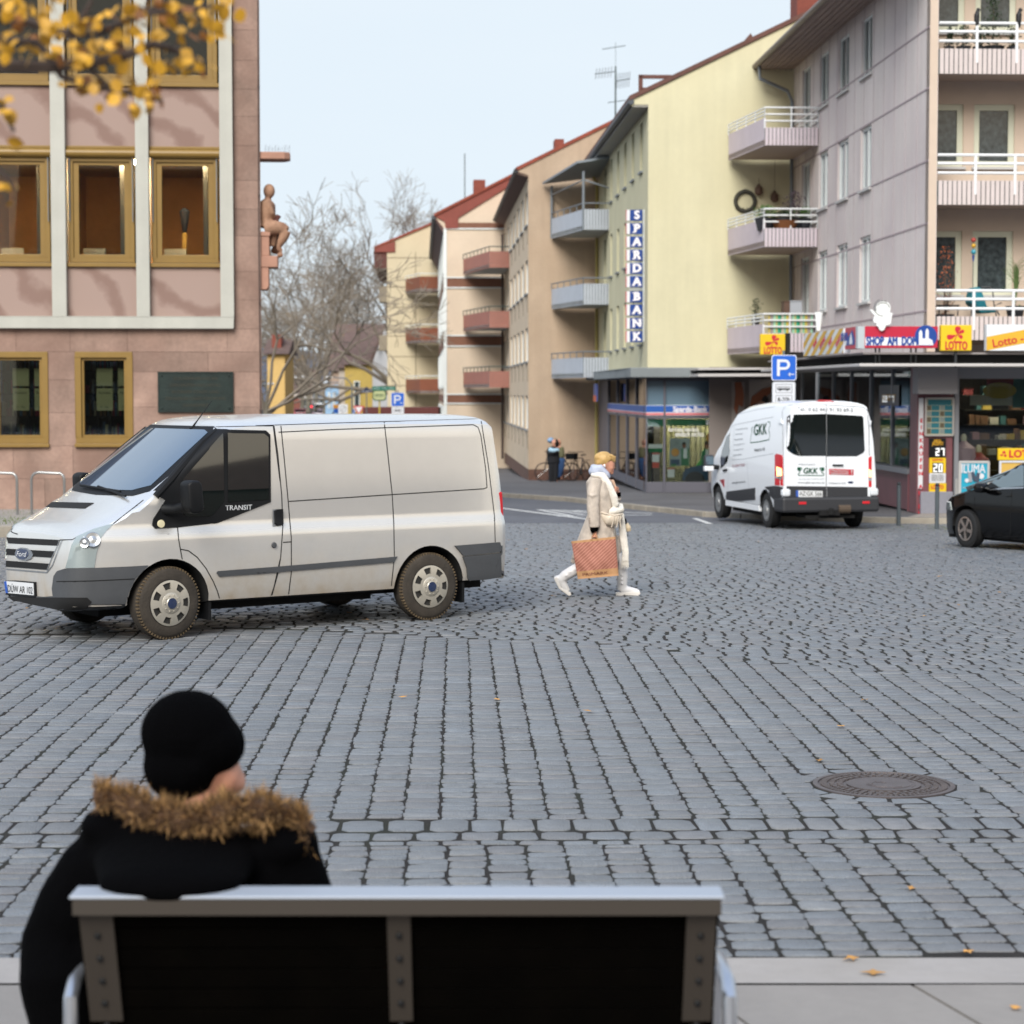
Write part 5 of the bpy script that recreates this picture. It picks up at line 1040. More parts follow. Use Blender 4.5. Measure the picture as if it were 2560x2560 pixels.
y0_, y1_ = Ks(487, 0)[0] + .05, Ks(162, 0)[0]; zz0 = Hs(0, 585)[1]; zz0 = Ks(487, 585)[1]; zh = Ks(487, 388)[1] - zz0
stripes('striped_sign', 'white sign with slanting yellow stripes along the canopy, left of the long red kiosk sign', (xs_, y1_, zz0), (0, -1, 0), y1_ - y0_, zh, ['TABAK', 'ZEITUNG', 'POST', 'GLUECK', 'TOTO', 'LOTTO', 'KAFFEE', 'EIS'], (y1_ - y0_) * .33, 9, (y1_ - y0_) / 5.2, txs=.16)
a, b = Hs(1630, 568), Hs(1630, 358)
lo = thing('striped_lottery_sign', 'white lottery sign with yellow stripes on the canopy at the right edge', 'sign', M=Mx.M)
x0 = a[0]; x1 = RX - .5; mb = MB(); mb.box(x0, x1, SV, SV + .2, a[1], b[1]); mb.build('panel', mat('panel_white', '#d6dbe0'), lo)
mb = MB(); H_ = b[1] - a[1]; sl2 = .19
for off in (-.0, .58, 1.16, 1.75, 2.3):
    bm = bmesh.new(); bm.faces.new([bm.verts.new(p) for p in ((0, off - .58, 0), (x1 - x0, off - .58 + (x1 - x0) * sl2, 0), (x1 - x0, off - .29 + (x1 - x0) * sl2, 0), (0, off - .29, 0))])
    for c_, nn in (((0, 0, 0), (0, -1, 0)), ((0, H_, 0), (0, 1, 0))): bmesh.ops.bisect_plane(bm, geom=bm.verts[:] + bm.edges[:] + bm.faces[:], plane_co=c_, plane_no=nn, clear_outer=True)
    for f in bm.faces: mb.add([(x0 + v.co.x, SV - .004, a[1] + v.co.y) for v in f.verts], [list(range(len(f.verts)))])
    bm.free()
mb.build('stripe', mat('stripe_yellow', '#d0a42c'), lo)
mb = MB(); c = Hs(1880, 488); an_ = math.atan(sl2); write(mb, 'Lotto - SKL - Toto', .24, lambda X_, Y_, Z_: (Hs(1680, 0)[0] + X_ * math.cos(an_) - Y_ * math.sin(an_), SV - .008 - Z_, Hs(0, 515)[1] + X_ * math.sin(an_) + Y_ * math.cos(an_)), bold=.004, align='LEFT'); mb.build('lettering', m_lotR, lo)
def lotto(name, label, a, b, v, fr_=Mx, twist=0):
    o = thing(name, label, 'sign', M=fr_.M); W_, H_ = b[0] - a[0], a[1] - b[1]
    mb = MB(); mb.box(a[0], b[0], v, v + .18, b[1], a[1]); mb.build('box', m_lotY, o, bevel=.015)
    mb = MB(); cx_, cz_ = a[0] + W_ * .52, b[1] + H_ * .62
    for an_, ln, wd in ((82, .27, .2), (195, .34, .17), (32, .26, .12), (-30, .2, .13)):
        t = math.radians(an_); dx, dz = math.cos(t), math.sin(t); q = []
        for s_, r_ in ((.05, 0), (.55, 1), (.85, .95), (1, .45), (1, -.45), (.85, -.95), (.55, -.6), (.05, -.02)): q.append((cx_ + W_ * ln * s_ * dx - W_ * wd * .5 * r_ * dz, cz_ + W_ * ln * s_ * dz + W_ * wd * .5 * r_ * dx))
        mb.prism(q, 'y', v - .006, v)
    mb.tube([(cx_, v - .003, cz_), (cx_ - W_ * .06, v - .003, cz_ - H_ * .18), (cx_ - W_ * .12, v - .003, cz_ - H_ * .27)], .008, 4); mb.build('clover_emblem', m_lotR, o)
    mb = MB(); write(mb, 'LOTTO', .24, lambda X_, Y_, Z_: (cx_ - .02 * W_ + X_, v - .006 - Z_, b[1] + H_ * .19 + Y_), w=W_ * .72, bold=.011); mb.build('lettering', m_lotR, o)
    mb = MB(); mb.tube([(cx_, v + .1, b[1]), (cx_, v + .1, b[1] - .35)], .03, 6); mb.build('bracket', m_leg, o); return o
lotto('lottery_sign', 'square yellow lottery sign with red clover, right of the long red kiosk sign', Hs(1265, 362), Hs(1511, 570), SV)
Sq = lambda x, y: Mx.front('S', x, y, 8.5)
lotto('lottery_sign', 'square yellow lottery sign with red clover above the parking sign', Sq(732, 572), Sq(1106, 886), 8.5)
mb = MB(); a, b = Sq(1128, 560), Sq(1168, 880); mb.box(a[0], b[0], 8.4, 8.9, b[1], a[1]); o = mb.build('dark_sign_edge', mat('black_felt', '#131517')); o.matrix_world = Mx.M; tag(o, 'narrow dark sign box seen edge on beside the left lottery sign', 'sign')
# angel
ag = thing('angel_figure', 'flat white angel silhouette in front of the red kiosk sign', 'figure', M=Mx.M)
mb = MB(); Ha = lambda x, y: Hs(x, y, SV - .08)
mb.prism([Ha(*p) for p in ((690, 240), (705, 235), (738, 262), (735, 215), (750, 185), (775, 168), (800, 165), (830, 172), (852, 195), (860, 225), (852, 262), (876, 265), (868, 300), (862, 350), (845, 362), (822, 365), (808, 402), (785, 412), (768, 400), (762, 380), (742, 368), (748, 350), (725, 345), (718, 325), (730, 290), (712, 272))], 'y', SV - .09, SV - .03); mb.build('body', mat('angel_white', '#dde0df', .6), ag, bevel=.01)
mb = MB(); c = Ha(797, 222)
for k in range(3): mb.tube([(c[0] + (.13 + k * .03) * math.cos(t / 3 + k), SV - .094, c[1] + (.1 + k * .04) * math.sin(t / 3 + k)) for t in range(9)], .006, 4)
mb.build('drawn_lines', mat('ink', '#22241f'), ag)
# white lantern figure at left of the sign
mb = MB(); a = Ha(500, 215); b = Ha(500, 375); mb.tube([(a[0], SV + 3, a[1]), (a[0], SV + 3, b[1])], [.09, .04], 6, flat=.4); o = mb.build('paper_streamer', mat('angel_white', '#dde0df')); o.matrix_world = Mx.M; tag(o, 'white paper streamer hanging before the mauve wall above the striped sign', 'decoration')
# ---------- things on the balconies
def leafy(mb, c, rx, rz, n, s=.05, rr_=None, shape=1):
    rr_ = rr_ or R
    for _ in range(n):
        u, v, w_ = rr_.gauss(0, .45), rr_.gauss(0, .45), rr_.uniform(-1, 1); k = (1 - (w_ + 1) / 2 * .85) if shape == 2 else math.sqrt(max(.05, 1 - w_ * w_))
        p = V(c) + V((u * rx * k, v * rx * k, w_ * rz)); a = V((rr_.uniform(-1, 1), rr_.uniform(-1, 1), rr_.uniform(-1, 1))) * s; b = V((rr_.uniform(-1, 1), rr_.uniform(-1, 1), rr_.uniform(-1, 1))) * s
        mb.add([p, p + a, p + a * .5 + b], [(0, 1, 2)])
m_dgreen = mat('conifer_green', '#2a3b24', .9, rnd=.4); m_mgreen = mat('leaf_green', '#4b6a34', .9, rnd=.4); m_pot = mat('dark_pot', '#2b2d33', .6); m_terr = mat('terracotta_pot', '#7c4a38', .8)
def potted(fr_, xz, v, h, w_, label, lm, shape=1, pot=m_pot, ph=.22, n=260, group=None, s=.05, name='potted_plant'):
    x, z = xz; o = thing(name, label, 'plant', M=fr_.M, group=group)
    mb = MB(); mb.lathe([(w_ * .28, 0), (w_ * .4, ph), (w_ * .36, ph)], (x, v, z), n=12); mb.build('pot', pot, o)
    mb = MB(); mb.tube([(x, v, z + ph), (x, v, z + ph + h * .6)], .012, 5); mb.build('stem', mat('twig_brown', '#4e4036', .9), o)
    mb = MB(); leafy(mb, (x, v, z + ph + h / 2), w_ / 2, h / 2, n, s=s, shape=shape); mb.build('foliage', lm, o); return o
z1 = lvz[0][1] - .12; g1 = 'small potted evergreens behind the top right balcony rail'
for i, (x, h, w_, sh_, lb) in enumerate(((1435, .42, .28, 2, 'small cone shaped potted evergreen, leftmost behind the top balcony rail'), (1530, .5, .42, 1, 'round potted evergreen beside the small cone on the top balcony'), (1632, .4, .35, 1, 'low potted evergreen just beneath the left crow'), (1728, 1.5, .65, 2, 'tall cone shaped fir in a pot on the top balcony'), (1862, .5, .35, 1, 'round potted evergreen beneath the right crow'))):
    potted(Mx, (G0(x, 0, .3)[0], z1), .3, h, w_, lb, m_dgreen, sh_, n=700 if h > 1 else 260, group=None)
for x, lb in ((1615, 'black crow figure on the top balcony rail left of the fir'), (1897, 'black crow figure on the top balcony rail right of the fir')):
    o = thing('crow_figure', lb, 'figure', M=Mx.M); c = G0(x, 125, -.03); mb = MB(); q = V((c[0], -.03, c[1] - .02)); mb.tube([q + V((.02, 0, -.18)), q + V((.0, 0, -.05)), q + V((.0, 0, .1)), q + V((.02, 0, .19))], [.02, .06, .065, .035], 8); mb.ball(q + V((.03, 0, .21)), .045); mb.tube([q + V((.06, 0, .21)), q + V((.13, 0, .18))], [.015, .003], 5)
    remesh(mb, 'body', mat('crow_black', '#15161a', .6), o, vox=.015, smooth=2)
P3 = lambda x, y, v=.45: Mx.front('R', x, y, v)
z3 = lvz[2][1] - .25
o = thing('garden_chair', 'teal cushioned garden lounger on the lowest right balcony', 'chair', M=Mx.M)
mb = MB(); a, b, c, d = P3(610, 860), P3(690, 860), P3(800, 1190), P3(880, 1180); mb.prism([P3(*p) for p in ((575, 870), (600, 850), (680, 850), (700, 900), (770, 1110), (890, 1150), (890, 1190), (690, 1200), (560, 1080), (540, 1050))], 'y', .3, .75); mb.build('cushion', mat('teal_fabric', '#17717f', .8, var=.2, vs=6), o, bevel=.03)
mb = MB(); q = lambda x, y: (P3(x, y)[0], .28, P3(x, y)[1])
for l_ in ([(690, 850), (800, 850), (840, 900), (860, 1100), (960, 1060)], [(860, 1100), (930, 1230)], [(560, 1090), (560, 1300)], [(880, 1180), (900, 1300)]): mb.tube([q(*p) for p in l_], .016, 6)
mb.build('frame', mat('grey_tube', '#5d5f62', .4, metal=.6), o)
o = thing('ball_stake', 'garden stake with coloured balls in front of the balcony wall', 'decoration', M=Mx.M)
mb = MB(); mb.tube([(P3(608, 180)[0], .45, P3(0, 180)[1]), (P3(604, 860)[0], .45, P3(0, 1240)[1])], .008, 5); mb.build('rod', m_leg, o)
for y, r_, c in ((215, .055, '#9c3b34'), (292, .05, '#c79a2b'), (375, .06, '#3f8fa3')): mb = MB(); p = P3(612, y); mb.ball((p[0], .45, p[1]), r_); mb.build('ball', mat('ball_' + c[1:], c, .3), o, smooth=2)
mb = MB(); p, q_ = P3(610, 420), P3(606, 500); mb.tube([(p[0], .45, p[1]), (q_[0], .45, q_[1])], [.03, .015], 8); mb.build('spindle', mat('ball_blue', '#28488a', .3), o)
c = P3(1160, 1225); o = potted(Mx, (c[0], c[1] - .1), .4, .1, .55, 'tall grassy potted palm beside the teal garden chair', m_mgreen, n=1, ph=.3, name='potted_palm')
mb = MB(); rp = random.Random(4)
for k in range(90): a_ = rp.uniform(0, 6.3); t0_ = V((c[0], .4, c[1] + .25)); t1 = V((c[0] + rp.uniform(-.05, .08), .4, P3(0, 620)[1] + rp.uniform(-.3, .1))); e = t1 + V((math.cos(a_) * .28, math.sin(a_) * .2, rp.uniform(-.15, .3))); mb.tube([t0_, t1, e], [.008, .005, .002], 3)
mb.build('fronds', mat('frond_green', '#5d7442', .9, rnd=.3), o)
c = P3(225, 1225); o = potted(Mx, (c[0], c[1] - .2), .45, 1.5, .55, 'leggy potted plant with orange blossoms behind the lowest right balcony rail', mat('orange_leaf', '#b4633c', .8, rnd=.5), n=300, s=.035)
mb = MB()
for k in range(16): a_ = P3(200 + k * 12, 1000 - (k % 5) * 120); mb.tube([(c[0], .45, c[1]), (a_[0], .45, a_[1])], .006, 4)
mb.build('branches', mat('twig_brown', '#4e4036'), o)
o = thing('balcony_table', 'small black slatted table on the lowest right balcony', 'table', M=Mx.M); mb = MB(); a, b = P3(120, 1085, .3), P3(420, 1100, .3); mb.box(a[0], b[0], .25, .7, b[1], a[1]); mb.build('tabletop', m_leg, o)
for x in (150, 400):
    mb = MB(); q_ = P3(x, 1100, .3); mb.tube([(q_[0], .3, q_[1]), (q_[0], .3, q_[1] - .55)], .015, 5); mb.build('leg', m_leg, o)
# corner balconies: wreath, plants, striped windscreen
o = thing('wreath', 'dark round wreath hung on the yellow wall above the middle balcony', 'decoration', M=Yx.M)
c = Yx.front('G', 62, 1350, -.05); mb = MB(); rp = random.Random(8); mb.tube([(c[0] + .29 * math.cos(t * PI / 12), -.05, c[1] + .29 * math.sin(t * PI / 12)) for t in range(25)], .06, 6)
for k in range(160): t = rp.uniform(0, 6.28); leafy(mb, (c[0] + .29 * math.cos(t), -.07, c[1] + .29 * math.sin(t)), .05, .05, 1, s=.05, rr_=rp)
mb.build('twigs', mat('wreath_twig', '#3b3a33', .9, rnd=.4), o)
for i, (x, y, nm, lb) in enumerate(((152, 1275, 'lantern', 'small brown lantern hung on the yellow wall right of the wreath'), (257, 1320, 'hanging_heart', 'dark heart ornament hung on a wire beside the lantern'))):
    c = Yx.front('G', x, y, -.08); o = thing(nm, lb, 'decoration', M=Yx.M); mb = MB(); mb.lathe([(.02, .18), (.12, .05), (.12, -.1), (.05, -.16)], (c[0], -.12, c[1]), n=8); mb.tube([(c[0], -.12, c[1] + .18), (c[0], -.12, c[1] + (.35 if i == 0 else 1.9))], .006, 4); mb.build('body', mat('rust_iron', '#5c463a', .7), o)
Bq = lambda x, y, v: (lambda q: (q[0], q[1]))(Mx.front('G', x, y, v))
zmid = St(250, 1530, 'G'); yb_ = bp[1][1]
for (x, h, w_, lb, lm) in ((205, .35, .75, 'bushy green plant on the middle corner balcony, left of the rail post', m_mgreen), (330, .2, .9, 'low green plants in a box on the middle corner balcony', m_dgreen), (400, .75, .7, 'purple brown twiggy shrub on the middle corner balcony', mat('purple_twig', '#4b3f46', .9, rnd=.3)), (470, .3, .5, 'small green shrub at the house wall on the middle corner balcony', m_mgreen)):
    q_ = Bq(x, 0, yb_ + .35); potted(Mx, (q_[0], zmid - .05), yb_ + .35, h, w_, lb, lm, n=350, s=.06, ph=.35)
q_ = Bq(345, 0, yb_ + .15); o = thing('wicker_basket', 'brown basket behind the rail of the middle corner balcony', 'basket', M=Mx.M); mb = MB(); mb.lathe([(.3, 0), (.42, .22), (.36, .22)], (q_[0], yb_ + .3, zmid - .0), n=14); mb.build('body', mat('wicker', '#7a4c2a', .8, var=.2, vs=20), o)
m = mat('striped_fabric', '#8fae86', .8); n = m.node_tree.nodes; l = m.node_tree.links.new; t = n.new('ShaderNodeTexCoord'); sx = n.new('ShaderNodeSeparateXYZ'); l(t.outputs['Object'], sx.inputs[0]); ml = n.new('ShaderNodeMath'); ml.operation = 'MULTIPLY'; ml.inputs[1].default_value = 1.9; fr_n = n.new('ShaderNodeMath'); fr_n.operation = 'FRACT'; l(sx.outputs[0], ml.inputs[0]); l(ml.outputs[0], fr_n.inputs[0]); cr = n.new('ShaderNodeValToRGB'); cr.color_ramp.interpolation = 'CONSTANT'
for i, (p, c) in enumerate(((0, '#12805f'), (.1, '#b3ab9a'), (.25, '#6fb393'), (.35, '#b9a548'), (.5, '#8d8482'), (.68, '#8fc4a8'), (.8, '#b0a86a'), (.9, '#3b9a7a'))):
    e = cr.color_ramp.elements[i] if i < 2 else cr.color_ramp.elements.new(p); e.position = p; e.color = (*lin(c), 1)
l(fr_n.outputs[0], cr.inputs[0]); l(cr.outputs[0], n['Principled BSDF'].inputs['Base Color'])
zl0, zl1 = St(820, 562), St(820, 275); mb = MB(); mb.box(bp[1][0] + .15, -.12, yb_ + .05, yb_ + .06, zl0, zl1); o = mb.build('striped_windscreen', m); o.matrix_world = Mx.M; tag(o, 'green and yellow striped fabric windscreen on the lowest corner balcony', 'windscreen')
for (x0, x1, y0, c, lb, nm) in ((1090, 1175, 90, '#5b4438', 'brown crate standing above the striped windscreen', 'brown_crate'), (1178, 1360, 85, '#a3a8b0', 'pale grey cupboard box above the striped windscreen', 'storage_box')):
    a, b = Mx.front('S', x0, y0, yb_ + .6), Mx.front('S', x1, 280, yb_ + .6); mb = MB(); mb.box(a[0], b[0], yb_ + .6, yb_ + 1.1, b[1] - .5, a[1]); mb.box(a[0] - .015, b[0] + .015, yb_ + .58, yb_ + 1.12, a[1], a[1] + .03); o = mb.build(nm, mat(nm + '_paint', c, .7), bevel=.01); o.matrix_world = Mx.M; tag(o, lb, 'box')
a = Mx.front('S', 660, 285, yb_ + 2); potted(Mx, (a[0], a[1] - .3), yb_ + 2, .55, .35, 'thin green potted plant at the left of the lowest corner balcony', m_dgreen, n=200)

# ================================================================== street furniture
# parking sign by the white van
def rrect(w_, h_, r_, n_=4): return [(sx * (w_ / 2 - r_) + r_ * math.cos(t), sz * (h_ / 2 - r_) + r_ * math.sin(t)) for sx, sz, t0 in ((1, 1, 0), (-1, 1, PI / 2), (-1, -1, PI), (1, -1, 3 * PI / 2)) for t in [t0 + k * PI / 2 / n_ for k in range(n_ + 1)]]
def signplate(par, name, cx_, cz_, w_, h_, mface, y=0, border=.015, mb_mat=None):
    mb = MB(); mb.prism([(cx_ + p[0], cz_ + p[1]) for p in rrect(w_, h_, .05)], 'y', y, y + .012); mb.mi = 1; mb.prism([(cx_ + p[0], cz_ + p[1]) for p in rrect(w_ - 2 * border, h_ - 2 * border, .04)], 'y', y - .003, y - .001)
    return mb.build(name, [mb_mat or m_swh, mface], par)
m_pblue = mat('traffic_blue', '#1257b8', .4); m_tw = mat('traffic_white', '#c9ccd2', .4); m_tblk = mat('traffic_black', '#15181b', .5); m_pole = mat('galvanised', '#6f757a', .45, metal=.5)
def parking(label, Y, k, cx_, top, bot, half, sub, g, bus=True, hours=True):
    c = at(k, cx_, top, Y); o = thing('parking_sign', label, 'sign', (c.x, Y, g)); sc_ = abs(at(k, cx_ + half, top, Y).x - c.x); zt_ = c.z - g; h_ = zt_ - (at(k, cx_, bot, Y).z - g)
    mb = MB(); mb.tube([(0, .05, 0), (0, .05, zt_ + .1)], .032, 10); mb.build('post', m_pole, o, smooth=True)
    signplate(o, 'plate', 0, zt_ - h_ / 2, sc_ * 2, h_, m_pblue); mb = MB(); q = sc_ * 2 / .6
    mb.box(-.17 * q, -.1 * q, -.009, -.004, zt_ - h_ / 2 - .2 * q, zt_ - h_ / 2 + .2 * q)
    pts = [(-.1, .2), (.02, .2)] + [(.02 + .125 * math.sin(t * PI / 10), .075 + .125 * math.cos(t * PI / 10)) for t in range(1, 10)] + [(.02, -.05), (-.1, -.05), (-.1, .015), (.02, .015)] + [(.02 + .06 * math.sin(PI - t * PI / 10), .075 + .06 * math.cos(PI - t * PI / 10)) for t in range(1, 10)] + [(.02, .135), (-.1, .135)]
    mb.add([(p[0] * q, -.009, zt_ - h_ / 2 + p[1] * q) for p in pts], [list(range(len(pts)))])
    zz_ = zt_ - h_ / 2 - .16 * q; mb.box(.1 * q, .25 * q, -.009, -.004, zz_ - .01 * q, zz_ + .01 * q); mb.prism([(.09 * q, zz_), (.15 * q, zz_ + .05 * q), (.15 * q, zz_ + .025 * q), (.12 * q, zz_), (.15 * q, zz_ - .025 * q), (.15 * q, zz_ - .05 * q)], 'y', -.009, -.004)
    mb.build('symbol', m_tw, o)
    z = zt_ - h_ - .02
    signplate(o, 'supplementary_plate', 0, z - sub / 2, sc_ * 2 * .96, sub, m_tw, mb_mat=m_pole)
    mb = MB(); bw = sc_ * .66
    for zc_ in ((z - .2 * q,) if not hours else (z - .17 * q, z - .44 * q)): ring(mb, FF(-.004), -bw, bw, zc_ - .105 * q, zc_ + .105 * q, .008, -.003, 0)
    zc_ = z - .17 * q; mb.box(-.16 * q, .15 * q, -.008, -.004, zc_ - .035 * q, zc_); mb.box(-.16 * q, .15 * q, -.008, -.004, zc_ + .035 * q, zc_ + .045 * q)
    for i in range(7): mb.box((-.16 + i * .05) * q, (-.15 + i * .05) * q, -.008, -.004, zc_, zc_ + .04 * q)
    for x in (-.09, .08): mb.lathe([(.022 * q, -.008), (.022 * q, -.004)], (x * q, 0, zc_ - .04 * q), ax='y', n=10)
    if hours: write(mb, '8-20h', .15 * q, lambda X_, Y_, Z_: (X_, -.006 - Z_, z - .44 * q + Y_), w=.3 * q, bold=.002)
    mb.build('pictogram', m_tblk, o); return o
parking('blue parking sign with bus panel and hours rising behind the white van', 46.2, 'S', 1088, 890, 1275, 188, .85, gz(46.2) + .12)
parking('blue parking sign with small panel far behind the silver van', 98, 'E', 978, 1660, 1755, 45, .95, gz(98) + .1, hours=False)
# bollards
m_boll = mat('bollard_grey', '#4c5459', .5, metal=.2, var=.08, vs=4)
for i, (k, x, yb2, yt2, lb) in enumerate((('U', 1480, 366, 210, 'slim grey bollard right of the white van, the left one of two'), ('P', 203, 1560, 1005, 'slim grey bollard in front of the number display pillar'))):
    g = gnd(k, x, yb2); h = at(k, x, yt2, g.y).z - g.z; o = thing('bollard', lb, 'bollard', g, group='slim bollards in front of the kiosk')
    mb = MB(); mb.lathe([(.042, -.05), (.042, h - .1), (.048, h - .095), (.048, h - .07), (.03, h - .065), (.03, h - .045)], n=16); mb.build('post', m_boll, o, smooth=True)
    mb = MB(); mb.ball((0, 0, h - .03), (.045, .045, .035)); mb.build('cap', mat('bollard_cap', '#22272b', .5), o, smooth=2)
# A-board
o = thing('advertising_board', 'turquoise advertising board standing before the kiosk window', 'sign board', M=Mx.M); AV = -1.5
Pa = lambda x, y: Mx.front('P', x, y, AV)
a, b = Pa(475, 735), Pa(835, 1330); b = (b[0], .06)
mb = MB(); ring(mb, FF(AV), a[0], b[0], b[1], a[1], .05, 0, .06); mb.box(a[0], b[0], AV + .3, AV + .34, 0, a[1] - .4); mb.build('frame', mat('board_frame', '#a9a8a6', .5), o, bevel=.01)
mb = MB(); mb.box(a[0] + .04, b[0] - .04, AV + .01, AV + .03, b[1] + .04, a[1] - .04); mb.build('poster', mat('poster_turquoise', '#1794b0', .5, var=.05), o)
mb = MB(); mb.mi = 0; wr('ILUMA', 645, 835, 290, fr_=Pa, v=AV, size=.26, bold=.006); wr('INTENSIV', 552, 784, 110, fr_=Pa, v=AV, size=.06); wr('Ab sofort', 540, 1058, 50, fr_=Pa, v=AV, size=.05)
for x, y, r_ in ((742, 920, .06), (565, 972, .045)): c = Pa(x, y); mb.lathe([(r_, -.004), (r_, 0)], (c[0], AV, c[1]), ax='y', n=20)
for (x0, y0, x1, y1_, mi) in ((600, 870, 610, 990, 1), (630, 870, 670, 980, 2), (705, 880, 690, 990, 2)): mb.mi = mi; p, q_ = Pa(x0, y0), Pa(x1, y1_); mb.tube([(p[0], AV, p[1]), (q_[0], AV, q_[1])], .04, 8, flat=.3)
mb.build('printing', [m_tw, mat('device_silver', '#8d9198', .4), mat('device_slate', '#3b4656', .4)], o)
o = thing('lottery_stand', 'yellow lottery stand behind the black car', 'stand', M=Mx.M); LV = -.9
Hl = lambda x, y: Mx.front('H', x, y, LV); a, b = Hl(1725, 1355), Hl(1990, 1450)
mb = MB(); mb.box(a[0], b[0], LV, LV + .08, b[1], a[1]); mb.build('header', m_lotY, o, bevel=.01)
mb = MB(); c = Hl(1735, 1455); ring(mb, FF(LV), c[0], b[0], 0, c[1], .04, 0, .05); mb.build('frame', m_tw, o); mb = MB(); mb.box(c[0] + .04, b[0] - .04, LV + .02, LV + .03, .04, c[1] - .04); mb.build('poster', mat('poster_mustard', '#c4a04c', .6), o)
mb = MB(); c = Hl(1805, 1402); write(mb, 'LOTTO', .22, lambda X_, Y_, Z_: (c[0] + X_, LV - .004 - Z_, c[1] + Y_), bold=.01, align='LEFT', w=None); c = Hl(1770, 1402); mb.ball((c[0], LV - .004, c[1] + .04), (.04, .004, .03)); mb.ball((c[0] + .03, LV - .004, c[1] - .03), (.03, .004, .03)); mb.ball((c[0] - .05, LV - .004, c[1] - .02), (.04, .004, .02)); mb.build('lettering', m_lotR, o)
# ================================================================== far end of the street
FG = gz(100)
def NN(x, y, Y): return at('N', x, y, Y)
def house(name, label, k, x0, x1, ytop, Y, depth, wm, rm, roof=None, wins=(), gable_h=None, ang=0, cat='house'):
    a, b = at(k, x0, ytop, Y), at(k, x1, ytop, Y); W_ = b.x - a.x; H_ = a.z - FG; o = thing(name, label, cat, (a.x, Y, FG), math.radians(ang))
    mb = MB(); mb.box(0, W_, 0, depth, -.3, H_); mb.build('wall', wm, o)
    if roof == 'side':                         # ridge parallel to the front
        mb = MB(); g = gable_h or 3; mb.prism([(-.4, H_ - .1), (depth / 2, H_ + g), (depth + .4, H_ - .1)], 'x', -.3, W_ + .3); mb.build('roof', rm, o)
    elif roof == 'gable':
        mb = MB(); g = gable_h or 3; mb.prism([(-.3, H_ - .05), (W_ / 2, H_ + g), (W_ + .3, H_ - .05)], 'y', .02, depth); mb.build('roof', rm, o)
        mb = MB(); mb.prism([(0, H_), (W_ / 2, H_ + g - .25), (W_, H_)], 'y', -.01, .015); mb.build('gable_wall', wm, o)
    for (u0, u1, z0, z1) in wins: window(o, FF(-.12), u0, u1, z0, z1, back=.08, t=.08)
    return o
def grid(W_, H_, nx, nz, w_, h_, z0=1.2): return [(W_ * (i + .5) / nx - w_ / 2, W_ * (i + .5) / nx + w_ / 2, z0 + j * (H_ - z0) / nz, z0 + j * (H_ - z0) / nz + h_) for i in range(nx) for j in range(nz)]
m_rooft = mat('brown_roof_tile', '#5d4b45', .85, var=.2, vs=2)
Yh = 168; wd = NN(1560, 0, Yh).x - NN(1190, 0, Yh).x
house('yellow_house', 'small yellow house with a tall shuttered window down the street', 'N', 1190, 1560, 475, Yh, 9, mat('house_yellow', '#bfa65c', .9, var=.05), m_rooft, 'side', [(wd * .33, wd * .55, 2.3, 4.7)], 2.6)
house('white_house', 'white gabled house with dark roof edge right of the small yellow house', 'N', 1562, 1900, 470, 167, 9, mat('house_white', '#c6c8cc', .9, var=.05), m_rooft, 'gable', [(1.2, 2.2, 1, 2.4)], 3)
wd = NN(1110, 0, 178).x - NN(930, 0, 178).x
house('light_blue_house', 'narrow light blue house left of the small yellow house', 'N', 930, 1110, 760, 178, 8, mat('house_blue', '#8fb0cf', .9, var=.04), m_rooft, None, [(wd * .2, wd * .38, 2.5, 3.8), (wd * .55, wd * .73, 2.5, 3.8), (wd * .25, wd * .4, .2, 1.9)])
house('grey_house', 'pale grey house between the light blue and the yellow house', 'N', 1112, 1240, 520, 175, 8, mat('house_grey', '#b5aca4', .9, var=.05), m_rooft, 'side', [(.5, 1.2, 2.5, 4), (2.2, 2.9, 2.5, 4)], 2)
wd = NN(385, 0, 150).x - NN(150, 0, 150).x
o = house('ochre_house', 'tall ochre yellow house with brick chimney left of the street', 'N', 150, 385, 330, 150, 6, mat('house_ochre', '#c4a468', .9, var=.06), m_rooft, 'side', [], 1.0)
a, b = NN(235, 355, 152) - o.location, NN(358, 92, 152) - o.location; mb = MB(); mb.box(a.x, b.x, 1, 2.5, a.z - 2, b.z); mb.build('chimney', mat('chimney_brick', '#7a4034'), o)
house('white_brown_house', 'low white and brown house at the end of the street', 'N', 490, 760, 850, 380, 12, mat('house_offwhite', '#b9b3ae', .9), m_rooft, 'side', grid(18, 7, 5, 2, 1.2, 1.6), 4)
house('brick_house', 'red brick house front low at the end of the street', 'N', 500, 700, 950, 372, 7, mat('house_brick', '#7d4d42', .9, var=.1), m_rooft, None, grid(13, 4, 3, 1, 1.2, 1.6))
house('brown_roof_house', 'large brown roofed house behind the plane tree', 'N', 1000, 1760, 560, 200, 16, mat('house_tan', '#a08c7c', .9), m_rooft, 'side', (), 4.5)
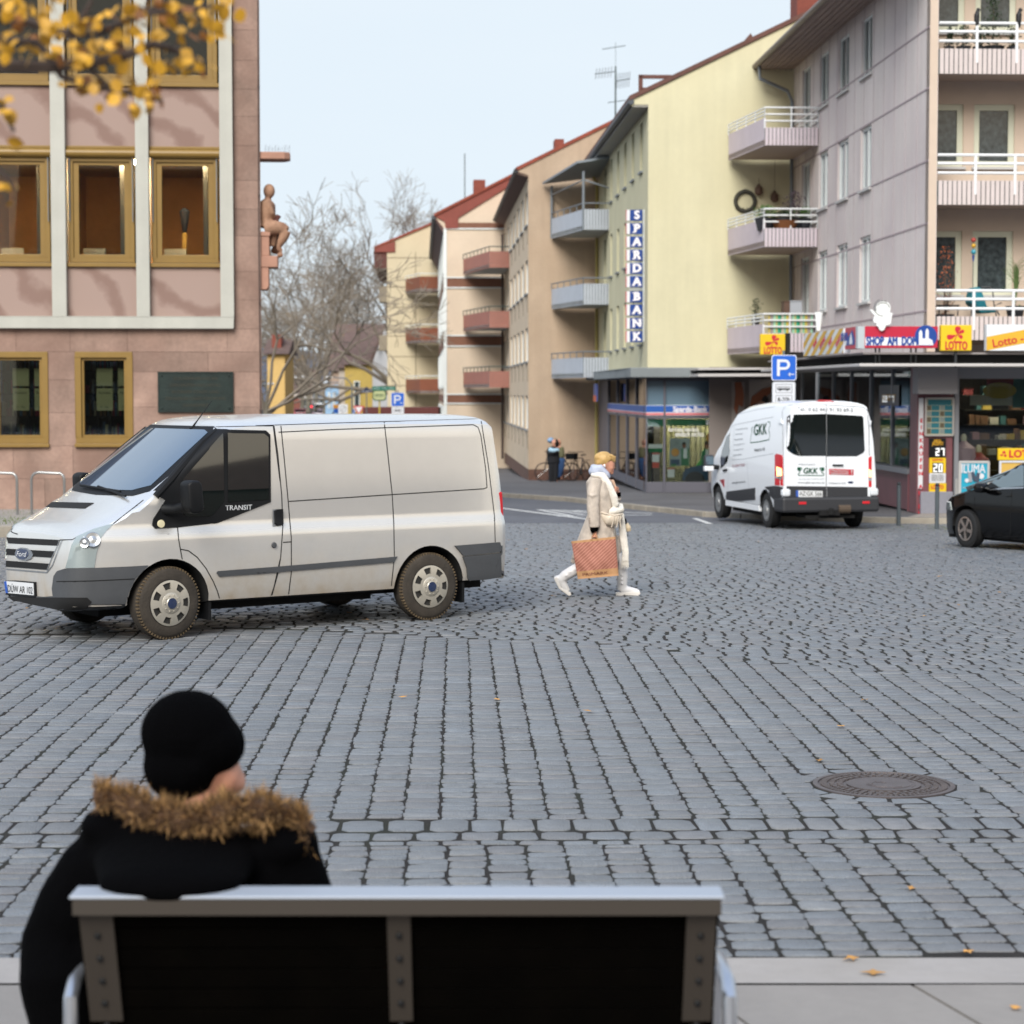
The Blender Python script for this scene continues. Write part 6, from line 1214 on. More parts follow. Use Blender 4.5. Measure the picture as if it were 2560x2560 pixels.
# houses on the near side of the square, behind the viewer: seen only as reflections
for i, (x0, x1, h_, c_) in enumerate(((-75, -48, 13, '#6f6259'), (-46, -20, 15, '#5d5650'), (-18, 6, 12, '#7a6a5a'), (8, 30, 16, '#66605c'), (32, 70, 13, '#75685a'))):
    o = thing('gabled_house', ('row house behind the viewer with a steep dark roof, number %s from the west' % ('one', 'two', 'three', 'four', 'five')[i]), 'house', (x0, -62, 0), group='houses behind the viewer seen in reflections'); o['label'] = 'gabled house behind the viewer seen only in glass reflections'
    mb = MB(); mb.box(0, x1 - x0, 0, 12, 0, h_); mb.build('wall', mat('refl_' + c_[1:], c_, .9, var=.15, vs=.3), o); mb = MB(); mb.prism([(-.5, h_), (6, h_ + 6), (12.5, h_)], 'x', 0, x1 - x0); mb.build('roof', m_rooft, o)
    for k in range(int((x1 - x0) / 4)):
        for r_2 in range(4): window(o, lambda a, b, c=0: (a, 12 - c, b), 1 + k * 4, 2.6 + k * 4, 1.2 + r_2 * 3, 2.9 + r_2 * 3, back=-.05, t=.12)
for k, (y0, y1, h_) in enumerate(((-60, -34, 7.1), (-33, -12, 6.0), (-11, 8, 6.8))):
    o = thing('gabled_house', 'gabled house behind the viewer seen only in glass reflections', 'house', (46, y0, 0), group='houses behind the viewer seen in reflections')
    mb = MB(); mb.box(0, 12, 0, y1 - y0, 0, h_); mb.build('wall', mat('refl_5d5650', '#5d5650'), o); mb = MB(); mb.prism([(-.5, h_), (6, h_ + 4.5), (12.5, h_)], 'y', 0, y1 - y0); mb.build('roof', m_rooft, o)
# wooded hill line
mb = MB(); rp = random.Random(12); nx = 60; vs_ = []
for i in range(nx + 1):
    x = -420 + i * 10.5; h = 13 + 8 * math.sin(i * .3) + rp.uniform(-1.5, 1.5) + (8 if -110 < x < -20 else 0); vs_ += [(x, 760, FG - 1), (x, 790, FG + h), (x, 860, FG + h * 1.1)]
mb.add(vs_, [(i * 3 + j, i * 3 + j + 3, i * 3 + j + 4, i * 3 + j + 1) for i in range(nx) for j in (0, 1)]); struct(mb.build('hills', mat('far_wood', '#4a4f5c', .95, var=.15, vs=.1)), 'low wooded hill on the horizon beyond the street', 'hills')
# bare trees
def grow(mb, p, d, ln, r, dep, rr_, droop=0.0, tips=None, fork=(2, 3), spread=.55):
    n = 3; pts = [p]; rs_ = [r]
    for i in range(n):
        d = (d + V((rr_.gauss(0, .13), rr_.gauss(0, .13), rr_.gauss(0, .1) - droop * .05))).normalized(); p = p + d * (ln / n); pts.append(p); rs_.append(r * (1 - .35 * (i + 1) / n))
    rs_ = [max(q, .013) for q in rs_]; mb.tube(pts, rs_, 6 if r > .12 else (4 if r > .03 else 3), cap=False)
    if dep == 0:
        if tips is not None: tips.append(p)
        return
    for k in range(rr_.randint(*fork)):
        a = V((rr_.gauss(0, 1), rr_.gauss(0, 1), rr_.gauss(.25, .8))); a = (a - d * a.dot(d)).normalized()
        q = pts[-1] if k == 0 or rr_.random() < .5 else pts[rr_.randint(1, n)]
        nd = (d + a * rr_.uniform(spread * .6, spread * 1.5)).normalized(); f = rr_.uniform(.62, .86)
        grow(mb, q, nd, ln * f, r * .66 * rr_.uniform(.8, 1.05), dep - 1, rr_, droop, tips, fork, spread)
m_bark = mat('plane_bark', '#6c685c', .9, var=.25, vs=.8); m_twig = mat('bare_twigs', '#756c60', .9)
def baretree(name, label, x, y, h, limbs, seed, dep=6, r=.3, z=None, group=None, trunk_h=None, spread=.55, lf=.27, fork=(2, 3), leaf=None):
    rr_ = random.Random(seed); z = FG if z is None else z; o = thing(name, label, 'tree', (x, y, z), group=group); th = trunk_h or h * .3
    mb = MB(); mb.tube([(0, 0, -.2), (.05, 0, th * .5), (0, .1, th)], [r * 1.25, r, r * .85], 10); mb.build('trunk', m_bark, o, smooth=True)
    mb = MB(); tips = []
    for (dx, dy, dz, f) in limbs: grow(mb, V((0, .05, th * rr_.uniform(.75, 1))), V((dx, dy, dz)).normalized(), h * lf * f, r * .6, dep, rr_, .3, tips, fork, spread)
    mb.build('crown', m_twig, o)
    if leaf:
        mb = MB()
        for t in tips:
            if rr_.random() < leaf[0]: leafy(mb, t, .3, .3, 3, s=.12, rr_=rr_)
        mb.build('leaves', leaf[1], o)
    return o
pt = at('E', 960, 1100, 160)
baretree('plane_tree', 'large bare plane tree rising behind the cream house', pt.x, 160, 14, [(-.9, 0, .75, 1.1), (-1, -.1, .28, 1.35), (-.35, .1, 1, 1.2), (.3, 0, 1, 1.2), (.9, 0, .8, 1.1), (-.7, .3, .5, 1.2), (-1, .2, -.02, 1.2), (.6, .3, 1.1, 1.1), (-.1, 0, 1.1, 1.25)], 5, dep=7, r=.3, trunk_h=4.6, leaf=(.05, mat('faded_leaf', '#8a6a35', .9, rnd=.3)))
pt = at('E', 110, 1100, 105)
baretree('bare_street_tree', 'slim bare tree just right of the sandstone building', at('E', 60, 1100, 100).x, 100, 12, [(.5, 0, 1, 1), (-.4, 0, 1, 1), (.9, 0, .5, 1.1), (.1, .2, 1, 1), (.8, 0, .9, 1)], 9, dep=6, r=.14, trunk_h=3.4)
baretree('bare_street_tree', 'brownish bare tree behind the street lamps on the left', at('N', 330, 900, 190).x, 190, 11, [(.4, 0, 1, 1), (-.4, 0, 1, 1), (.7, 0, .5, 1), (-.8, .2, .6, 1)], 19, dep=6, r=.15, trunk_h=3, leaf=(.2, mat('faded_leaf', '#8a6a35')))
for i, (x, Y, h, sd_, lb) in enumerate(((800, 330, 29, 31, 'tallest dark bare tree at the end of the street'), (620, 350, 22, 32, 'lower dark bare tree left of the tallest one'), (700, 300, 18, 34, 'shorter bare tree in the middle of the far group'), (930, 280, 17, 33, 'dark bare tree above the light blue house'), (1020, 300, 21, 35, 'bare tree between the far group and the plane tree'))):
    baretree('far_tree', lb, at('N', x, 900, Y).x, Y, h, [(.25, 0, 1, 1), (-.25, 0, 1, 1), (.1, .2, 1, 1.1), (.5, 0, .8, .9), (-.5, 0, .8, .9), (0, -.2, 1, 1)], sd_, dep=6, r=.35, trunk_h=h * .18, spread=.42, lf=.26, fork=(2, 3))
# street lamps
m_lamp = mat('lamp_white', '#d8dcdf', .4)
for i, (x, y, Y, sd_, lb) in enumerate(((200, 750, 130, 1, 'nearest left street lamp with a white oval head'), (465, 628, 190, 1, 'left street lamp below the highest lamp head'), (415, 565, 165, 1, 'left street lamp with the highest white head'), (550, 665, 240, 1, 'left one of two lamp heads close together'), (612, 660, 270, -1, 'right one of two lamp heads close together'), (980, 665, 150, -1, 'right street lamp with the larger white head'), (918, 725, 185, -1, 'lower right street lamp left of the larger head'))):
    c = NN(x, y, Y); o = thing('street_lamp', lb, 'street lamp', (c.x - sd_ * 1.6, Y, FG), group=None); hh = c.z - FG
    mb = MB(); mb.tube([(0, 0, 0), (0, 0, hh - .5), (sd_ * .4, 0, hh - .05), (sd_ * 1.3, 0, hh)], [.09, .06, .05, .04], 6); mb.build('pole', m_pole, o)
    mb = MB(); mb.ball((sd_ * 1.6, 0, hh), (.0016 * Y, .2, .0007 * Y)); mb.build('lamp_head', m_lamp, o, smooth=2)
# signs between the houses
def polesign(name, label, k, x, y, Y, g, shapes, cat='sign', ph=None, S_=1):
    shapes = [(n_, [(p[0] * S_, p[1] * S_) for p in q], t_, m_, y_) for n_, q, t_, m_, y_ in shapes]
    c = at(k, x, y, Y); o = thing(name, label, cat, (c.x, Y, g)); h = c.z - g; mb = MB(); mb.tube([(0, .06, 0), (0, .06, h + (ph or 0))], .035, 8); mb.build('post', m_pole, o)
    for nm, pts, th, mm, yy in shapes: mb = MB(); mb.prism([(p[0], h + p[1]) for p in pts], 'y', yy, yy + th); mb.build(nm, mm, o)
    return o
circ = lambda r_, n=20: [(r_ * math.cos(2 * PI * k / n), r_ * math.sin(2 * PI * k / n)) for k in range(n)]
m_tred = mat('traffic_red', '#b3262e', .4)
polesign('yield_sign', 'red and white yield triangle behind the roof of the silver van', 'N', 1380, 1095, 150, FG, [('plate', [(-.52, .34), (.52, .34), (0, -.56)], .012, m_tred, 0), ('white_face', [(-.34, .24), (.34, .24), (0, -.35)], .004, m_tw, -.008)], S_=.78)
polesign('round_restriction_sign', 'round sign with a diagonal bar on a pale board left of the yield sign', 'N', 1168, 1085, 152, FG, [('board', [(-.5, -.5), (.5, -.5), (.5, .5), (-.5, .5)], .01, m_tw, 0), ('ring', circ(.36), .004, m_pole, -.008), ('disc', circ(.3), .004, m_tw, -.014), ('bar', [(-.25, -.2), (-.2, -.25), (.25, .2), (.2, .25)], .004, m_pole, -.02)], S_=.65)
polesign('blue_triangle_sign', 'blue direction board low between the restriction sign and yield sign', 'N', 1300, 1135, 151, FG, [('plate', [(-.45, -.5), (.4, -.5), (.1, .45)], .01, m_pblue, 0), ('arrow', [(-.2, -.4), (.2, -.4), (.05, .1)], .004, m_tw, -.008)], S_=.6)
polesign('blue_small_sign', 'small blue sign right of the yield sign', 'N', 1505, 1130, 149, FG, [('plate', circ(.38), .01, m_pblue, 0), ('arrow', [(-.05, -.2), (.05, -.2), (.05, .1), (0, .2), (-.05, .1)], .004, m_tw, -.008)], S_=.5)
polesign('orange_sign', 'small orange sign in front of the light blue house', 'N', 1085, 1052, 160, FG, [('plate', [(-.7, -.35), (.7, -.35), (.7, .35), (-.7, .35)], .01, mat('sign_orange', '#c98a2b', .5), 0), ('lower_plate', [(-.6, -1.2), (.6, -1.2), (.6, -.5), (-.6, -.5)], .01, m_pblue, 0)], S_=.4)
o = polesign('green_direction_sign', 'green direction board with white words above the oval bar sign', 'N', 1870, 815, 108, FG, [('plate', [(-1.17, -.08), (.0, -.08), (.0, .12), (-1.17, .12)], .02, mat('direction_green', '#1b7a63', .5), 0)], ph=.25)
h_ = o.location; mb = MB(); cz_ = at('N', 1870, 815, 108).z - h_.z; write(mb, 'Hafen  WC  Info', .14, lambda X_, Y_, Z_: (-.6 + X_, -.008 - Z_, cz_ + .02 + Y_), w=1.0); mb.build('lettering', m_tw, o)
c = at('N', 1655, 905, 112); o = thing('oval_bar_sign', 'rounded pale green bar sign on a yellow post', 'sign', (c.x, 112, FG)); h = c.z - FG
mb = MB(); mb.prism([(p[0], h + p[1]) for p in rrect(.72, .56, .17, 6)], 'y', 0, .15); mb.mi = 1; mb.prism([(p[0], h + p[1]) for p in rrect(.62, .46, .14, 6)], 'y', -.02, -.001); mb.build('panel', [mat('bar_green', '#2c5a38', .5), mat('bar_cream', '#b7bd8c', .5)], o)
mb = MB(); write(mb, 'HEVEN', .2, lambda X_, Y_, Z_: (X_, -.024 - Z_, h + Y_), w=.46, bold=.004); mb.build('lettering', mat('bar_green', '#2c5a38'), o); mb = MB(); mb.tube([(0, .1, 0), (0, .1, h - .25)], .04, 8); mb.build('post', mat('post_yellow', '#c9b445', .5), o)
c = at('N', 1482, 850, 114); o = thing('dark_tavern_sign', 'dark hanging tavern sign with a peaked top left of the oval bar sign', 'sign', (c.x, 114, FG)); h = c.z - FG
mb = MB(); mb.prism([(a_ * .23, h + b_ * .23) for a_, b_ in ((-1.3, -.3), (1.3, -.3), (1.3, .2), (.7, .25), (.3, .9), (0, 1.1), (-.3, .9), (-.7, .25), (-1.3, .2))], 'y', 0, .1); mb.build('panel', mat('tavern_blue', '#252c44', .5), o); mb = MB(); write(mb, 'Hopfen', .1, lambda X_, Y_, Z_: (X_, -.01 - Z_, h - .01 + Y_), w=.46); mb.build('lettering', m_tw, o); mb = MB(); mb.tube([(0, .1, 0), (0, .1, h)], .03, 6); mb.build('post', m_pole, o)
for x, y, Y, lb in ((745, 1055, 250, 'far traffic light showing red in the middle of the street'), (413, 1085, 160, 'traffic light showing red on the left of the street')):
    c = NN(x, y, Y); o = thing('traffic_light', lb, 'traffic light', (c.x, Y, FG)); h = c.z - FG; mb = MB(); mb.tube([(0, 0, 0), (0, 0, h - .7)], .06, 6); mb.build('post', m_pole, o); mb = MB(); mb.box(-.16, .16, -.1, .2, h - .7, h + .22); mb.build('housing', m_tblk, o); mb = MB(); mb.ball((0, -.12, h), .12); mb.build('red_light', mat('red_signal', '#ff3040', .5, emit=2), o)
# low kiosk with dark red roof beside the parking sign
a, b = at('E', 840, 1775, 117), at('E', 1262, 1775, 117); o = thing('low_shed', 'low shed with a dark red roof below the terracotta balconies', 'shed', (a.x, 117, FG)); h = a.z - FG
mb = MB(); mb.box(-.5, b.x - a.x, 0, 4, 0, h - .3); mb.build('wall', mat('shed_cream', '#9a8c78', .9), o); mb = MB(); mb.box(-.8, b.x - a.x, -.4, 4.3, h - .3, h + .1); mb.build('roof', mat('shed_roof', '#5c2f2c', .8), o)
# distant traffic: simple but shaped cars
def farcar(label, x, y, Y, col, van=False, back=True):
    c = gnd('N', x, y) if Y is None else at('N', x, y, Y); o = thing('parked_car', label, 'car', (c.x, Y or c.y, FG), math.radians(2.5)); w_, L_, H_ = .9, 4.3, (2.2 if van else 1.45)
    mb = MB(); mb.prism([(0, .35), (0, .9), (.35, 1.0), (.75, H_), (2.9, H_), (3.6, .98), (4.25, .85), (4.3, .35)] if not van else [(0, .35), (0, H_), (3.4, H_), (4, 1.2), (4.5, 1), (4.5, .35)], 'x', -w_, w_); mb.build('body', mat('car_' + col[1:], col, .3, coat=.6), o, bevel=.09)
    mb = MB(); mb.box(-w_ * .8, w_ * .8, -.01 if van else .3, .5, 1.02, H_ - .12); mb.build('rear_window', mat('dark_car_glass', '#0e1216', .08), o)
    for sx in (-1, 1):
        mb = MB(); mb.box(sx * .8 - .12, sx * .8 + .12, -.03, .02, .72, .88); mb.build('tail_light', mat('tail_red', '#c1202a', .4), o)
        for y_ in (.75, 3.4): mb = MB(); mb.lathe([(.31, -.1), (.31, .1)], (sx * .82, y_, .31), ax='x', n=14); mb.build('wheel', mat('tyre_rubber', '#17181a', .85), o)
    return o
farcar('dark grey car far down the street beneath the dark trees', 725, 1130, 330, '#3f4654'); farcar('silver car far down the street above the roof of the silver van', 690, 1100, 400, '#8b939b')
farcar('white van parked before the light blue house', 860, 1040, 300, '#c9ced4', van=True); farcar('dark red car in the middle of the far street', 590, 1150, 300, '#6b2730'); farcar('pale car right of the dark grey car', 850, 1160, 290, '#9a8d94')

# ================================================================== autumn branch at the upper left
BY = 5.6
o = thing('autumn_tree', 'autumn tree whose blurred yellow leaves hang in at the upper left', 'tree', (-3.4, BY, 0))
L0 = V((-3.4, BY, 0)); mb = MB(); mb.tube([(0, 0, 0), (.05, 0, 2), (0, .1, 4.4)], [.16, .12, .09], 10); mb.build('trunk', mat('dark_bark', '#3a2f29', .9, var=.2, vs=4), o, smooth=True)
Ab = lambda x, y, d=0: at('A', x, y, BY + d) - L0
mb = MB(); r_ = random.Random(2)
br = [([(0, .05, 2.9), Ab(-300, 500), Ab(0, 430), Ab(330, 440), Ab(560, 420), Ab(800, 370), Ab(1000, 290), Ab(1150, 330), Ab(1330, 420)], .022),
      ([(0, .05, 3.3), Ab(-300, 200), Ab(0, 120, .3), Ab(200, 150, .3), Ab(450, 230, .3), Ab(650, 210, .2), Ab(900, 100, .1), Ab(1100, 20)], .02),
      ([(0, .05, 3.3), Ab(-200, 350), Ab(0, 260), Ab(250, 280), Ab(400, 500), Ab(600, 560), Ab(880, 610)], .016), ([Ab(560, 420), Ab(700, 560), Ab(860, 620), Ab(1060, 660)], .008),
      ([(0, .05, 2.8), Ab(-150, 620), Ab(10, 700), Ab(90, 860)], .012), ([(0, .05, 2.9), Ab(-150, 1000), Ab(40, 1150), Ab(90, 1230)], .01), ([Ab(450, 230), Ab(560, 80), Ab(600, 0)], .01), ([Ab(900, 100), Ab(1200, 60), Ab(1480, 30)], .008)]
for pts, r0 in br: mb.tube(pts, [r0 * (1 - .7 * i / len(pts)) for i in range(len(pts))], 5)
mb.build('branch', mat('dark_bark', '#3a2f29'), o)
cl = [(20, 60), (120, 130), (60, 210), (170, 40), (330, 60), (420, 30), (240, 220), (380, 330), (300, 130), (480, 190), (540, 150), (600, 180), (470, 330), (560, 350), (640, 300), (680, 420), (740, 240), (640, 110), (800, 400), (850, 120), (900, 60), (940, 220), (980, 370), (1040, 450), (860, 270), (1080, 130), (1120, 80), (1180, 170), (1100, 400), (1180, 430), (1260, 390), (1350, 430), (1130, 30), (1450, 30), (1500, 50), (1430, 190), (1340, 200), (480, 560), (560, 540), (660, 590), (740, 520), (820, 580), (900, 560), (960, 600), (880, 640), (1020, 590), (30, 700), (90, 880), (60, 1190), (180, 300), (20, 330), (100, 0), (500, 430), (350, 230), (780, 60), (1000, 20), (1290, 60), (90, 240)]
def leaf(mb, c, s_, rr_):
    a = V((rr_.gauss(0, 1), rr_.gauss(0, .6), rr_.gauss(-.4, .8))).normalized(); b = a.cross(V((rr_.gauss(0, 1), rr_.gauss(0, 1), rr_.gauss(0, 1)))).normalized(); n = a.cross(b) * .12
    P = [(0, 0), (.15, .28), (.4, .42), (.7, .32), (1, 0), (.7, -.32), (.4, -.42), (.15, -.28)]; vs_ = [c + a * (p[0] * s_) + b * (p[1] * s_) + n * (s_ * abs(p[1])) for p in P]; mb.add(vs_, [(0, 1, 2, 3, 4), (0, 4, 5, 6, 7)])
mb = MB(); my = MB()
for x, y in cl:
    for k in range(r_.randint(4, 7)):
        c = Ab(x + r_.gauss(0, 45), y + r_.gauss(0, 40), r_.uniform(-.2, .2)); leaf(mb if r_.random() < .82 else my, c, r_.uniform(.022, .046), r_)
lm = mat('yellow_leaf', '#b88a20', .6, rnd=.3); lp = lm.node_tree.nodes['Principled BSDF']; lp.inputs['Transmission Weight'].default_value = 0
mb.build('leaves', lm, o); my.build('withered_leaves', mat('withered_leaf', '#7a4c1d', .7, rnd=.3), o)
# ================================================================== VEHICLES
def loft_body(st, hw, zlev, cy, arches, ar, name, mats, par, n_arc=7, aw=.42, crown=.75):
    """st: (X, z bottom, z shoulder, z top, width factor); hw(z, X): half width"""
    mb = MB(); secs = []
    for X_, zb, zsh, zt, nf in st:
        P = [(0, zb), (hw(zb, X_) * nf * .8, zb)]
        for z in zlev: zz_ = min(max(z, zb + .02), zsh); P.append((hw(zz_, X_) * nf, zz_))
        ys = hw(zsh, X_) * nf
        for k in range(1, n_arc + 1): a = PI / 2 * k / n_arc; P.append((ys * math.cos(a) ** crown, zsh + (zt - zsh) * math.sin(a) ** .9))
        secs.append([(X_, cy - p[0], p[1]) for p in P] + [(X_, cy + p[0], p[1]) for p in reversed(P[1:-1])])
    n = len(secs[0]); vs_ = [v for s in secs for v in s]
    fs = [(i * n + k, i * n + (k + 1) % n, (i + 1) * n + (k + 1) % n, (i + 1) * n + k) for i in range(len(secs) - 1) for k in range(n)] + [list(range(n)), list(range((len(secs) - 1) * n, len(secs) * n))]
    mb.add(vs_, fs)
    me = bpy.data.meshes.new(name); me.from_pydata(mb.v, [], mb.f); bm = bmesh.new(); bm.from_mesh(me); bmesh.ops.remove_doubles(bm, verts=bm.verts, dist=1e-4); bmesh.ops.dissolve_degenerate(bm, edges=bm.edges, dist=1e-4)
    bmesh.ops.recalc_face_normals(bm, faces=bm.faces); bm.to_mesh(me); bm.free()
    o = bpy.data.objects.new(name, me); COL.objects.link(o)
    cs = MB()
    for ax_ in arches:
        for y0, y1 in ((-.3, aw), (2 * cy - aw, 2 * cy + .3)):
            pr = [(ax_ + ar * math.cos(t), .34 + ar * math.sin(t)) for t in [k * PI / 18 for k in range(19)]] + [(ax_ - ar, -.3), (ax_ + ar, -.3)]
            cs.prism(pr, 'y', y0, y1)
    cut = cs.build('cut', mats[1]); mo = o.modifiers.new('b', 'BOOLEAN'); mo.operation = 'DIFFERENCE'; mo.object = cut; mo.solver = 'EXACT'
    bpy.context.view_layer.update(); dg = bpy.context.evaluated_depsgraph_get(); m2 = bpy.data.meshes.new_from_object(o.evaluated_get(dg)); o.modifiers.clear(); o.data = m2; bpy.data.objects.remove(cut)
    m2.materials.clear()
    for q in mats: m2.materials.append(q)
    for p in m2.polygons:
        c = p.center; p.material_index = 1 if any(math.hypot(c.x - a, c.z - .34) < ar + .004 for a in arches) and min(c.y, 2 * cy - c.y) > .02 else 0; p.use_smooth = True
        if p.material_index == 1 and not (abs(p.normal.y) > .9 or math.hypot(c.x - min(arches, key=lambda a: abs(a - c.x)), c.z - .34) > ar - .03): p.material_index = 0
        if c.z < st[0][1] + .04 and abs(p.normal.z) > .8: p.material_index = 1
    m2.set_sharp_from_angle(angle=math.radians(28)); o.parent = par; return o
class Skin:
    """lays real trim onto a body: outlines are measured in the photo and projected onto the body's surface"""
    def __init__(s, body, fr, cy): s.b = body; s.fr = fr; s.cy = cy; bm = bmesh.new(); bm.from_mesh(body.data); s.t = BVHTree.FromBMesh(bm); bm.free(); s.o = fr.I @ V((0, 0, CAMZ))
    def hit(s, p, off=.004):
        d = (s.fr.I.to_3x3() @ ray(p)).normalized(); h = s.t.ray_cast(s.o, d)
        return (h[0] + h[1] * off, h[1]) if h[0] is not None else None
    def patch(s, k, poly, name, m, par, off=.005, step=14, mirror=False, rim=True, lab=None):
        pts = [Z(k, *p) for p in poly]; c = (sum(p[0] for p in pts) / len(pts), sum(p[1] for p in pts) / len(pts))
        bm = bmesh.new(); bm.faces.new([bm.verts.new((p[0], p[1], 0)) for p in pts]); xs, ys = [p[0] for p in pts], [p[1] for p in pts]
        for ax_, lo, hi in ((0, min(xs), max(xs)), (1, min(ys), max(ys))):
            t = lo + step
            while t < hi - 1:
                co_ = (t, 0, 0) if ax_ == 0 else (0, t, 0); no = (1, 0, 0) if ax_ == 0 else (0, 1, 0)
                bmesh.ops.bisect_plane(bm, geom=bm.verts[:] + bm.edges[:] + bm.faces[:], plane_co=co_, plane_no=no); t += step
        bnd = {v for e in bm.edges if len(e.link_faces) == 1 for v in e.verts}; src = {}; bad = False
        for v in bm.verts:
            p = (v.co.x, v.co.y); h = None
            for q in range(12):
                f = q * .04; h = s.hit((p[0] + (c[0] - p[0]) * f, p[1] + (c[1] - p[1]) * f), off)
                if h: break
            if not h: h = (V((0, 0, 1)), V((0, 0, 1)))
            v.co = h[0]; src[v] = h[1]
        if rim and off > .003:
            be = [e for e in bm.edges if len(e.link_faces) == 1]; r = bmesh.ops.extrude_edge_only(bm, edges=be)
            nv = [g for g in r['geom'] if isinstance(g, bmesh.types.BMVert)]
            for v in nv:
                n_ = s.t.find_nearest(v.co); v.co = n_[0] - n_[1] * .002
        me = bpy.data.meshes.new(name); bm.to_mesh(me); bm.free(); me.materials.append(m)
        for f in me.polygons: f.use_smooth = True
        me.set_sharp_from_angle(angle=math.radians(50))
        o = bpy.data.objects.new(name, me); COL.objects.link(o); o.parent = par
        if lab: o['label'] = lab
        if mirror:
            o2 = o.copy(); o2.data = me.copy(); COL.objects.link(o2); o2.parent = par
            for v in o2.data.vertices: v.co.y = 2 * s.cy - v.co.y
            o2.data.flip_normals()
        return o
    def seam(s, k, lines, m, par, w=.005, name='panel_gap', off=.002, mirror=True):
        mb = MB()
        for ln in lines:
            pts = [Z(k, *p) for p in ln] if not isinstance(ln[0][0], str) else [Z(*p) for p in ln]; fine = []
            for a, b in zip(pts[:-1], pts[1:]):
                n_ = max(1, int(math.dist(a, b) / 6))
                fine += [(a[0] + (b[0] - a[0]) * i / n_, a[1] + (b[1] - a[1]) * i / n_) for i in range(n_)]
            fine.append(pts[-1]); H = [s.hit(p, off) for p in fine]; H = [h for h in H if h]
            for (a, na), (b, nb) in zip(H[:-1], H[1:]):
                if (b - a).length > .3: continue
                t = (b - a).normalized(); u = t.cross(na).normalized() * w; u2 = t.cross(nb).normalized() * w
                mb.add([a - u, a + u, b + u2, b - u2], [(0, 1, 2, 3)])
                if mirror: mb.add([V((q.x, 2 * s.cy - q.y, q.z)) for q in (a - u, a + u, b + u2, b - u2)], [(3, 2, 1, 0)])
        return mb.build(name, m, par, norm=False)
    def text(s, k, cx_, cy_, wpx, txt, hpx, m, par, name='lettering', slope=0, bold=.0, shear=0, off=.008, sp=1.0, mb=None):
        """lettering laid onto the surface; wpx, hpx: size in that zoom's pixels"""
        own = mb is None; mb = mb or MB(); vs_, fs = textpts(txt, 1, bold=bold, shear=shear, sp=sp); xs = [v[0] for v in vs_]; ys = [v[1] for v in vs_]; q = wpx / (max(xs) - min(xs)); c = (max(xs) + min(xs)) / 2; qy = hpx / (max(ys) - min(ys)); c2 = (max(ys) + min(ys)) / 2
        out = []
        for v in vs_:
            x = (v[0] - c) * q; h = s.hit(Z(k, cx_ + x, cy_ - (v[1] - c2) * qy + x * slope), off); out.append(h[0] if h else V((0, 0, 1)))
        mb.add(out, fs); return mb.build(name, m, par, norm=False) if own else mb
m_tyre = mat('tyre_rubber', '#17181a', .85); m_mudtyre = mat('muddy_tyre', '#5c4e3a', .9, var=.25, vs=9, bump=.5, bs=60); m_well = mat('wheel_well', '#0d0d0e', .95)
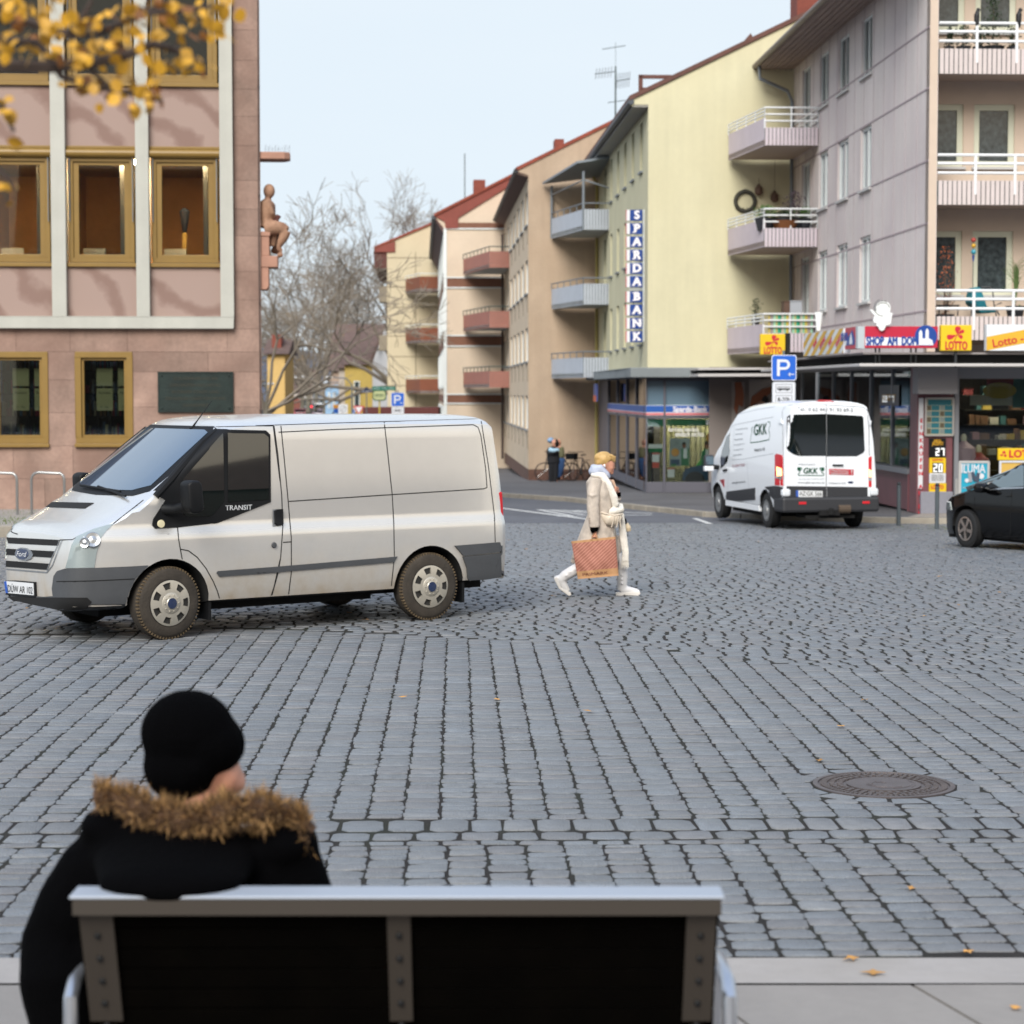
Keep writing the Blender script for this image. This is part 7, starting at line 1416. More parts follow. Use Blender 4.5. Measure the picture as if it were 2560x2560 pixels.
def wheel(par, X_, y0, rad, mt, mr, kind, side=-1, steer=0, mcap=None, label=None):
    """side -1: outer face looks to -Y; built round its own hub"""
    T_ = Matrix.Translation((X_, y0, rad)) @ Matrix.Rotation(math.radians(steer), 4, 'Z') @ (Matrix.Identity(4) if side < 0 else Matrix.Rotation(PI, 4, 'Z'))
    w_ = .2; rr_ = rad * .62; rs = random.Random(int(X_ * 10 + 5))
    mb = MB(); mb.T = T_; mb.lathe([(rr_, 0.03), (rr_ + .01, .0), (rad - .045, -.005), (rad - .018, .012), (rad - .003, .03), (rad, .06), (rad, w_ - .05), (rad - .02, w_), (rr_, w_)], ax='y', n=56)
    mb.mi = 1
    for k in range(64):
        a = 2 * PI * k / 64; M_ = Matrix.Rotation(-a, 4, 'Y'); mb.box(rad - .022, rad + .003, .012, .05, -.007, .007, M=M_)
    if mt is not m_mudtyre: mb.mi = 0
    ty = mb.build('wheel', [m_tyre if mt is not m_mudtyre else mat('muddy_sidewall', '#39332c', .9, var=.25, vs=8, bump=.3, bs=50), m_mudtyre if mt is m_mudtyre else m_tyre], par, smooth=True)
    mb = MB(); mb.T = T_; mb.lathe([(rr_ + .006, .0), (rr_ + .004, -.006), (rr_ - .015, -.004), (rr_ - .02, .02), (0, .035)], ax='y', n=48); mb.build('rim_bed', m_well if kind != 'cap' else mat('rim_shadow', '#2b2a28', .7), ty, smooth=True)
    mb = MB(); mb.T = T_
    if kind == 'cap':                      # pressed hub cap with seven openings
        N_ = 7; R0, R1, R2 = rr_ * .48, rr_ * .64, rr_ * .92
        ringv = lambda r_, y: [(r_ * math.sin(t), y, r_ * math.cos(t)) for t in [2 * PI * k / (N_ * 6) for k in range(N_ * 6)]]
        A_, B_, C_, D_ = ringv(R0, -.024), ringv(R1, -.022), ringv(R2, -.012), ringv(rr_ + .004, -.006); n = N_ * 6; base = A_ + B_ + C_ + D_ + ringv(R1, .005) + ringv(R2, .01)
        fs = [(k, (k + 1) % n, n + (k + 1) % n, n + k) for k in range(n)] + [(2 * n + k, 2 * n + (k + 1) % n, 3 * n + (k + 1) % n, 3 * n + k) for k in range(n)]
        fs += [(n + k, n + (k + 1) % n, 2 * n + (k + 1) % n, 2 * n + k) for k in range(n) if k % 6 in (0, 1, 2)]
        for k in range(n):
            if k % 6 == 3: fs.append((n + k, 2 * n + k, 5 * n + k, 4 * n + k)); e = (k + 3) % n; fs.append((n + e, 2 * n + e, 5 * n + e, 4 * n + e))
        mb.add(base, fs); mb.lathe([(R0, -.024), (R0 * .92, -.03), (R0 * .55, -.034), (R0 * .5, -.04), (0, -.042)], ax='y', n=36)
        for k in range(10): a = 2 * PI * k / 10; mb.ball((R0 * .76 * math.cos(a), -.031, R0 * .76 * math.sin(a)), .009, 6, 4)
    elif kind == 'alloy':
        mb.lathe([(rr_ + .006, -.008), (rr_ - .02, -.01), (rr_ - .03, .01)], ax='y', n=48, cap=False)
        for k in range(5):
            a = 2 * PI * k / 5 + .3; M_ = Matrix.Rotation(a, 4, 'Y')
            mb.prism([(.02, -.03), (rr_ - .01, -.015), (rr_ - .01, .05), (.07, .02), (.02, .03)], 'y', -.012, .01, M=M_)
        mb.lathe([(.05, -.02), (0, -.022)], ax='y', n=16)
    else:
        mb.lathe([(rr_ + .006, -.006), (rr_ - .03, -.006), (rr_ - .05, .02), (.1, .0), (.09, -.02), (.05, -.03), (0, -.032)], ax='y', n=40)
        for k in range(10): a = 2 * PI * k / 10; mb.box(.09, rr_ - .02, -.005, .02, -.014, .014, M=Matrix.Rotation(a, 4, 'Y'))
    mb.build('hub_cap' if kind == 'cap' else 'rim', mr, ty, smooth=True)
    if mcap: mb = MB(); mb.T = T_; mb.lathe([(rr_ * .24, -.043), (0, -.046)], ax='y', n=20); mb.build('hub_badge', mcap, ty)
    return ty
m_silver = mat('silver_paint', '#dfdedb', .27, metal=.7, coat=.35, var=.03, vs=1); 
# road dirt low on the silver van's flanks: a real coat of dust, thicker towards the sill
def dirt(m, z0, z1, col, amt):
    n = m.node_tree.nodes; l = m.node_tree.links.new; p = n['Principled BSDF']; t = n.new('ShaderNodeTexCoord'); s_ = n.new('ShaderNodeSeparateXYZ'); l(t.outputs['Object'], s_.inputs[0])
    q = n.new('ShaderNodeTexNoise'); q.inputs['Scale'].default_value = 5; q.inputs['Detail'].default_value = 8; l(t.outputs['Object'], q.inputs[0])
    a = n.new('ShaderNodeMapRange'); l(s_.outputs[2], a.inputs[0]); a.inputs[1].default_value = z1; a.inputs[2].default_value = z0; a.inputs[3].default_value = 0; a.inputs[4].default_value = 1
    b = n.new('ShaderNodeMath'); b.operation = 'MULTIPLY'; l(a.outputs[0], b.inputs[0]); c = n.new('ShaderNodeMapRange'); l(q.outputs[0], c.inputs[0]); c.inputs[1].default_value = .3; c.inputs[2].default_value = .7; c.inputs[3].default_value = amt * .45; c.inputs[4].default_value = amt; l(c.outputs[0], b.inputs[1])
    x = n.new('ShaderNodeMix'); x.data_type = 'RGBA'; src = p.inputs['Base Color'].links[0].from_socket; l(b.outputs[0], x.inputs[0]); l(src, x.inputs[6]); x.inputs[7].default_value = (*lin(col), 1); l(x.outputs[2], p.inputs['Base Color'])
    r = n.new('ShaderNodeMapRange'); l(b.outputs[0], r.inputs[0]); r.inputs[3].default_value = p.inputs['Roughness'].default_value; r.inputs[4].default_value = .8; l(r.outputs[0], p.inputs['Roughness'])
    m2 = n.new('ShaderNodeMapRange'); l(b.outputs[0], m2.inputs[0]); m2.inputs[3].default_value = p.inputs['Metallic'].default_value; m2.inputs[4].default_value = 0; l(m2.outputs[0], p.inputs['Metallic'])
dirt(m_silver, .2, 1.0, '#8c7858', .95)
m_glas = mat('vehicle_glass', '#07100f', .02, spec=1, coat=1); m_wind = mat('windscreen_glass', '#4a6076', .03, metal=.35, coat=1.0); m_blk = mat('black_trim', '#101113', .55, spec=.25); m_plast = mat('grey_bumper', '#45474a', .65, var=.08, vs=3); m_lens = mat('clear_lens', '#9ba5a4', .08, metal=.3, coat=1); m_gap = mat('dark_gap', '#0d0d0e'  , .9)
m_redl = mat('tail_red', '#c1202a', .2, coat=1); m_chrome = mat('chrome', '#b5b8bb', .25, metal=.9); m_plate = mat('plate_white', '#d4d6d8', .5); m_eu = mat('plate_blue', '#1c4fa8', .5)
# ---------------- silver panel van
a_, b_ = gnd('C', 1178, 1652), gnd('D', 1278, 1609); ang = math.degrees(math.atan2(b_.y - a_.y, b_.x - a_.x)); WB = (b_ - a_).length; SC = WB / 2.933
Vx = Fr(a_.x, a_.y, 0, ang); Vx.M = Vx.M @ Matrix.Scale(SC, 4); Vx.I = Vx.M.inverted(); WB = 2.933
van = thing('silver_van', 'silver panel van with dirty flanks standing on the cobbles', 'van', M=Vx.M)
CY = .985
def pw(tab, x):
    if x <= tab[0][0]: return tab[0][1]
    for (x0, y0), (x1, y1) in zip(tab[:-1], tab[1:]):
        if x <= x1: return y0 + (y1 - y0) * (x - x0) / (x1 - x0)
    return tab[-1][1]
HW = [(.25, .9), (.34, .945), (.42, .965), (.62, .985), (.93, .985), (.96, .98), (1.07, .94), (1.1, .937), (1.35, .925), (1.95, .86), (2.1, .8)]
def hwv(z, X_): return pw(HW, z)
TOPS = [(-.93, .62), (-.92, .84), (-.88, .98), (-.8, 1.06), (-.62, 1.14), (-.42, 1.24), (-.28, 1.34), (-.2, 1.4), (.62, 2.02), (.72, 2.065), (.9, 2.085), (1.6, 2.1), (3.6, 2.09), (3.76, 2.08), (3.8, 2.05), (3.84, 1.75), (3.88, 1.45), (3.91, 1.2)]
NF = [(-.93, .58), (-.92, .72), (-.88, .81), (-.8, .875), (-.62, .94), (-.42, .98), (-.2, 1), (3.6, 1), (3.8, .985), (3.86, .97), (3.91, .94)]
st = []
for X_ in (-.93, -.92, -.9, -.88, -.84, -.8, -.71, -.62, -.52, -.42, -.35, -.28, -.2, -.1, 0, .15, .3, .45, .62, .72, .9, 1.2, 1.6, 2, 2.6, 3.2, 3.6, 3.7, 3.76, 3.8, 3.82, 3.84, 3.86, 3.88, 3.895, 3.91):
    zt = pw(TOPS, X_); drop = .13 if X_ > -.3 else .09; st.append((X_, .3 if X_ < 3.2 else .36, zt - drop if X_ > -.9 else zt - .12, zt, pw(NF, X_)))
body = loft_body(st, hwv, [.34, .42, .62, .8, .93, .96, 1.0, 1.04, 1.07, 1.1, 1.25, 1.4, 1.55, 1.7, 1.85, 1.93], CY, (0, WB), .42, 'body', [m_silver, m_well], van)
sk = Skin(body, Vx, CY)
sk.patch('C', [(1455, 222), (1500, 205), (1832, 212), (1862, 240), (1866, 705), (1500, 850), (1225, 880), (1070, 888), (1048, 862), (1056, 820), (1140, 690), (1090, 660), (1180, 560)], 'window_surround', m_blk, van, .011, step=6, mirror=True)
sk.patch('C', [(1258, 545), (1535, 232), (1542, 700), (1468, 788), (1440, 803), (1290, 806), (1262, 785)], 'quarter_window', m_glas, van, .016, mirror=True)
sk.patch('C', [(1568, 230), (1818, 233), (1848, 258), (1850, 688), (1568, 706)], 'door_window', m_glas, van, .016, mirror=True)
def front_patch(name, yz, m, off=.005, step=.12, dirx=1, X0=-3, par=van, skn=None, mir=False):
    """outline in (y, z) seen square from the front (or rear) and laid onto the body"""
    s = skn or sk; bm = bmesh.new(); bm.faces.new([bm.verts.new((p[0], p[1], 0)) for p in yz]); xs, ys = [p[0] for p in yz], [p[1] for p in yz]
    for ax_, lo, hi in ((0, min(xs), max(xs)), (1, min(ys), max(ys))):
        t = lo + step
        while t < hi - .01:
            bmesh.ops.bisect_plane(bm, geom=bm.verts[:] + bm.edges[:] + bm.faces[:], plane_co=(t, 0, 0) if ax_ == 0 else (0, t, 0), plane_no=(1, 0, 0) if ax_ == 0 else (0, 1, 0)); t += step
    c = (sum(xs) / len(xs), sum(ys) / len(ys))
    for v in bm.verts:
        p = v.co.copy()
        for q in range(10):
            f = q * .04; h = s.t.ray_cast(V((X0, p.x + (c[0] - p.x) * f, p.y + (c[1] - p.y) * f)), V((dirx, 0, 0)))
            if h[0] is not None: break
        v.co = h[0] + h[1] * off if h[0] is not None else V((0, p.x, p.y))
    be = [e for e in bm.edges if len(e.link_faces) == 1]; r = bmesh.ops.extrude_edge_only(bm, edges=be)
    for v in [g for g in r['geom'] if isinstance(g, bmesh.types.BMVert)]: n_ = s.t.find_nearest(v.co); v.co = n_[0] - n_[1] * .002
    me = bpy.data.meshes.new(name); bm.to_mesh(me); bm.free(); me.materials.append(m)
    for f in me.polygons: f.use_smooth = True
    me.set_sharp_from_angle(angle=math.radians(50)); o = bpy.data.objects.new(name, me); COL.objects.link(o); o.parent = par
    return o
front_patch('windscreen_surround', [(.1, 1.4), (.3, 1.345), (CY, 1.33), (1.67, 1.345), (1.87, 1.4), (1.80, 1.95), (1.66, 1.99), (.31, 1.99), (.17, 1.95)], m_blk, .004)
mb = MB(); H_ = [sk.hit(Z('C', *q), .0) for q in ((1075, 665), (1180, 548), (1290, 418), (1400, 292), (1492, 212))]; mb.tube([h[0] for h in H_ if h], [.035, .04, .04, .035, .02][:len([h for h in H_ if h])], 8); mb.build('pillar_trim', m_blk, van, smooth=True)
front_patch('windscreen', [(.21, 1.44), (.4, 1.39), (CY, 1.375), (1.57, 1.39), (1.76, 1.44), (1.69, 1.93), (1.6, 1.955), (.37, 1.955), (.28, 1.93)], m_wind, .008)
sk.patch('C', [(785, 853), (640, 895), (530, 945), (498, 1000), (455, 1160), (650, 1157), (665, 1060), (695, 955), (735, 900)], 'headlight', m_lens, van, .008, step=10, mirror=True)
mb = MB()
for x, y, r_ in ((640, 965, .075), (585, 985, .05)):
    h = sk.hit(Z('C', x, y), .006)
    if h: q = h[1].to_track_quat('Z', 'Y').to_matrix().to_4x4(); mb.lathe([(r_, 0), (r_ * .9, .008), (r_ * .5, .004), (0, .009)], n=20, M=Matrix.Translation(h[0]) @ q)
mb.build('lamp_reflector', m_chrome, van)
sk.patch('C', [(1022, 1141), (900, 1148), (650, 1158), (455, 1163), (402, 1180), (378, 1215), (366, 1300), (372, 1352), (300, 1358), (5, 1330), (5, 1415), (40, 1445), (230, 1480), (620, 1500), (845, 1495), (858, 1420), (885, 1330), (930, 1235)], 'front_bumper', m_plast, van, .014, step=12)
sk.seam('C', [[(400, 1252), (640, 1246), (925, 1232)]], m_gap, van, .004, 'bumper_groove', .0165, mirror=False)
sk.patch('C', [(8, 1350), (250, 1362), (600, 1362), (632, 1390), (600, 1430), (400, 1448), (60, 1430), (10, 1400)], 'lower_intake', m_gap, van, .018, step=12)
for pl in ([(48, 948), (412, 966), (398, 1006), (60, 990)], [(28, 1024), (376, 1044), (360, 1088), (36, 1068)], [(18, 1106), (346, 1130), (326, 1172), (36, 1150)]): sk.patch('C', pl, 'grille_slot', m_gap, van, .006, step=12)
sk.seam('C', [[(412, 966), (398, 1010), (360, 1090), (326, 1178)], [(40, 945), (22, 1020), (10, 1100), (30, 1165), (326, 1190), (365, 1140), (430, 965)]], mat('silver_shade', '#85888c', .4, metal=.5), van, .006, 'grille_edge', .006, False)
sk.patch('C', [(110, 1060), (120, 1030), (150, 1018), (190, 1022), (225, 1045), (235, 1068), (220, 1095), (185, 1108), (140, 1100), (115, 1082)], 'badge_rim', m_chrome, van, .012, step=20)
sk.patch('C', [(118, 1060), (127, 1036), (152, 1026), (186, 1030), (200, 1048), (205, 1068), (190, 1090), (168, 1101), (140, 1094), (122, 1080)], 'badge', mat('badge_blue', '#1a2a4c', .3, coat=1), van, .016, step=20)
sk.text('C', 160, 1062, 70, 'Ford', 36, m_plate, van, slope=.06, shear=.3, off=.018)
sk.patch('C', [(36, 1238), (252, 1256), (258, 1362), (52, 1344)], 'plate_holder', m_blk, van, .022, step=30)
sk.patch('C', [(44, 1246), (246, 1264), (250, 1346), (58, 1330)], 'number_plate', m_plate, van, .026, step=30)
sk.patch('C', [(44, 1246), (60, 1248), (72, 1331), (58, 1330)], 'plate_band', m_eu, van, .028, step=30)
sk.text('C', 158, 1300, 172, 'DÜW AR 102', 58, m_tblk, van, slope=.09, off=.03)
sk.seam('C', [[(990, 690), (780, 855)], [(412, 966), (500, 964), (530, 945)], [(1225, 880), (1232, 960), (1246, 1040), (1257, 1100)], [(1248, 1030), (1300, 1040), (1360, 1085), (1420, 1160), (1470, 1250), (1500, 1320), (1518, 1384)], [(1518, 1384), (1700, 1370), (1868, 1356)], [(1868, 1356), (1890, 1290), (1932, 1100)], [(1490, 185), (1885, 178)], [(1885, 178), (1932, 560)], [(1232, 700), (1215, 640), (1235, 590)]], m_gap, van)
sk.seam('D', [[(132, 190), (160, 400), (188, 700), (196, 930), (180, 1150), (160, 1270), (116, 1428)], [(182, 190), (205, 420), (235, 740), (258, 1010), (258, 1260), (236, 1438)], [(198, 1042), (258, 1038)], [(938, 162), (965, 400), (996, 690), (1008, 900), (1012, 1150), (990, 1360)], [(0, 188), (600, 168), (1640, 137)], [(165, 236), (600, 215), (1590, 181), (1625, 200), (1645, 260), (1680, 500), (1690, 640), (1665, 650)], [(1665, 650), (1000, 692), (240, 742)], [(1645, 138), (1700, 480), (1745, 850), (1750, 1040)]], m_gap, van)
sk.patch('C', [(1492, 1192), (1502, 1180), (1932, 1148), (1932, 1188), (1510, 1218)], 'side_moulding', m_plast, van, .012, mirror=True)
sk.patch('D', [(0, 1234), (165, 1218), (165, 1258), (0, 1272)], 'side_moulding', m_plast, van, .012, mirror=True)
sk.patch('D', [(170, 1217), (258, 1210), (1032, 1145), (1008, 1186), (258, 1250), (170, 1258)], 'side_moulding', m_plast, van, .012, mirror=True)
sk.patch('D', [(1450, 1066), (1778, 1040), (1790, 1090), (1778, 1112), (1512, 1140), (1480, 1100)], 'rear_bumper', m_plast, van, .02, step=10)
sk.patch('D', [(1508, 1146), (1780, 1120), (1785, 1290), (1545, 1335), (1538, 1230)], 'rear_bumper', m_plast, van, .026, step=10)
front_patch('rear_bumper', [(.02, .4), (.02, .72), (1.95, .72), (1.95, .4)], m_plast, .03, dirx=-1, X0=6)
for y_ in (.08, 1.775): mb = MB(); mb.prism([(3.8, .76), (3.918, .76), (3.912, 1.0), (3.895, 1.28), (3.8, 1.28)], 'y', y_, y_ + .115); mb.build('tail_light', m_redl, van, bevel=.015)
front_patch('rear_window', [(.22, 1.3), (.25, 1.78), (.93, 1.8), (.93, 1.3)], m_glas, .006, dirx=-1, X0=6); front_patch('rear_window', [(1.04, 1.3), (1.04, 1.8), (1.72, 1.78), (1.75, 1.3)], m_glas, .006, dirx=-1, X0=6)
sk.patch('D', [(122, 800), (188, 797), (192, 918), (122, 928)], 'door_handle_recess', mat('silver_shade', '#85888c'), van, .003, step=20)
sk.patch('D', [(130, 812), (150, 800), (188, 798), (192, 915), (150, 922), (132, 905)], 'door_handle', m_blk, van, .03, step=14, mirror=True)
for k, x, y, r_ in (('D', 131, 1062, .03), ('C', 1108, 855, .045)):
    h = sk.hit(Z(k, x, y), .004); mb = MB(); q = h[1].to_track_quat('Z', 'Y').to_matrix().to_4x4(); mb.lathe([(r_, 0), (r_ * .8, .012), (0, .014)], n=16, M=Matrix.Translation(h[0]) @ q); mb.build('fuel_lock' if k == 'D' else 'side_indicator', m_plast if k == 'D' else mat('indicator_cream', '#d2c9a6', .3, coat=1), van, smooth=True)
sk.text('C', 1642, 742, 184, 'TRANSIT', 34, m_plate, van, slope=-.03, bold=.012, off=.016)
sk.patch('C', [(330, 705), (648, 712), (585, 750), (272, 738)], 'bonnet_vent', m_gap, van, .006, step=14)
mb = MB()
for a0, a1 in (((570, 607), (845, 650)), ((690, 615), (880, 682)), ((440, 608), (515, 640)), ((450, 620), (525, 682))):
    h0, h1 = sk.hit(Z('C', *a0), .035), sk.hit(Z('C', *a1), .035)
    if h0 and h1: mb.tube([h0[0], h1[0]], .012, 6)
mb.build('wiper', m_blk, van)
h = sk.hit(Z('C', 1325, 192), 0) or sk.hit(Z('C', 1325, 200), 0); e = h[0] + V((-.06, 0, .02)); tp = (Vx.I @ at('C', 1462, 5, (Vx.M @ h[0]).y - .02)); mb = MB(); mb.tube([h[0], h[0] + (tp - h[0]) * .3, tp], [.012, .006, .003], 6); mb.ball(h[0], (.03, .02, .015)); mb.build('antenna', m_blk, van)
# mirrors
for s_ in (0, 1):
    q0, q1 = Vx.front('C', 1250, 785, -.2), Vx.front('C', 1382, 552, -.2); T_ = Matrix.Identity(4) if not s_ else Matrix.Translation((0, 2 * CY, 0)) @ Matrix.Scale(-1, 4, (0, 1, 0)); mb = MB(); mb.T = T_; xm, x2, z0, z1 = q0[0] + .03, q1[0] - .03, q0[1], q1[1]
    mb.prism([(xm, z0 + .05), (xm - .01, z1 - .03), (xm + .03, z1), (x2 - .03, z1), (x2, z1 - .04), (x2 + .02, z0 + .04), (x2 - .03, z0), (xm + .04, z0)], 'y', -.31, -.12); mb.build('mirror', m_blk, van, bevel=.03, seg=3, smooth=True)
    mb = MB(); mb.T = T_; mb.tube([(xm - .07, .08, z0 + .03), (xm + .0, -.02, z0 + .03), (xm + .06, -.17, z0 + .07)], [.06, .05, .05], 10); mb.build('mirror_arm', m_blk, van, smooth=True)
for X_, sy, stt in ((0, -1, 6), (WB, -1, 0), (0, 1, 6), (WB, 1, 0)): wheel(van, X_, .01 if sy < 0 else 2 * CY - .01, .342, m_mudtyre, mat('dusty_hubcap', '#b9b3a6', .4, metal=.5, var=.08, vs=5), 'cap', side=sy, steer=stt, mcap=mat('badge_blue', '#1a2a4c') if sy < 0 else None)
mb = MB(); mb.box(.5, WB - .5, .35, 1.6, .22, .34); mb.box(WB - .5, WB + .9, .4, 1.5, .26, .36); mb.tube([(WB, .15, .33), (WB, 1.8, .33)], .06, 8); mb.box(-.5, .45, .5, 1.5, .2, .34); mb.build('underbody', m_well, van)
for x_ in (.43, WB + .43): mb = MB(); mb.box(x_, x_ + .03, .06, .3, .15, .5); mb.build('mud_flap', m_blk, van)

# ---------------- white service van (rear quarter view)
h_ = math.radians(11.3); rl = gnd('J', 790, 1410); fx_, fy_ = math.sin(h_), -math.cos(h_); WBw = 3.3
org = V((rl.x - fx_ * WBw, rl.y - fy_ * WBw, 0)); gsl = gz(rl.y)
Wx = Fr(org.x, org.y, gsl - .05, math.degrees(math.atan2(fy_, fx_))); 
wv = thing('white_service_van', 'white service van with green lettering seen from behind before the kiosk', 'van', M=Wx.M)
wv.location.z = gsl; Wx.M.translation.z = gsl; Wx.I = Wx.M.inverted()
CW = .985; REAR = WBw + 1.02
HWw = [(.3, .92), (.42, .95), (.62, .985), (.95, .985), (1.1, .975), (1.3, .96), (1.75, .92), (2.2, .84), (2.5, .74)]
TOPw = [(-.98, .65), (-.96, .95), (-.9, 1.08), (-.75, 1.17), (-.5, 1.27), (-.3, 1.38), (.62, 2.13), (.95, 2.35), (1.5, 2.47), (2.6, 2.53), (3.9, 2.54), (REAR - .06, 2.52), (REAR - .02, 2.44), (REAR, 2.36)]
st = []
for X_ in (-.98, -.97, -.96, -.93, -.9, -.82, -.75, -.6, -.5, -.4, -.3, -.1, .1, .3, .5, .62, .8, .95, 1.2, 1.5, 2, 2.6, 3.3, 3.9, REAR - .12, REAR - .06, REAR - .04, REAR - .02, REAR): zt = pw(TOPw, X_); st.append((X_, .41, zt - (.16 if X_ > 0 else .09), zt, pw([(-.98, .6), (-.96, .74), (-.9, .83), (-.75, .91), (-.5, .97), (-.3, 1), (REAR - .12, 1), (REAR - .06, .985), (REAR, .955)], X_)))
m_whitep = mat('white_paint', '#dfe3e8', .3, coat=.6)
wb = loft_body(st, lambda z, X_: pw(HWw, z), [.43, .5, .62, .8, .95, 1.1, 1.2, 1.3, 1.5, 1.75, 2.0, 2.2, 2.35], CW, (0, WBw), .43, 'body', [m_whitep, m_well], wv)
sw = Skin(wb, Wx, CW); m_wblk = mat('dark_cladding', '#2a2b2f', .55)
sw.patch('J', [(995, 385), (1010, 368), (1040, 358), (1354, 352), (1354, 742), (1100, 742), (1050, 725), (1005, 695), (990, 670)], 'rear_window', m_glas, wv, .006, step=9)
sw.patch('J', [(1362, 352), (1690, 370), (1702, 385), (1715, 690), (1700, 715), (1640, 745), (1362, 746)], 'rear_window', m_glas, wv, .006, step=9)
sw.patch('J', [(960, 1022), (1358, 1026), (1358, 1170), (985, 1165), (962, 1140)], 'lower_door_panel', m_wblk, wv, .006, step=12)
sw.patch('J', [(1364, 1026), (1742, 1032), (1742, 1145), (1720, 1170), (1364, 1170)], 'lower_door_panel', m_wblk, wv, .006, step=12)
sw.patch('J', [(884, 735), (900, 722), (950, 735), (956, 760), (958, 1020), (884, 1012)], 'tail_light', m_redl, wv, .01, step=9)
sw.patch('J', [(1750, 760), (1779, 742), (1778, 1032), (1752, 1030)], 'tail_light', m_redl, wv, .01, step=9)
for pl in ([(900, 840), (948, 862), (952, 925), (905, 930)], [(1752, 865), (1776, 880), (1776, 940), (1752, 935)]): sw.patch('J', pl, 'lit_indicator', mat('lit_amber', '#ffc983', .4, emit=2.2), wv, .014, step=9)
for pl in ([(890, 935), (952, 925), (945, 962), (892, 945)], [(1752, 940), (1776, 945), (1774, 975), (1752, 970)]): sw.patch('J', pl, 'reversing_light', m_lens, wv, .014, step=9)
def wbox(name, x0, x1, y0, y1, z0, z1, m, bev=.03): mb = MB(); mb.box(x0, x1, y0, y1, z0, z1); return mb.build(name, m, wv, bevel=bev)
wbox('rear_bumper', REAR - .5, REAR + .09, -.01, 2 * CW + .01, .36, .66, m_wblk, .05)
wbox('bumper_corner', REAR - .1, REAR + .06, -.0, .17, .67, .82, mat('white_corner', '#d0d5da', .35), .04); wbox('bumper_corner', REAR - .1, REAR + .06, 2 * CW - .17, 2 * CW, .67, .82, mat('white_corner', '#d0d5da'), .04)
for y_ in (.32, 1.62): wbox('reflector', REAR + .08, REAR + .1, y_, y_ + .15, .52, .57, m_redl, .005)
mb = MB(); mb.box(REAR - .2, REAR + .12, .75, 1.15, .3, .4); mb.lathe([(.05, .0), (.05, .12), (0, .14)], (REAR + .18, .95, .32), n=10); mb.box(REAR - .6, REAR, .5, 1.5, .24, .3); mb.build('tow_bar', m_well, wv)
mb = MB(); mb.lathe([(.09, -.12), (.09, .12)], (REAR + .06, 1.25, .42), ax='y', n=12); mb.build('tow_socket', mat('rubber_sleeve', '#4b3f34', .9), wv)
sw.patch('J', [(1076, 1062), (1322, 1068), (1322, 1128), (1076, 1122)], 'number_plate', m_plate, wv, .014, step=30); sw.patch('J', [(1076, 1062), (1097, 1063), (1097, 1122), (1076, 1122)], 'plate_band', m_eu, wv, .018, step=30)
sw.text('J', 1210, 1092, 208, 'AZ:GK 566', 40, m_tblk, wv, slope=.02, off=.02)
m_gkg = mat('print_green', '#12573e', .5); m_ink2 = mat('print_grey', '#3a4048', .5)
sw.text('J', 1347, 312, 518, 'Tel.: 0 62 44 / 91 93 69-5', 34, m_ink2, wv, slope=.02, bold=.006); sw.text('J', 1212, 880, 135, 'GKK', 56, m_gkg, wv, slope=.01, bold=.04, shear=.15)
sw.text('J', 1178, 822, 165, 'TRANSIT', 12, m_ink2, wv, slope=.02); sw.text('J', 1218, 992, 252, 'www.gkk-service.de', 20, m_ink2, wv, slope=.015, bold=.01); sw.text('J', 1460, 994, 152, 'Industrie 4.0', 18, m_ink2, wv, slope=.015); sw.text('J', 1218, 958, 250, 'In der Weinschleife 10, 67582 Mettenheim', 9, m_ink2, wv)
sw.patch('J', [(1384, 862), (1612, 868), (1612, 922), (1384, 916)], 'recruiting_sticker', mat('sticker_red', '#b3303a', .5), wv, .005, step=40); sw.text('J', 1480, 880, 170, 'Mitarbeiter', 18, m_plate, wv, slope=.02, off=.01, bold=.02); sw.text('J', 1482, 905, 170, 'GESUCHT', 20, m_plate, wv, slope=.02, off=.01, bold=.03); sw.text('J', 1593, 893, 12, '!', 44, m_plate, wv, off=.01, bold=.02)
mb = MB(); sw.text('J', 1585, 988, 34, 'Ford', 12, m_chrome, wv, mb=mb); 
sw.patch('J', [(1556, 988), (1568, 978), (1600, 978), (1614, 988), (1600, 998), (1568, 998)], 'badge', mat('badge_blue', '#1a2a4c'), wv, .005, step=40)
sw.seam('J', [[(1090, 850), (1130, 852), (1125, 870), (1112, 880), (1110, 900), (1095, 912), (1100, 922), (1330, 925), (1338, 912), (1318, 898), (1312, 880), (1300, 868), (1298, 852), (1338, 852)]], m_gkg, wv, .008, 'logo_bracket', .006, False)
for x, y in ((1103, 864), (1325, 866)):
    h = sw.hit(Z('J', x, y), .006); 
    if h: mb = MB(); mb.lathe([(.035, 0), (.035, .004), (.02, .004), (.02, 0)], n=14, M=Matrix.Translation(h[0]) @ h[1].to_track_quat('Z', 'Y').to_matrix().to_4x4()); mb.build('logo_ring', m_gkg, wv)
sw.seam('J', [[(1357, 265), (1359, 1170)], [(965, 1020), (960, 700), (950, 330), (975, 285), (1010, 272), (1350, 268), (1700, 290), (1738, 320), (1755, 500), (1758, 740)]], m_gap, wv, .006, mirror=False)
sw.patch('J', [(1265, 238), (1290, 228), (1400, 230), (1432, 244)], 'brake_light', m_redl, wv, .014, step=10)
sw.patch('J', [(1412, 825), (1430, 820), (1515, 822), (1512, 835), (1420, 835)], 'door_handle', m_blk, wv, .03, step=12)
for pl in ([(920, 415), (948, 400), (958, 445), (925, 440)], [(1752, 415), (1768, 410), (1768, 455), (1752, 460)]): sw.patch('J', pl, 'hinge', m_whitep, wv, .03, step=20)
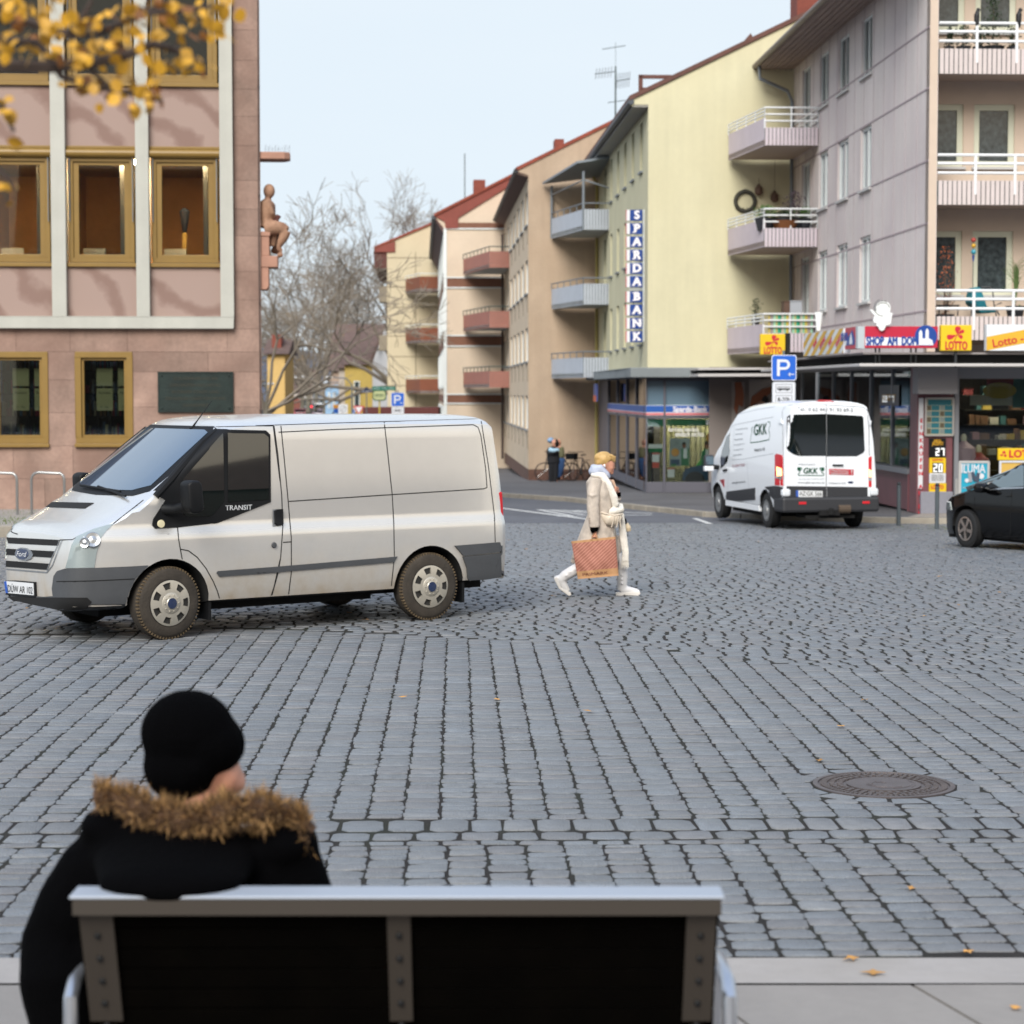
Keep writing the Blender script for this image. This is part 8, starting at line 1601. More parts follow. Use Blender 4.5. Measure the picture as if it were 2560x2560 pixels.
# flank
sw.patch('J', [(376, 770), (395, 680), (435, 560), (465, 530), (462, 700), (440, 800), (380, 862)], 'door_window', m_glas, wv, .006, step=9, mirror=True)
sw.patch('J', [(345, 1085), (610, 1050), (700, 1038), (700, 1150), (620, 1155), (370, 1185), (345, 1140)], 'side_cladding', m_wblk, wv, .01, step=12, mirror=True)
sw.patch('J', [(790, 1030), (870, 1020), (955, 1030), (955, 1100), (930, 1190), (880, 1230), (840, 1200), (810, 1110)], 'side_cladding', m_wblk, wv, .01, step=12, mirror=True)
sw.seam('J', [[(480, 470), (500, 455), (870, 380)], [(480, 470), (460, 540), (465, 760), (440, 1060)], [(620, 800), (640, 1040)], [(505, 465), (480, 780), (600, 770), (870, 720)], [(520, 360), (700, 315), (880, 285)]], mat('soft_crease', '#a9aeb4', .5), wv, .006, mirror=False)
sw.text('J', 748, 495, 120, 'GKK', 105, m_gkg, wv, slope=-.12, bold=.02, shear=.1); sw.text('J', 742, 682, 96, 'Industrie 4.0', 30, m_ink2, wv, slope=-.1, bold=.01); sw.text('J', 545, 830, 118, 'Tel. 06244 919369', 26, mat('print_red', '#8c4550', .5), wv, slope=-.1); sw.text('J', 547, 988, 124, 'www.gkk-service.de', 26, m_ink2, wv, slope=-.1, bold=.01)
sw.seam('J', [[(680, 470), (665, 490), (672, 520), (660, 560), (655, 620), (740, 610), (830, 590), (835, 540), (825, 500), (840, 450), (835, 425), (815, 428)]], m_gkg, wv, .008, 'logo_bracket', .006, False)
for i, (t_, w_) in enumerate((('Instandsetzung', 108), ('Werkzeuge', 70), ('Maschinen', 75), ('Montage Service', 95), ('Anlagenbau', 90), ('Industrieteile', 80))): sw.text('J', 520 + w_ / 2 - i * 5, 492 + i * 48, w_, t_, 15, m_ink2, wv, slope=-.14)
sw.patch('J', [(370, 965), (412, 958), (412, 1035), (370, 1042)], 'recruiting_sticker', mat('sticker_red', '#b3303a'), wv, .004, step=30); sw.patch('J', [(405, 872), (438, 862), (440, 880), (410, 888)], 'door_handle', m_blk, wv, .03, step=12)
q0, q1 = Wx.front('J', 240, 875, -.22), Wx.front('J', 303, 735, -.22); xm = (q0[0] + q1[0]) / 2; z0, z1 = q0[1], q1[1]
for sy in (0, 1):
    T_ = Matrix.Identity(4) if not sy else Matrix.Translation((0, 2 * CW, 0)) @ Matrix.Scale(-1, 4, (0, 1, 0)); mb = MB(); mb.T = T_
    mb.prism([(xm - .12, z0), (xm - .12, z1 - .06), (xm - .06, z1), (xm + .02, z1), (xm + .03, z0)], 'y', -.32, -.12); mb.build('mirror', m_wblk, wv, bevel=.025); mb = MB(); mb.T = T_; mb.box(xm + .031, xm + .036, -.305, -.135, z0 + .13, z1 - .03); mb.build('mirror_glass', mat('mirror_glass', '#8fa3ad', .03, metal=1), wv)
    mb = MB(); mb.T = T_; mb.box(xm - .1, xm + .04, -.325, -.125, z0 - .01, z0 + .1); mb.build('mirror_foot', m_whitep, wv, bevel=.02); mb = MB(); mb.T = T_; mb.tube([(xm - .05, .12, z0 + .05), (xm - .05, -.14, z0 + .08)], .05, 8); mb.build('mirror_arm', m_blk, wv)
mb = MB(); mb.box(.5, WBw - .5, .2, 1.7, .2, .38); mb.tube([(WBw, .2, .34), (WBw, 1.8, .34)], .09, 8); mb.tube([(WBw + .6, 1.5, .3), (WBw + .6, 1.7, .24)], .05, 8); mb.build('underbody', m_well, wv)
mb = MB(); mb.box(.5, WBw - .5, .03, .14, .3, .42); mb.build('sill', m_whitep, wv, bevel=.01)
for X_, sy in ((0, -1), (WBw, -1), (0, 1), (WBw, 1)): wheel(wv, X_, .03 if sy < 0 else 2 * CW - .03, .345, m_tyre, mat('van_rim', '#8d8f90', .4, metal=.5), 'steel', side=sy)

# ---------------- black hatchback cut by the right edge
c = gnd('P', 540, 1782); h_ = math.radians(31); Kx = Fr(c.x, c.y, gz(c.y) - .005, math.degrees(math.atan2(-math.cos(h_), math.sin(h_))))
car = thing('black_hatchback', 'glossy black hatchback entering at the right edge', 'car', M=Kx.M); CK = .895; WK = 2.63
HWk = [(.18, .83), (.3, .88), (.55, .895), (.75, .893), (.92, .88), (1.0, .85), (1.2, .77), (1.45, .67)]
TOPk = [(-.72, .52), (-.7, .68), (-.64, .78), (-.42, .88), (0, .98), (.3, 1.04), (.98, 1.45), (1.3, 1.52), (2.3, 1.5), (3.0, 1.4), (3.3, 1.1), (3.42, .95), (3.45, .6)]
st = []
for X_ in (-.72, -.71, -.7, -.67, -.64, -.55, -.42, -.25, 0, .15, .3, .5, .75, .88, .98, 1.15, 1.3, 1.5, 1.8, 2.3, 2.7, 3.0, 3.15, 3.3, 3.36, 3.42, 3.44, 3.45):
    zt = pw(TOPk, X_); st.append((X_, .17, zt - (.07 if X_ < .5 else .1), zt, pw([(-.72, .55), (-.7, .68), (-.64, .8), (-.42, .92), (-.2, 1), (3.1, 1), (3.3, .95), (3.45, .85)], X_)))
m_blkp = mat('black_paint', '#050506', .1, spec=.4)
kb = loft_body(st, lambda z, X_: pw(HWk, z), [.2, .3, .42, .55, .65, .75, .83, .9, .95, 1.0, 1.1, 1.2, 1.3], CK, (0, WK), .36, 'body', [m_blkp, m_well], car)
for v in kb.data.vertices: pass
ks = Skin(kb, Kx, CK)
ks.patch('P', [(866, 995), (864, 972), (900, 925), (990, 850), (1100, 790), (1256, 750), (1256, 1040), (1000, 1062), (960, 1055)], 'side_window', mat('car_side_glass', '#6f7c80', .02, metal=.6, coat=1, spec=1), car, .004, step=9, mirror=True)
ks.seam('P', [[(800, 1020), (860, 960), (990, 838), (1110, 775), (1256, 738)]], m_blk, car, .02, 'window_frame', .006)
ks.seam('P', [[(820, 1088), (1000, 1070), (1256, 1060)]], m_chrome, car, .012, 'chrome_strip', .008)
ks.seam('P', [[(660, 1170), (655, 1400), (640, 1600)], [(1110, 1080), (1100, 1300), (1090, 1640)], [(480, 1200), (600, 1110), (700, 1080)]], m_gap, car, .004)
ks.patch('P', [(1028, 1150), (1050, 1138), (1105, 1140), (1108, 1160), (1040, 1168)], 'door_handle', m_blkp, car, .03, step=8)
mb = MB(); mb.prism([(.4, .93), (.37, 1.03), (.44, 1.09), (.56, 1.08), (.6, 1.0), (.56, .93)], 'y', -.2, -.02); mb.build('mirror', m_blkp, car, bevel=.03, smooth=True); mb = MB(); mb.tube([(.5, .12, .97), (.5, -.05, .98)], .03, 8); mb.build('mirror_arm', m_blk, car)
front_patch('headlight', [(.06, .6), (.08, .74), (.3, .74), (.42, .66), (.4, .6)], m_lens, .008, par=car, skn=ks); front_patch('headlight', [(1.73, .6), (1.71, .74), (1.49, .74), (1.37, .66), (1.39, .6)], m_lens, .008, par=car, skn=ks)
front_patch('windscreen', [(.24, 1.0), (CK, 1.02), (1.55, 1.0), (1.42, 1.33), (CK, 1.36), (.37, 1.33)], m_wind, .006, par=car, skn=ks)
front_patch('tail_light', [(.12, .75), (.14, .9), (.4, .9), (.4, .76)], m_redl, .008, dirx=-1, X0=6, par=car, skn=ks); front_patch('tail_light', [(1.67, .75), (1.65, .9), (1.39, .9), (1.39, .76)], m_redl, .008, dirx=-1, X0=6, par=car, skn=ks)
for X_, sy in ((0, -1), (WK, -1), (0, 1), (WK, 1)): wheel(car, X_, .01 if sy < 0 else 2 * CK - .01, .315, m_tyre, mat('alloy_rim', '#a39a94', .25, metal=.8), 'alloy', side=sy, steer=-8 if X_ == 0 else 0)
mb = MB(); mb.box(-.6, 3.2, .2, 1.6, .14, .25); mb.build('underbody', m_well, car)
# ================================================================== BENCH, PEOPLE, BAG, BICYCLES
m_alu = mat('bench_aluminium', '#b9bdc4', .28, metal=.85); m_bsteel = mat('bench_steel', '#3d3731', .55, metal=.3); m_slat = mat('dark_bench_wood', '#040302', .9, var=.3, vs=8, spec=.03)
BYR = 6.42; a, b = at('Z', 172, 2240, BYR), at('Z', 1812, 2238, BYR); bx0, bx1, bzt = a.x, b.x, a.z
bench = thing('park_bench', 'metal framed park bench with dark wooden slats seen from behind', 'bench', ((bx0 + bx1) / 2, BYR, 0)); BC = (bx0 + bx1) / 2; hwB = (bx1 - bx0) / 2
mb = MB(); mb.box(-hwB, hwB, -.005, .135, bzt - .01, bzt); mb.build('top_rail', mat('satin_aluminium', '#9fa6b0', .6, metal=.3), bench, bevel=.004)
mb = MB(); mb.box(-hwB + .01, hwB - .01, .0, .03, bzt - .06, bzt - .011); mb.build('rail_flange', m_bsteel, bench)
def lean(z): return .02 + (bzt - z) * .42          # the back leans towards the viewer at the top
for px0, px1 in ((191, 275), (965, 1024), (1720, 1794)):
    x0, x1 = at('Z', px0, 2300, BYR).x - BC, at('Z', px1, 2300, BYR).x - BC; mb = MB(); z0, z1 = .42, bzt - .046
    mb.prism([(lean(z1) - .01, z1), (lean(z1) + .006, z1), (lean(z0) + .006, z0), (lean(z0) - .01, z0)], 'x', x0, x1); ps_ = mb.build('back_post', m_bsteel, bench)
    mb = MB()
    for i in range(5): z = bzt - .14 - i * .08; mb.ball(((x0 + x1) / 2, lean(z) - .014, z), (.011, .006, .011), 8, 5)
    mb.build('bolts', m_blk, ps_)
    mb = MB(); mb.box(x0 + .02, x1 - .02, lean(.42), lean(.42) + .52, .36, .4); mb.box(x0 + .02, x1 - .02, lean(.42) + .02, lean(.42) + .07, 0, .38); mb.box(x0 + .02, x1 - .02, lean(.42) + .44, lean(.42) + .49, 0, .38); mb.build('leg', m_bsteel, bench, bevel=.005)
for i in range(6):
    z1 = bzt - .05 - i * .072; z0 = z1 - .068; mb = MB(); mb.prism([(lean(z1) + .012, z1), (lean(z1) + .045, z1), (lean(z0) + .045, z0), (lean(z0) + .012, z0)], 'x', -hwB + .012, hwB - .012); mb.build('slat', m_slat, bench, bevel=.004)
for i in range(6): y = lean(.42) + .06 + i * .078; mb = MB(); mb.box(-hwB + .012, hwB - .012, y, y + .07, .4, .435); mb.build('seat_slat', m_slat, bench, bevel=.004)
for s_ in (-1, 1):
    x = s_ * (hwB + .035); mb = MB(); mb.tube([(x, .17, .38), (x, .18, .5), (x, .24, .535), (x, .5, .53), (x, .66, .51), (x, .68, .4), (x, .68, .02)], .024, 10); mb.build('armrest', m_alu, bench, smooth=True)

def skin_fig(mb_, name, m, par, vox, sm=3, fac=.5): return remesh(mb_, name, m, par, vox, sm, fac)
class PX:
    """points of a figure measured in one zoom at distance Y; sizes in that zoom's pixels"""
    def __init__(s, k, Y, org): s.k = k; s.Y = Y; s.o = org; s.q = Y / FPX / ZK[k][2]
    def p(s, x, y, d=0): return at(s.k, x, y, s.Y + d) * 1.0 - s.o
    def tube(s, mb, pts, n=10): mb.tube([s.p(*a[:2], a[3] if len(a) > 3 else 0) for a in pts], [(a[2] if not isinstance(a[2], tuple) else a[2][0]) * s.q if not isinstance(a[2], tuple) else (a[2][0] * s.q, a[2][1] * s.q) for a in pts], n, up=(0, 0, 1) if False else None)
    def ball(s, mb, x, y, r, d=0, n=14, M=None):
        r = r if isinstance(r, tuple) else (r, r, r); mb.ball(s.p(x, y, d), tuple(c * s.q for c in r), n, 10, M)
m_skin = mat('skin', '#c58e76', .5, var=.05, vs=20); m_skin.node_tree.nodes['Principled BSDF'].inputs['Subsurface Weight'].default_value = .08
# ---------------- seated person
sp = V((at('K', 1000, 900, 6.95).x, 6.95, 0)); K_ = PX('K', 6.95, sp)
seat = thing('person', 'person in black beanie and fur hooded black coat seated on the bench', 'person', sp)
mb = MB(); K_.ball(mb, 1060, 480, (205, 190, 240)); K_.ball(mb, 1205, 600, (95, 130, 130), .02); K_.ball(mb, 1312, 600, (14, 22, 26), .06); K_.ball(mb, 1255, 640, (70, 90, 60), .04); K_.tube(mb, [(1040, 620, 150), (1030, 850, 160), (1030, 1000, 250)])
K_.tube(mb, [(1000, 950, (330, 190)), (1000, 1300, (330, 200)), (1010, 1800, (330, 220)), (1010, 2050, (330, 230))])
hipz = .62
for s_ in (-1, 1):
    mb.tube([V((s_ * .11, .02, .55)), V((s_ * .13, .3, .52)), V((s_ * .14, .5, .5)), V((s_ * .14, .52, .3)), V((s_ * .14, .5, .06))], [.1, .09, .07, .06, .045], 10); mb.tube([V((s_ * .14, .48, .05)), V((s_ * .15, .68, .035))], [.05, .035], 8)
    mb.tube([K_.p(1000 + s_ * 520, 1050), K_.p(1000 + s_ * 640, 1500, .02), V((s_ * .2, .35, .62)), V((s_ * .08, .42, .64))], [.09, .07, .05, .035], 8)
skin_fig(mb, 'body', m_skin, seat, .014, 3)
for s_ in (-1, 1):
    for f in range(4): mb = MB(); c = V((s_ * .06, .43, .63 + f * .018)); mb.tube([c, c + V((-s_ * .04, .03, 0)), c + V((-s_ * .06, .01, -.005))], [.01, .009, .007], 6); mb.build('finger', m_skin, seat, smooth=2)
m_knit = mat('black_knit', '#040405', 1, spec=.03, bump=.4, bs=120)
mb = MB(); K_.ball(mb, 1010, 370, (262, 265, 235)); K_.ball(mb, 1085, 430, (238, 245, 190)); K_.ball(mb, 985, 540, (222, 262, 205)); K_.ball(mb, 1060, 520, (160, 252, 150)); K_.ball(mb, 1180, 470, (120, 180, 90))
K_.tube(mb, [(930, 660, (150, 200)), (1000, 690, (170, 200))]); skin_fig(mb, 'beanie', m_knit, seat, .012, 5)
m_coat = mat('black_coat', '#030304', .95, spec=.04, bump=.3, bs=25)
mb = MB(); K_.tube(mb, [(1080, 860, (480, 240)), (1050, 1000, (640, 330)), (1040, 1150, (690, 350)), (1020, 1500, (640, 340)), (1000, 1900, (610, 330)), (1000, 2150, (600, 340))], 16)
for s_, e_ in ((-1, [(560, 1080, 230), (420, 1300, 230), (330, 1500, 225), (320, 1680, 225, -.08), (390, 1900, 240, -.06)]), (1, [(1560, 1080, 180), (1620, 1250, 180), (1640, 1450, 170), (1600, 1800, 150, .15)])): K_.tube(mb, e_, 12)
K_.ball(mb, 560, 860, (130, 200, 90), -.02); K_.ball(mb, 1500, 960, (220, 250, 140)); [K_.ball(mb, 950 - i * 6, 1030 + i * 26, (470 - i * 16, 300, 190 - i * 14), -.08 - i * .058) for i in range(6)]
mb.tube([V((-.14, .1, .56)), V((-.15, .35, .55))], [.16, .13], 10); mb.tube([V((.14, .1, .56)), V((.15, .35, .55))], [.16, .13], 10)
skin_fig(mb, 'coat', m_coat, seat, .02, 5)
FD = lambda x: .17 * max(0, 1 - ((x - 1080) / 480) ** 2)
mb = MB(); rf = random.Random(6); rail = [(520, 740), (600, 720), (720, 770), (850, 810), (980, 850), (1120, 830), (1250, 780), (1380, 790), (1500, 800), (1600, 860), (1650, 920)]
for k in range(7500):
    i = rf.randrange(len(rail) - 1); t = rf.random(); cx_, cy_ = rail[i][0] * (1 - t) + rail[i + 1][0] * t, rail[i][1] * (1 - t) + rail[i + 1][1] * t; an_ = rf.uniform(0, 2 * PI); rr2 = 78 * (1 + .28 * math.sin(cx_ * .028) + .12 * math.sin(cx_ * .09))
    p = K_.p(cx_ + rf.gauss(0, 14), cy_ - math.sin(an_) * rr2 * .9, math.cos(an_) * rr2 * K_.q * 1.4 - FD(cx_)); o_ = V((rf.gauss(0, .3), math.cos(an_), math.sin(an_) * .9 + .2)).normalized() * rf.uniform(.02, .055); sd = V((rf.gauss(0, 1), rf.gauss(0, 1), rf.gauss(0, 1))).normalized() * .0024
    mb.mi = 0 if rf.random() < .6 else 1; mb.add([p - sd, p + sd, p + o_ + V((rf.gauss(0, .008), 0, rf.gauss(0, .008)))], [(0, 1, 2)])
mb.mi = 1; mb.tube([K_.p(*q, -FD(q[0])) for q in rail], [68 * K_.q] * len(rail), 10)
mb.build('fur_trim', [mat('fur_tan', '#a58153', .9, rnd=.35), mat('fur_brown', '#473220', .9, rnd=.3)], seat, norm=False)
mb = MB(); mb.tube([V((-.14, .46, .05)), V((-.14, .7, .04))], [.065, .045], 8); mb.tube([V((.14, .46, .05)), V((.14, .7, .04))], [.065, .045], 8)
for s_ in (-1, 1): mb.tube([V((s_ * .14, .32, .53)), V((s_ * .14, .55, .5)), V((s_ * .14, .55, .3)), V((s_ * .14, .52, .08))], [.1, .085, .075, .06], 10)
skin_fig(mb, 'trousers', m_coat, seat, .014, 3)

# ---------------- walking woman
g = gnd('O', 900, 1795); wp = V((at('O', 700, 900, g.y).x, g.y, 0)); O_ = PX('O', g.y, wp)
wo = thing('person', 'blonde woman in cream wool coat and white boots walking across the cobbles', 'person', wp)
mb = MB(); Hd = lambda x, y, r, d=0: O_.ball(mb, x, y, r, d)
Hd(745, 250, (108, 80, 105)); Hd(790, 275, (72, 68, 88)); Hd(806, 335, (44, 50, 52)); Hd(826, 376, (22, 26, 22)); Hd(848, 318, (10, 12, 13)); Hd(836, 352, (14, 22, 8)); Hd(834, 366, (13, 20, 7)); O_.tube(mb, [(836, 262, 12), (846, 295, 10), (860, 326, 9)], 8); Hd(838, 250, (22, 45, 12))
for d in (-.07, .07): Hd(738, 288, (16, 8, 26), d); Hd(812, 318, (34, 26, 34), d * .5)
O_.tube(mb, [(745, 330, 56), (725, 400, 56), (700, 470, 75)])
O_.tube(mb, [(690, 450, (130, 90)), (690, 600, (140, 100)), (720, 800, (120, 95)), (720, 950, (135, 105)), (700, 1080, (130, 100))])
O_.tube(mb, [(650, 480, 62, -.18), (615, 740, 50, -.24), (625, 1000, 36, -.25), (628, 1050, 26, -.25), (630, 1085, 30, -.25)])
O_.tube(mb, [(720, 480, 60, .18), (800, 700, 48, .2), (890, 640, 36, .1), (888, 590, 28, .06)]); Hd(884, 570, (22, 36, 30), .04)
O_.tube(mb, [(700, 1080, 85, -.08), (560, 1300, 72, -.08), (440, 1460, 56, -.08), (330, 1540, 46, -.08), (240, 1600, 36, -.08)]); O_.tube(mb, [(240, 1600, 36, -.08), (300, 1740, 30, -.08)])
O_.tube(mb, [(740, 1080, 85, .08), (860, 1320, 72, .08), (945, 1480, 58, .08), (950, 1620, 45, .08), (945, 1740, 38, .08)]); O_.tube(mb, [(945, 1750, 34, .08), (1100, 1760, 26, .08)])
skin_fig(mb, 'body', m_skin, wo, .0085, 2)
for (hx, hy, hd, dx) in ((630, 1090, -.25, 0), (884, 565, .02, 1)):
    for f in range(4):
        mb = MB(); d = (f - 1.5) * .019
        if dx: pts = [O_.p(895 - f * 2, 545 + f * 15, .0), O_.p(870 - f, 545 + f * 15, -.035), O_.p(852, 550 + f * 15, -.02)]
        else: pts = [O_.p(612 + f * 13, 1095, hd - .02), O_.p(614 + f * 13, 1118, hd - .035), O_.p(618 + f * 12, 1120, hd - .005)]
        mb.tube(pts, [.0085, .008, .0065], 6); mb.build('finger', m_skin, wo, smooth=2)
    mb = MB(); mb.tube([O_.p(hx + 15, hy - 15, hd - .01), O_.p(hx + 5, hy + 12, hd - .03)], [.01, .008], 6); mb.build('thumb', m_skin, wo, smooth=2)
# face details
mb = MB(); O_.ball(mb, 838, 290, (7, 6, 5), -.034); mb.build('eye', mat('eye_dark', '#1c1a1b', .3), wo); mb = MB(); O_.tube(mb, [(820, 273, 3, -.045), (838, 270, 3.5, -.042), (850, 276, 2.5, -.034)], 5); mb.build('eyebrow', mat('brow_brown', '#5a4330', .8), wo); mb = MB(); O_.tube(mb, [(836, 360, 4, -.026), (852, 359, 4, -.006)], 5); mb.build('lips', mat('lip_rose', '#a1544d', .5), wo)
mb = MB(); O_.ball(mb, 741, 292, (12, 8, 14), -.085); O_.tube(mb, [(741, 296, 5, -.088), (748, 312, 5, -.086)], 6); mb.build('earphone', mat('white_plastic', '#e4e6ea', .3), wo)
m_hair = mat('blonde_hair', '#b5935a', .55, var=.25, vs=14)
mb = MB(); Hh = lambda x, y, r, d=0: O_.ball(mb, x, y, r, d)
Hh(728, 222, (108, 94, 92)); Hh(668, 262, (48, 70, 40)); Hh(745, 165, (60, 50, 34)); Hh(672, 250, (50, 84, 60)); Hh(800, 205, (62, 80, 44)); Hh(838, 232, (30, 62, 24)); Hh(690, 205, (70, 88, 60)); O_.tube(mb, [(650, 240, 30), (645, 278, 16)], 8)
for d in (-.055, .055): O_.tube(mb, [(760, 180, 28, d), (725, 235, 30, d * 1.25), (712, 275, 18, d * 1.2)], 8); O_.tube(mb, [(790, 190, 26, d), (800, 235, 18, d * 1.15)], 8)
ho = skin_fig(mb, 'hair', m_hair, wo, .008, 3)
mb = MB(); rh = random.Random(3)
for k in range(420):
    t = rh.random(); d = rh.uniform(-.085, .085); x0 = 750 + rh.gauss(0, 34); y0 = 146 + (x0 - 750) ** 2 * .006 + abs(d) * 350 + rh.uniform(0, 10); side = rh.random() < .75; x1, y1 = (650 + 110 * rh.random(), 262 + rh.uniform(-15, 25)) if side else (850 + rh.uniform(-10, 18), 225 + rh.uniform(-10, 32))
    mb.tube([O_.p(x0, y0 - 8, d * .4), O_.p((x0 + x1) / 2 + (-20 if side else 22), (y0 + y1) / 2 - 22, d * 1.02), O_.p(x1, y1, d)], [.0022, .0032, .001], 3, cap=False)
mb.build('hair_strands', m_hair, ho)
m_wool = mat('cream_wool', '#c4b8ab', .95, var=.16, vs=14, bump=.8, bs=90, spec=.15)
mb = MB(); O_.tube(mb, [(690, 425, (105, 120)), (680, 480, (150, 215)), (690, 600, (155, 235)), (715, 800, (150, 215)), (690, 950, (175, 220)), (670, 1100, (215, 235)), (650, 1260, (255, 245)), (640, 1380, (280, 250))], 20)
O_.tube(mb, [(470, 1200, 60, -.02), (410, 1350, 48, 0), (375, 1420, 30, 0)]); O_.tube(mb, [(880, 1100, 50, .05), (900, 1300, 40, .05)])
for x0, y0, x1, y1, r, d in ((560, 1050, 430, 1400, 34, -.12), (640, 1050, 560, 1400, 40, -.2), (740, 1020, 720, 1390, 44, -.2), (820, 1020, 860, 1370, 40, -.16), (560, 620, 575, 900, 30, -.1)): O_.tube(mb, [(x0, y0, r * .6, d * .8), (x1, y1, r, d)], 8)
for x0, y0, x1, y1 in ((700, 700, 820, 760), (690, 860, 800, 820)): O_.tube(mb, [(x0, y0, 12, -.2), (x1, y1, 8, -.16)], 6)
co_ = skin_fig(mb, 'coat', m_wool, wo, .014, 3)
mb = MB(); O_.tube(mb, [(645, 455, 80, -.17), (615, 600, 76, -.22), (608, 780, 72, -.25), (622, 930, 66, -.26), (625, 1005, 64, -.26)], 14); O_.tube(mb, [(720, 470, 75, .17), (800, 680, 62, .2), (880, 690, 48, .12), (900, 655, 44, .08)], 12)
for y in (620, 720, 830, 900): O_.tube(mb, [(548, y, 12, -.26), (600, y + 25, 14, -.31), (650, y + 12, 9, -.3)], 6)
skin_fig(mb, 'sleeve', m_wool, wo, .012, 2)
mb = MB(); O_.tube(mb, [(625, 1000, 52, -.26), (625, 1045, 44, -.26), (630, 1058, 36, -.26)], 12); O_.tube(mb, [(898, 650, 34, .07), (900, 600, 30, .07)], 10); mb.build('cuff', m_knit, wo, smooth=True)
mb = MB()
for y in (905, 930, 955): O_.ball(mb, 572, y, (7, 5, 7), -.3)
mb.build('buttons', mat('button_brown', '#6b4a35', .5), wo)
m_hood = mat('grey_blue_hood', '#aeb6c8', .9, var=.05, vs=8, bump=.3, bs=60)
mb = MB(); O_.tube(mb, [(600, 385, (40, 100)), (620, 330, (60, 110)), (690, 320, (60, 115)), (770, 400, (40, 90)), (800, 440, (20, 60))], 14); O_.ball(mb, 640, 360, (85, 120, 62)); skin_fig(mb, 'hood', m_hood, wo, .012, 4)
m_scarf = mat('cream_scarf', '#ddd8ce', .95, var=.08, vs=10, bump=.6, bs=50, spec=.1)
mb = MB()
for d in (-.13, .02): O_.tube(mb, [(610, 400, (36, 60), d * .4), (720, 410, (42, 55), d), (790, 520, (46, 30), d - .04), (850, 660, (48, 24), d - .05), (870, 760, (44, 24), d - .03)], 12)
O_.tube(mb, [(740, 830, 30, -.15), (850, 820, 46, -.16), (930, 800, 46, -.1), (925, 750, 34, -.02)], 12)
O_.tube(mb, [(930, 850, (40, 26), -.08), (945, 1000, (44, 22), -.08), (965, 1150, (46, 20), -.08), (985, 1300, (42, 18), -.08), (978, 1400, (46, 16), -.08)], 12); O_.tube(mb, [(840, 1000, (30, 20), -.1), (830, 1090, (34, 18), -.1)], 10)
sf_ = skin_fig(mb, 'scarf', m_scarf, wo, .011, 2)
mb = MB()
for i in range(9): x = 935 + i * 10; O_.tube(mb, [(x, 1395, 5, -.09), (x + 2, 1450, 4, -.09), (x + 6, 1490 - (i % 3) * 12, 2, -.09)], 4)
mb.build('fringe', m_scarf, sf_)
m_pants = mat('white_trousers', '#cdcac8', .85, bump=.3, bs=30); m_boot = mat('white_boot', '#d8d6d5', .4, bump=.1, bs=20)
mb = MB(); O_.tube(mb, [(700, 1100, 95, -.08), (570, 1300, 84, -.08), (440, 1470, 66, -.08), (370, 1520, 62, -.08)], 12); O_.tube(mb, [(740, 1100, 95, .08), (860, 1320, 82, .08), (940, 1460, 66, .08), (950, 1540, 62, .08)], 12); skin_fig(mb, 'trousers', m_pants, wo, .012, 3)
mb = MB(); O_.tube(mb, [(430, 1480, 66, -.08), (360, 1520, 66, -.08), (290, 1560, 62, -.08), (240, 1610, 58, -.08)], 12); O_.ball(mb, 205, 1590, (48, 45, 34), -.08); O_.tube(mb, [(235, 1600, 56, -.08), (275, 1680, 48, -.08), (320, 1745, 34, -.08)], 12)
for q in ((400, 1500), (345, 1530), (300, 1570)): O_.tube(mb, [(q[0] - 30, q[1] - 50, 9, -.08), (q[0], q[1] - 10, 12, -.145), (q[0] + 30, q[1] + 40, 9, -.08)], 6)
skin_fig(mb, 'boot', m_boot, wo, .009, 2)
mb = MB(); O_.tube(mb, [(940, 1480, 64, .08), (950, 1560, 66, .08), (945, 1650, 60, .08), (940, 1730, 56, .08)], 12); O_.tube(mb, [(930, 1725, 56, .08), (1020, 1730, 48, .08), (1110, 1745, 36, .08), (1140, 1752, 26, .08)], 12)
for y in (1540, 1590, 1640): O_.tube(mb, [(895, y, 9, .08), (940, y + 12, 12, .01), (1000, y - 6, 9, .06)], 6)
skin_fig(mb, 'boot', m_boot, wo, .009, 2)
for pts, d in ((((155, 1580), (190, 1560), (240, 1690), (352, 1745), (358, 1775), (330, 1785), (215, 1700)), -.08), (((872, 1760), (1150, 1745), (1158, 1775), (1130, 1795), (985, 1790), (975, 1782), (955, 1795), (878, 1797)), .08)):
    mb = MB(); P2 = [O_.p(*q, 0) for q in pts]; mb.prism([(q.x, q.z) for q in P2], 'y', d - .05, d + .05); so_ = mb.build('boot_sole', mat('sole_white', '#d5d1cb', .6), wo, bevel=.008)
m_leath = mat('cream_leather', '#cdc0ae', .45, bump=.15, bs=30)
mb = MB(); O_.tube(mb, [(715, 860, (36, 24), -.2), (790, 915, (72, 40), -.23), (860, 925, (76, 42), -.22), (930, 890, (52, 34), -.15)], 14); skin_fig(mb, 'belt_bag', m_leath, wo, .01, 2)
mb = MB(); O_.tube(mb, [(685, 830, 8, -.2), (760, 850, 8, -.255), (860, 870, 8, -.265), (950, 850, 8, -.2)], 6)
for x, x2 in ((852, 822), (928, 930), (905, 880)): O_.tube(mb, [(x, 870, 7, -.27), (x - 8, 930, 6, -.275), (x2, 1005, 7, -.265)], 6)
mb.build('belt_strap', m_leath, wo)
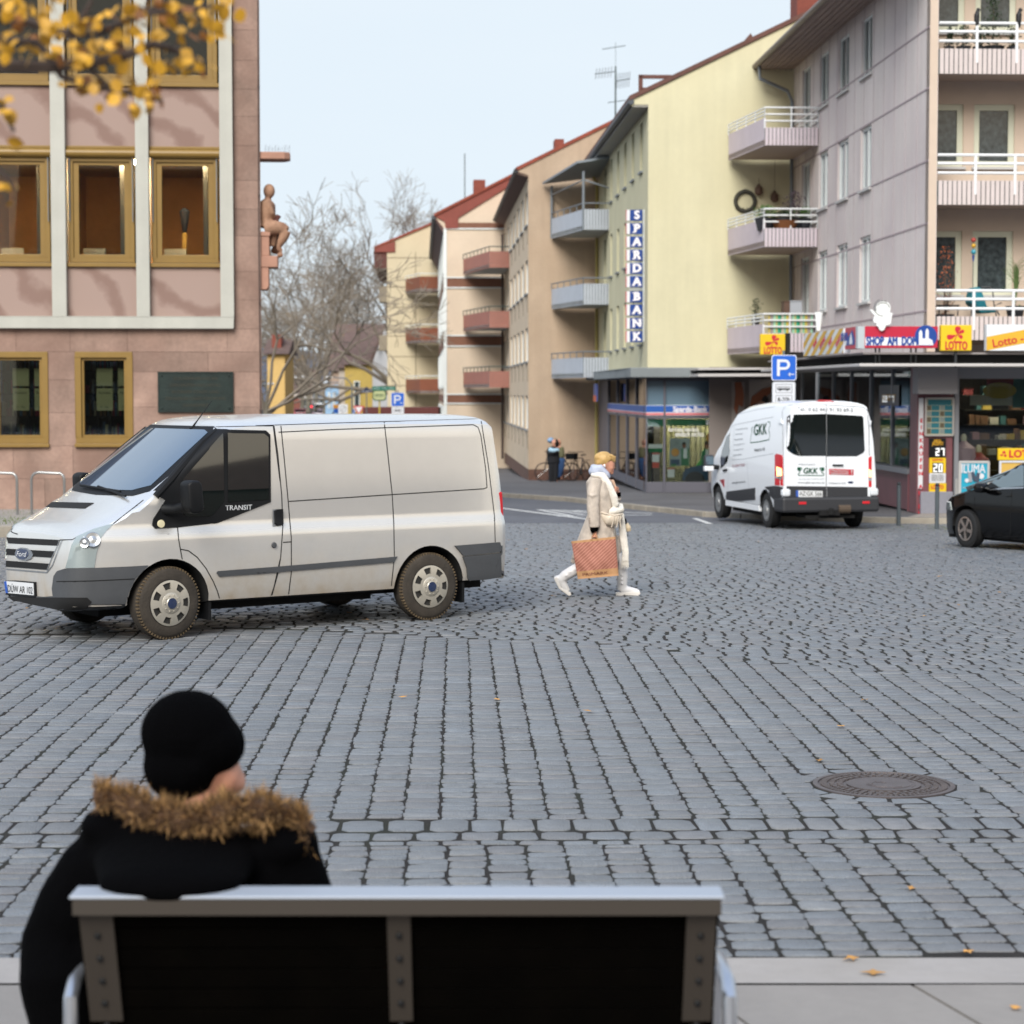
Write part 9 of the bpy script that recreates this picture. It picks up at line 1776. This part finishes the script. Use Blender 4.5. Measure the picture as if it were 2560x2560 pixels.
# things she carries
pb = thing('paper_bag', 'large brown paper carrier bag with red slanting stripes held by the woman', 'bag', wp); BD = -.27
def bagmat():
    m = mat('striped_paper', '#b28460', .8); n = m.node_tree.nodes; l = m.node_tree.links.new; t = n.new('ShaderNodeTexCoord'); s_ = n.new('ShaderNodeSeparateXYZ'); l(t.outputs['Object'], s_.inputs[0])
    a1 = n.new('ShaderNodeMath'); a1.operation = 'MULTIPLY_ADD'; l(s_.outputs[0], a1.inputs[0]); a1.inputs[1].default_value = -.9; l(s_.outputs[2], a1.inputs[2]); b1 = n.new('ShaderNodeMath'); b1.operation = 'MULTIPLY'; l(a1.outputs[0], b1.inputs[0]); b1.inputs[1].default_value = 25; f1 = n.new('ShaderNodeMath'); f1.operation = 'FRACT'; l(b1.outputs[0], f1.inputs[0])
    r1 = n.new('ShaderNodeValToRGB'); r1.color_ramp.interpolation = 'LINEAR'; e = r1.color_ramp.elements; e[0].position = .45; e[0].color = (*lin('#ac7664'), 1); e[1].position = .55; e[1].color = (*lin('#8a5547'), 1); l(f1.outputs[0], r1.inputs[0]); l(r1.outputs[0], n['Principled BSDF'].inputs['Base Color']); return m
m_kraft = mat('kraft_paper', '#a97f57', .8, var=.08, vs=8)
cor = [(360, 1165), (870, 1110), (905, 1560), (435, 1600)]; N1, N2 = 18, 16; rb_ = random.Random(4)
def bagpt(u, v, side):
    x = (cor[0][0] * (1 - u) + cor[1][0] * u) * (1 - v) + (cor[3][0] * (1 - u) + cor[2][0] * u) * v; y = (cor[0][1] * (1 - u) + cor[1][1] * u) * (1 - v) + (cor[3][1] * (1 - u) + cor[2][1] * u) * v
    d = .03 + .075 * min(1, v * 1.6) * (math.sin(PI * min(max(u, .02), .98)) ** .35) + .014 * math.sin(u * 9 + v * 5) * v + .008 * math.sin(u * 23 - v * 13); return O_.p(x, y, BD + (-d if side == 0 else d * .8))
for nm, mm, v0, v1 in (('rim', m_kraft, 0, .06), ('body', bagmat(), .06, .8), ('base', m_kraft, .8, 1.0)):
    mb = MB(); n2 = max(2, int(N2 * (v1 - v0)))
    for side in (0, 1):
        vs_ = [bagpt(i / N1, v0 + (v1 - v0) * j / n2, side) for j in range(n2 + 1) for i in range(N1 + 1)]; mb.add(vs_, [(j * (N1 + 1) + i, j * (N1 + 1) + i + 1, (j + 1) * (N1 + 1) + i + 1, (j + 1) * (N1 + 1) + i) for j in range(n2) for i in range(N1)])
    for u in (0, 1): vs_ = [bagpt(u, v0 + (v1 - v0) * j / n2, s2) for j in range(n2 + 1) for s2 in (0, 1)]; mb.add(vs_, [(j * 2, j * 2 + 1, j * 2 + 3, j * 2 + 2) for j in range(n2)])
    if v1 == 1: vs_ = [bagpt(i / N1, 1, s2) for i in range(N1 + 1) for s2 in (0, 1)]; mb.add(vs_, [(i * 2, i * 2 + 1, i * 2 + 3, i * 2 + 2) for i in range(N1)])
    mb.build(nm, mm, pb, smooth=2, norm=False)
mb = MB(); vs_, fs = textpts('PRIMARK', 1, bold=.01); xs = [v[0] for v in vs_]; ys = [v[1] for v in vs_]
out = [bagpt(.13 + .62 * (v[0] - min(xs)) / (max(xs) - min(xs)), .93 - .07 * (v[1] - min(ys)) / (max(ys) - min(ys)), 0) + V((0, -.004, 0)) for v in vs_]; mb.add(out, fs); mb.build('lettering', mat('print_brown', '#6b3b2d', .7), pb, norm=False)
for d in (-.04, .03): mb = MB(); O_.tube(mb, [(592, 1155, 6, BD + d), (600, 1100, 6, BD + d * .5), (628, 1088, 6, BD), (650, 1100, 6, BD + d * .5), (662, 1150, 6, BD + d)], 6); mb.build('handle', m_kraft, pb)
hb = thing('small_handbag', 'small beige handbag with a black strap hanging behind the scarf', 'bag', wp)
mb = MB(); O_.tube(mb, [(985, 960, (30, 40), .1), (1005, 1010, (44, 60), .1), (1008, 1052, (40, 50), .1)], 12); skin_fig(mb, 'body', mat('beige_leather', '#d8c3a0', .5), hb, .009, 1); mb = MB(); O_.tube(mb, [(955, 870, 10, .05), (985, 920, 12, .06), (990, 970, 12, .07)], 6); mb.build('strap', m_blk, hb)
wl_ = thing('folded_wallet', 'beige folded wallet held up at her chest by the woman', 'wallet', wp); mb = MB(); P2 = [O_.p(*q, 0) for q in ((812, 458), (848, 455), (880, 545), (862, 560))]; mb.prism([(q.x, q.z) for q in P2], 'y', -.03, .02); mb.build('cover', mat('wallet_beige', '#b89a83', .6), wl_, bevel=.004)

# ---------------- two people and bicycles by the beige wall
YP = 79.0; I_g = gz(YP) + .12
def small_person(label, hx, hy, foot, parts, extra, hr=(24, 26, 30)):
    o0 = V((at('I', hx, hy, YP).x, YP, I_g)); q = PX('I', YP, o0); q.q = YP / FPX / 3.578; o = thing('person', label, 'person', o0); dz = (at('I', hx, foot, YP).z - I_g)
    bd = MB(); q.ball(bd, hx, hy, hr); q.tube(bd, [(hx, hy + 20, 14), (hx, hy + 50, 26)]); q.tube(bd, [(hx, hy + 45, (44, 26)), (hx, hy + 150, (38, 26)), (hx, hy + 200, (42, 28))])
    for s_ in (-1, 1): q.tube(bd, [(hx + s_ * 16, hy + 190, 24), (hx + s_ * 18, hy + 270, 19), (hx + s_ * 20, foot - 8, 12)]); q.tube(bd, [(hx + s_ * 20, foot - 8, 10), (hx + s_ * 20 + 8, foot - 5, 8, -.15)])
    remesh(bd, 'body', m_skin, o, .03, 1)
    for nm, mm, sh in parts:
        mb = MB()
        for s2 in sh: q.tube(mb, s2)
        remesh(mb, nm, mm, o, .03, 2)
    for z_ in o.children: pass
    return o
m_navy = mat('dark_navy', '#0e1017', .85); m_lblue = mat('pale_blue_cloth', '#9fc0d4', .85); m_jeans = mat('blue_jeans', '#3f5f8f', .85); m_olive = mat('olive_jacket', '#6b6a4f', .85)
small_person('person with crossed arms in a black and pale blue jacket by the bicycles', 306, 882, 1252,
    [('jacket', m_navy, [[(300, 925, (50, 32)), (298, 1000, (56, 36)), (300, 1070, (58, 38))], [(255, 950, 20), (250, 985, 20, -.05), (300, 975, 18, -.18), (345, 960, 16, -.15)]]),
     ('shoulder_panel', m_lblue, [[(262, 945, 24, -.08), (300, 955, 20, -.17), (345, 950, 22, -.1)]]),
     ('trousers', m_navy, [[(285, 1060, 32), (278, 1150, 26), (276, 1235, 20)], [(318, 1060, 32), (320, 1150, 26), (316, 1235, 20)]]),
     ('hair', mat('dark_hair', '#1c1612'), [[(306, 868, (34, 32)), (318, 885, (34, 34), .05), (330, 915, (24, 28), .1)]]), ('scarf', m_blk, [[(300, 912, (30, 26)), (302, 928, (30, 26))]]),
     ('shoe', mat('grey_shoe', '#5b6470', .7), [[(275, 1245, 16), (268, 1252, 13, -.3)], [(318, 1243, 16), (312, 1250, 13, -.3)]])], None)
YP = 80.0
o = small_person('person in blue jeans and a pale helmet half hidden behind the other', 345, 880, 1210,
    [('jacket', m_olive, [[(350, 925, (42, 30)), (362, 980, (40, 34)), (365, 1020, (36, 34))]]), ('trousers', m_jeans, [[(362, 1020, 34), (358, 1110, 27), (348, 1195, 22)], [(378, 1020, 30), (372, 1110, 24), (352, 1195, 20)]]), ('shoe', m_navy, [[(350, 1200, 18), (342, 1208, 14, -.3)]])], None)
hl = thing('bicycle_helmet', 'pale blue cycling helmet just left of the standing pair', 'helmet', V((at('I', 275, 862, 79.6).x, 79.6, at('I', 275, 862, 79.6).z))); mb = MB(); mb.ball((0, 0, 0), (.13, .15, .11)); mb.build('shell', mat('helmet_blue', '#7f9fc0', .4), hl, smooth=2); mb = MB(); mb.lathe([(.125, -.04), (.128, -.06), (.11, -.06)], n=16); mb.build('rim', m_blk, hl)
def bicycle(label, x, y, Y, yaw, col, basket=False, lean_=0):
    c = at('I', x, y, Y); o = thing('bicycle', label, 'bicycle', (c.x, Y, gz(Y) + .12), math.radians(yaw)); R_ = .34; WBb = 1.05; fm = mat('bike_' + col[1:], col, .4)
    for i, wx in enumerate((0, WBb)):
        mb = MB(); mb.tube([(wx + R_ * math.cos(t * PI / 14), 0, R_ + R_ * math.sin(t * PI / 14)) for t in range(29)], .02, 6); w_ = mb.build('wheel', m_tyre, o); mb = MB()
        for t in range(10): a = t * PI / 5; mb.tube([(wx, 0, R_), (wx + R_ * math.cos(a), 0, R_ + R_ * math.sin(a))], .003, 3)
        mb.build('spokes', m_steel, w_)
    mb = MB(); hd_, bb_, st_2 = (.18, 0, .85), (.6, 0, .3), (.78, 0, .85)
    for p, q in ((hd_, bb_), (bb_, st_2), (hd_, st_2), (bb_, (WBb, 0, R_)), (st_2, (WBb, 0, R_)), ((.14, 0, .98), (0, 0, R_))): mb.tube([p, q], .02, 6)
    mb.build('frame', fm, o); mb = MB(); mb.tube([(.14, 0, .95), (.12, 0, 1.08), (.1, -.28, 1.1), (.2, -.32, 1.08)], .014, 5); mb.tube([(.12, 0, 1.08), (.1, .28, 1.1), (.2, .32, 1.08)], .014, 5); mb.build('handlebar', m_blk, o)
    mb = MB(); mb.prism([(.68, .93), (.95, .95), (.95, .99), (.7, .97)], 'y', -.07, .07); mb.build('saddle', m_blk, o, bevel=.02); mb = MB(); mb.box(.55, .58, -.12, .12, .28, .3); mb.lathe([(.09, -.03), (.09, -.02)], (.6, 0, .3), ax='y', n=14); mb.build('crank', m_steel, o)
    if basket: mb = MB(); mb.prism([(-.3, .82), (.02, .82), (.06, 1.05), (-.34, 1.05)], 'y', -.17, .17); mb.build('basket', m_blk, o)
    mb = MB(); mb.box(WBb - .05, WBb + .3, -.06, .06, .74, .76); mb.build('carrier', m_blk, o); return o
bicycle('dark bicycle in profile behind the person with crossed arms', 215, 1000, 79.9, 12, '#23262c')
bicycle('bicycle with a front basket leaning at the beige wall, right of the pair', 478, 1000, 79.9, 62, '#3a2d33', True)
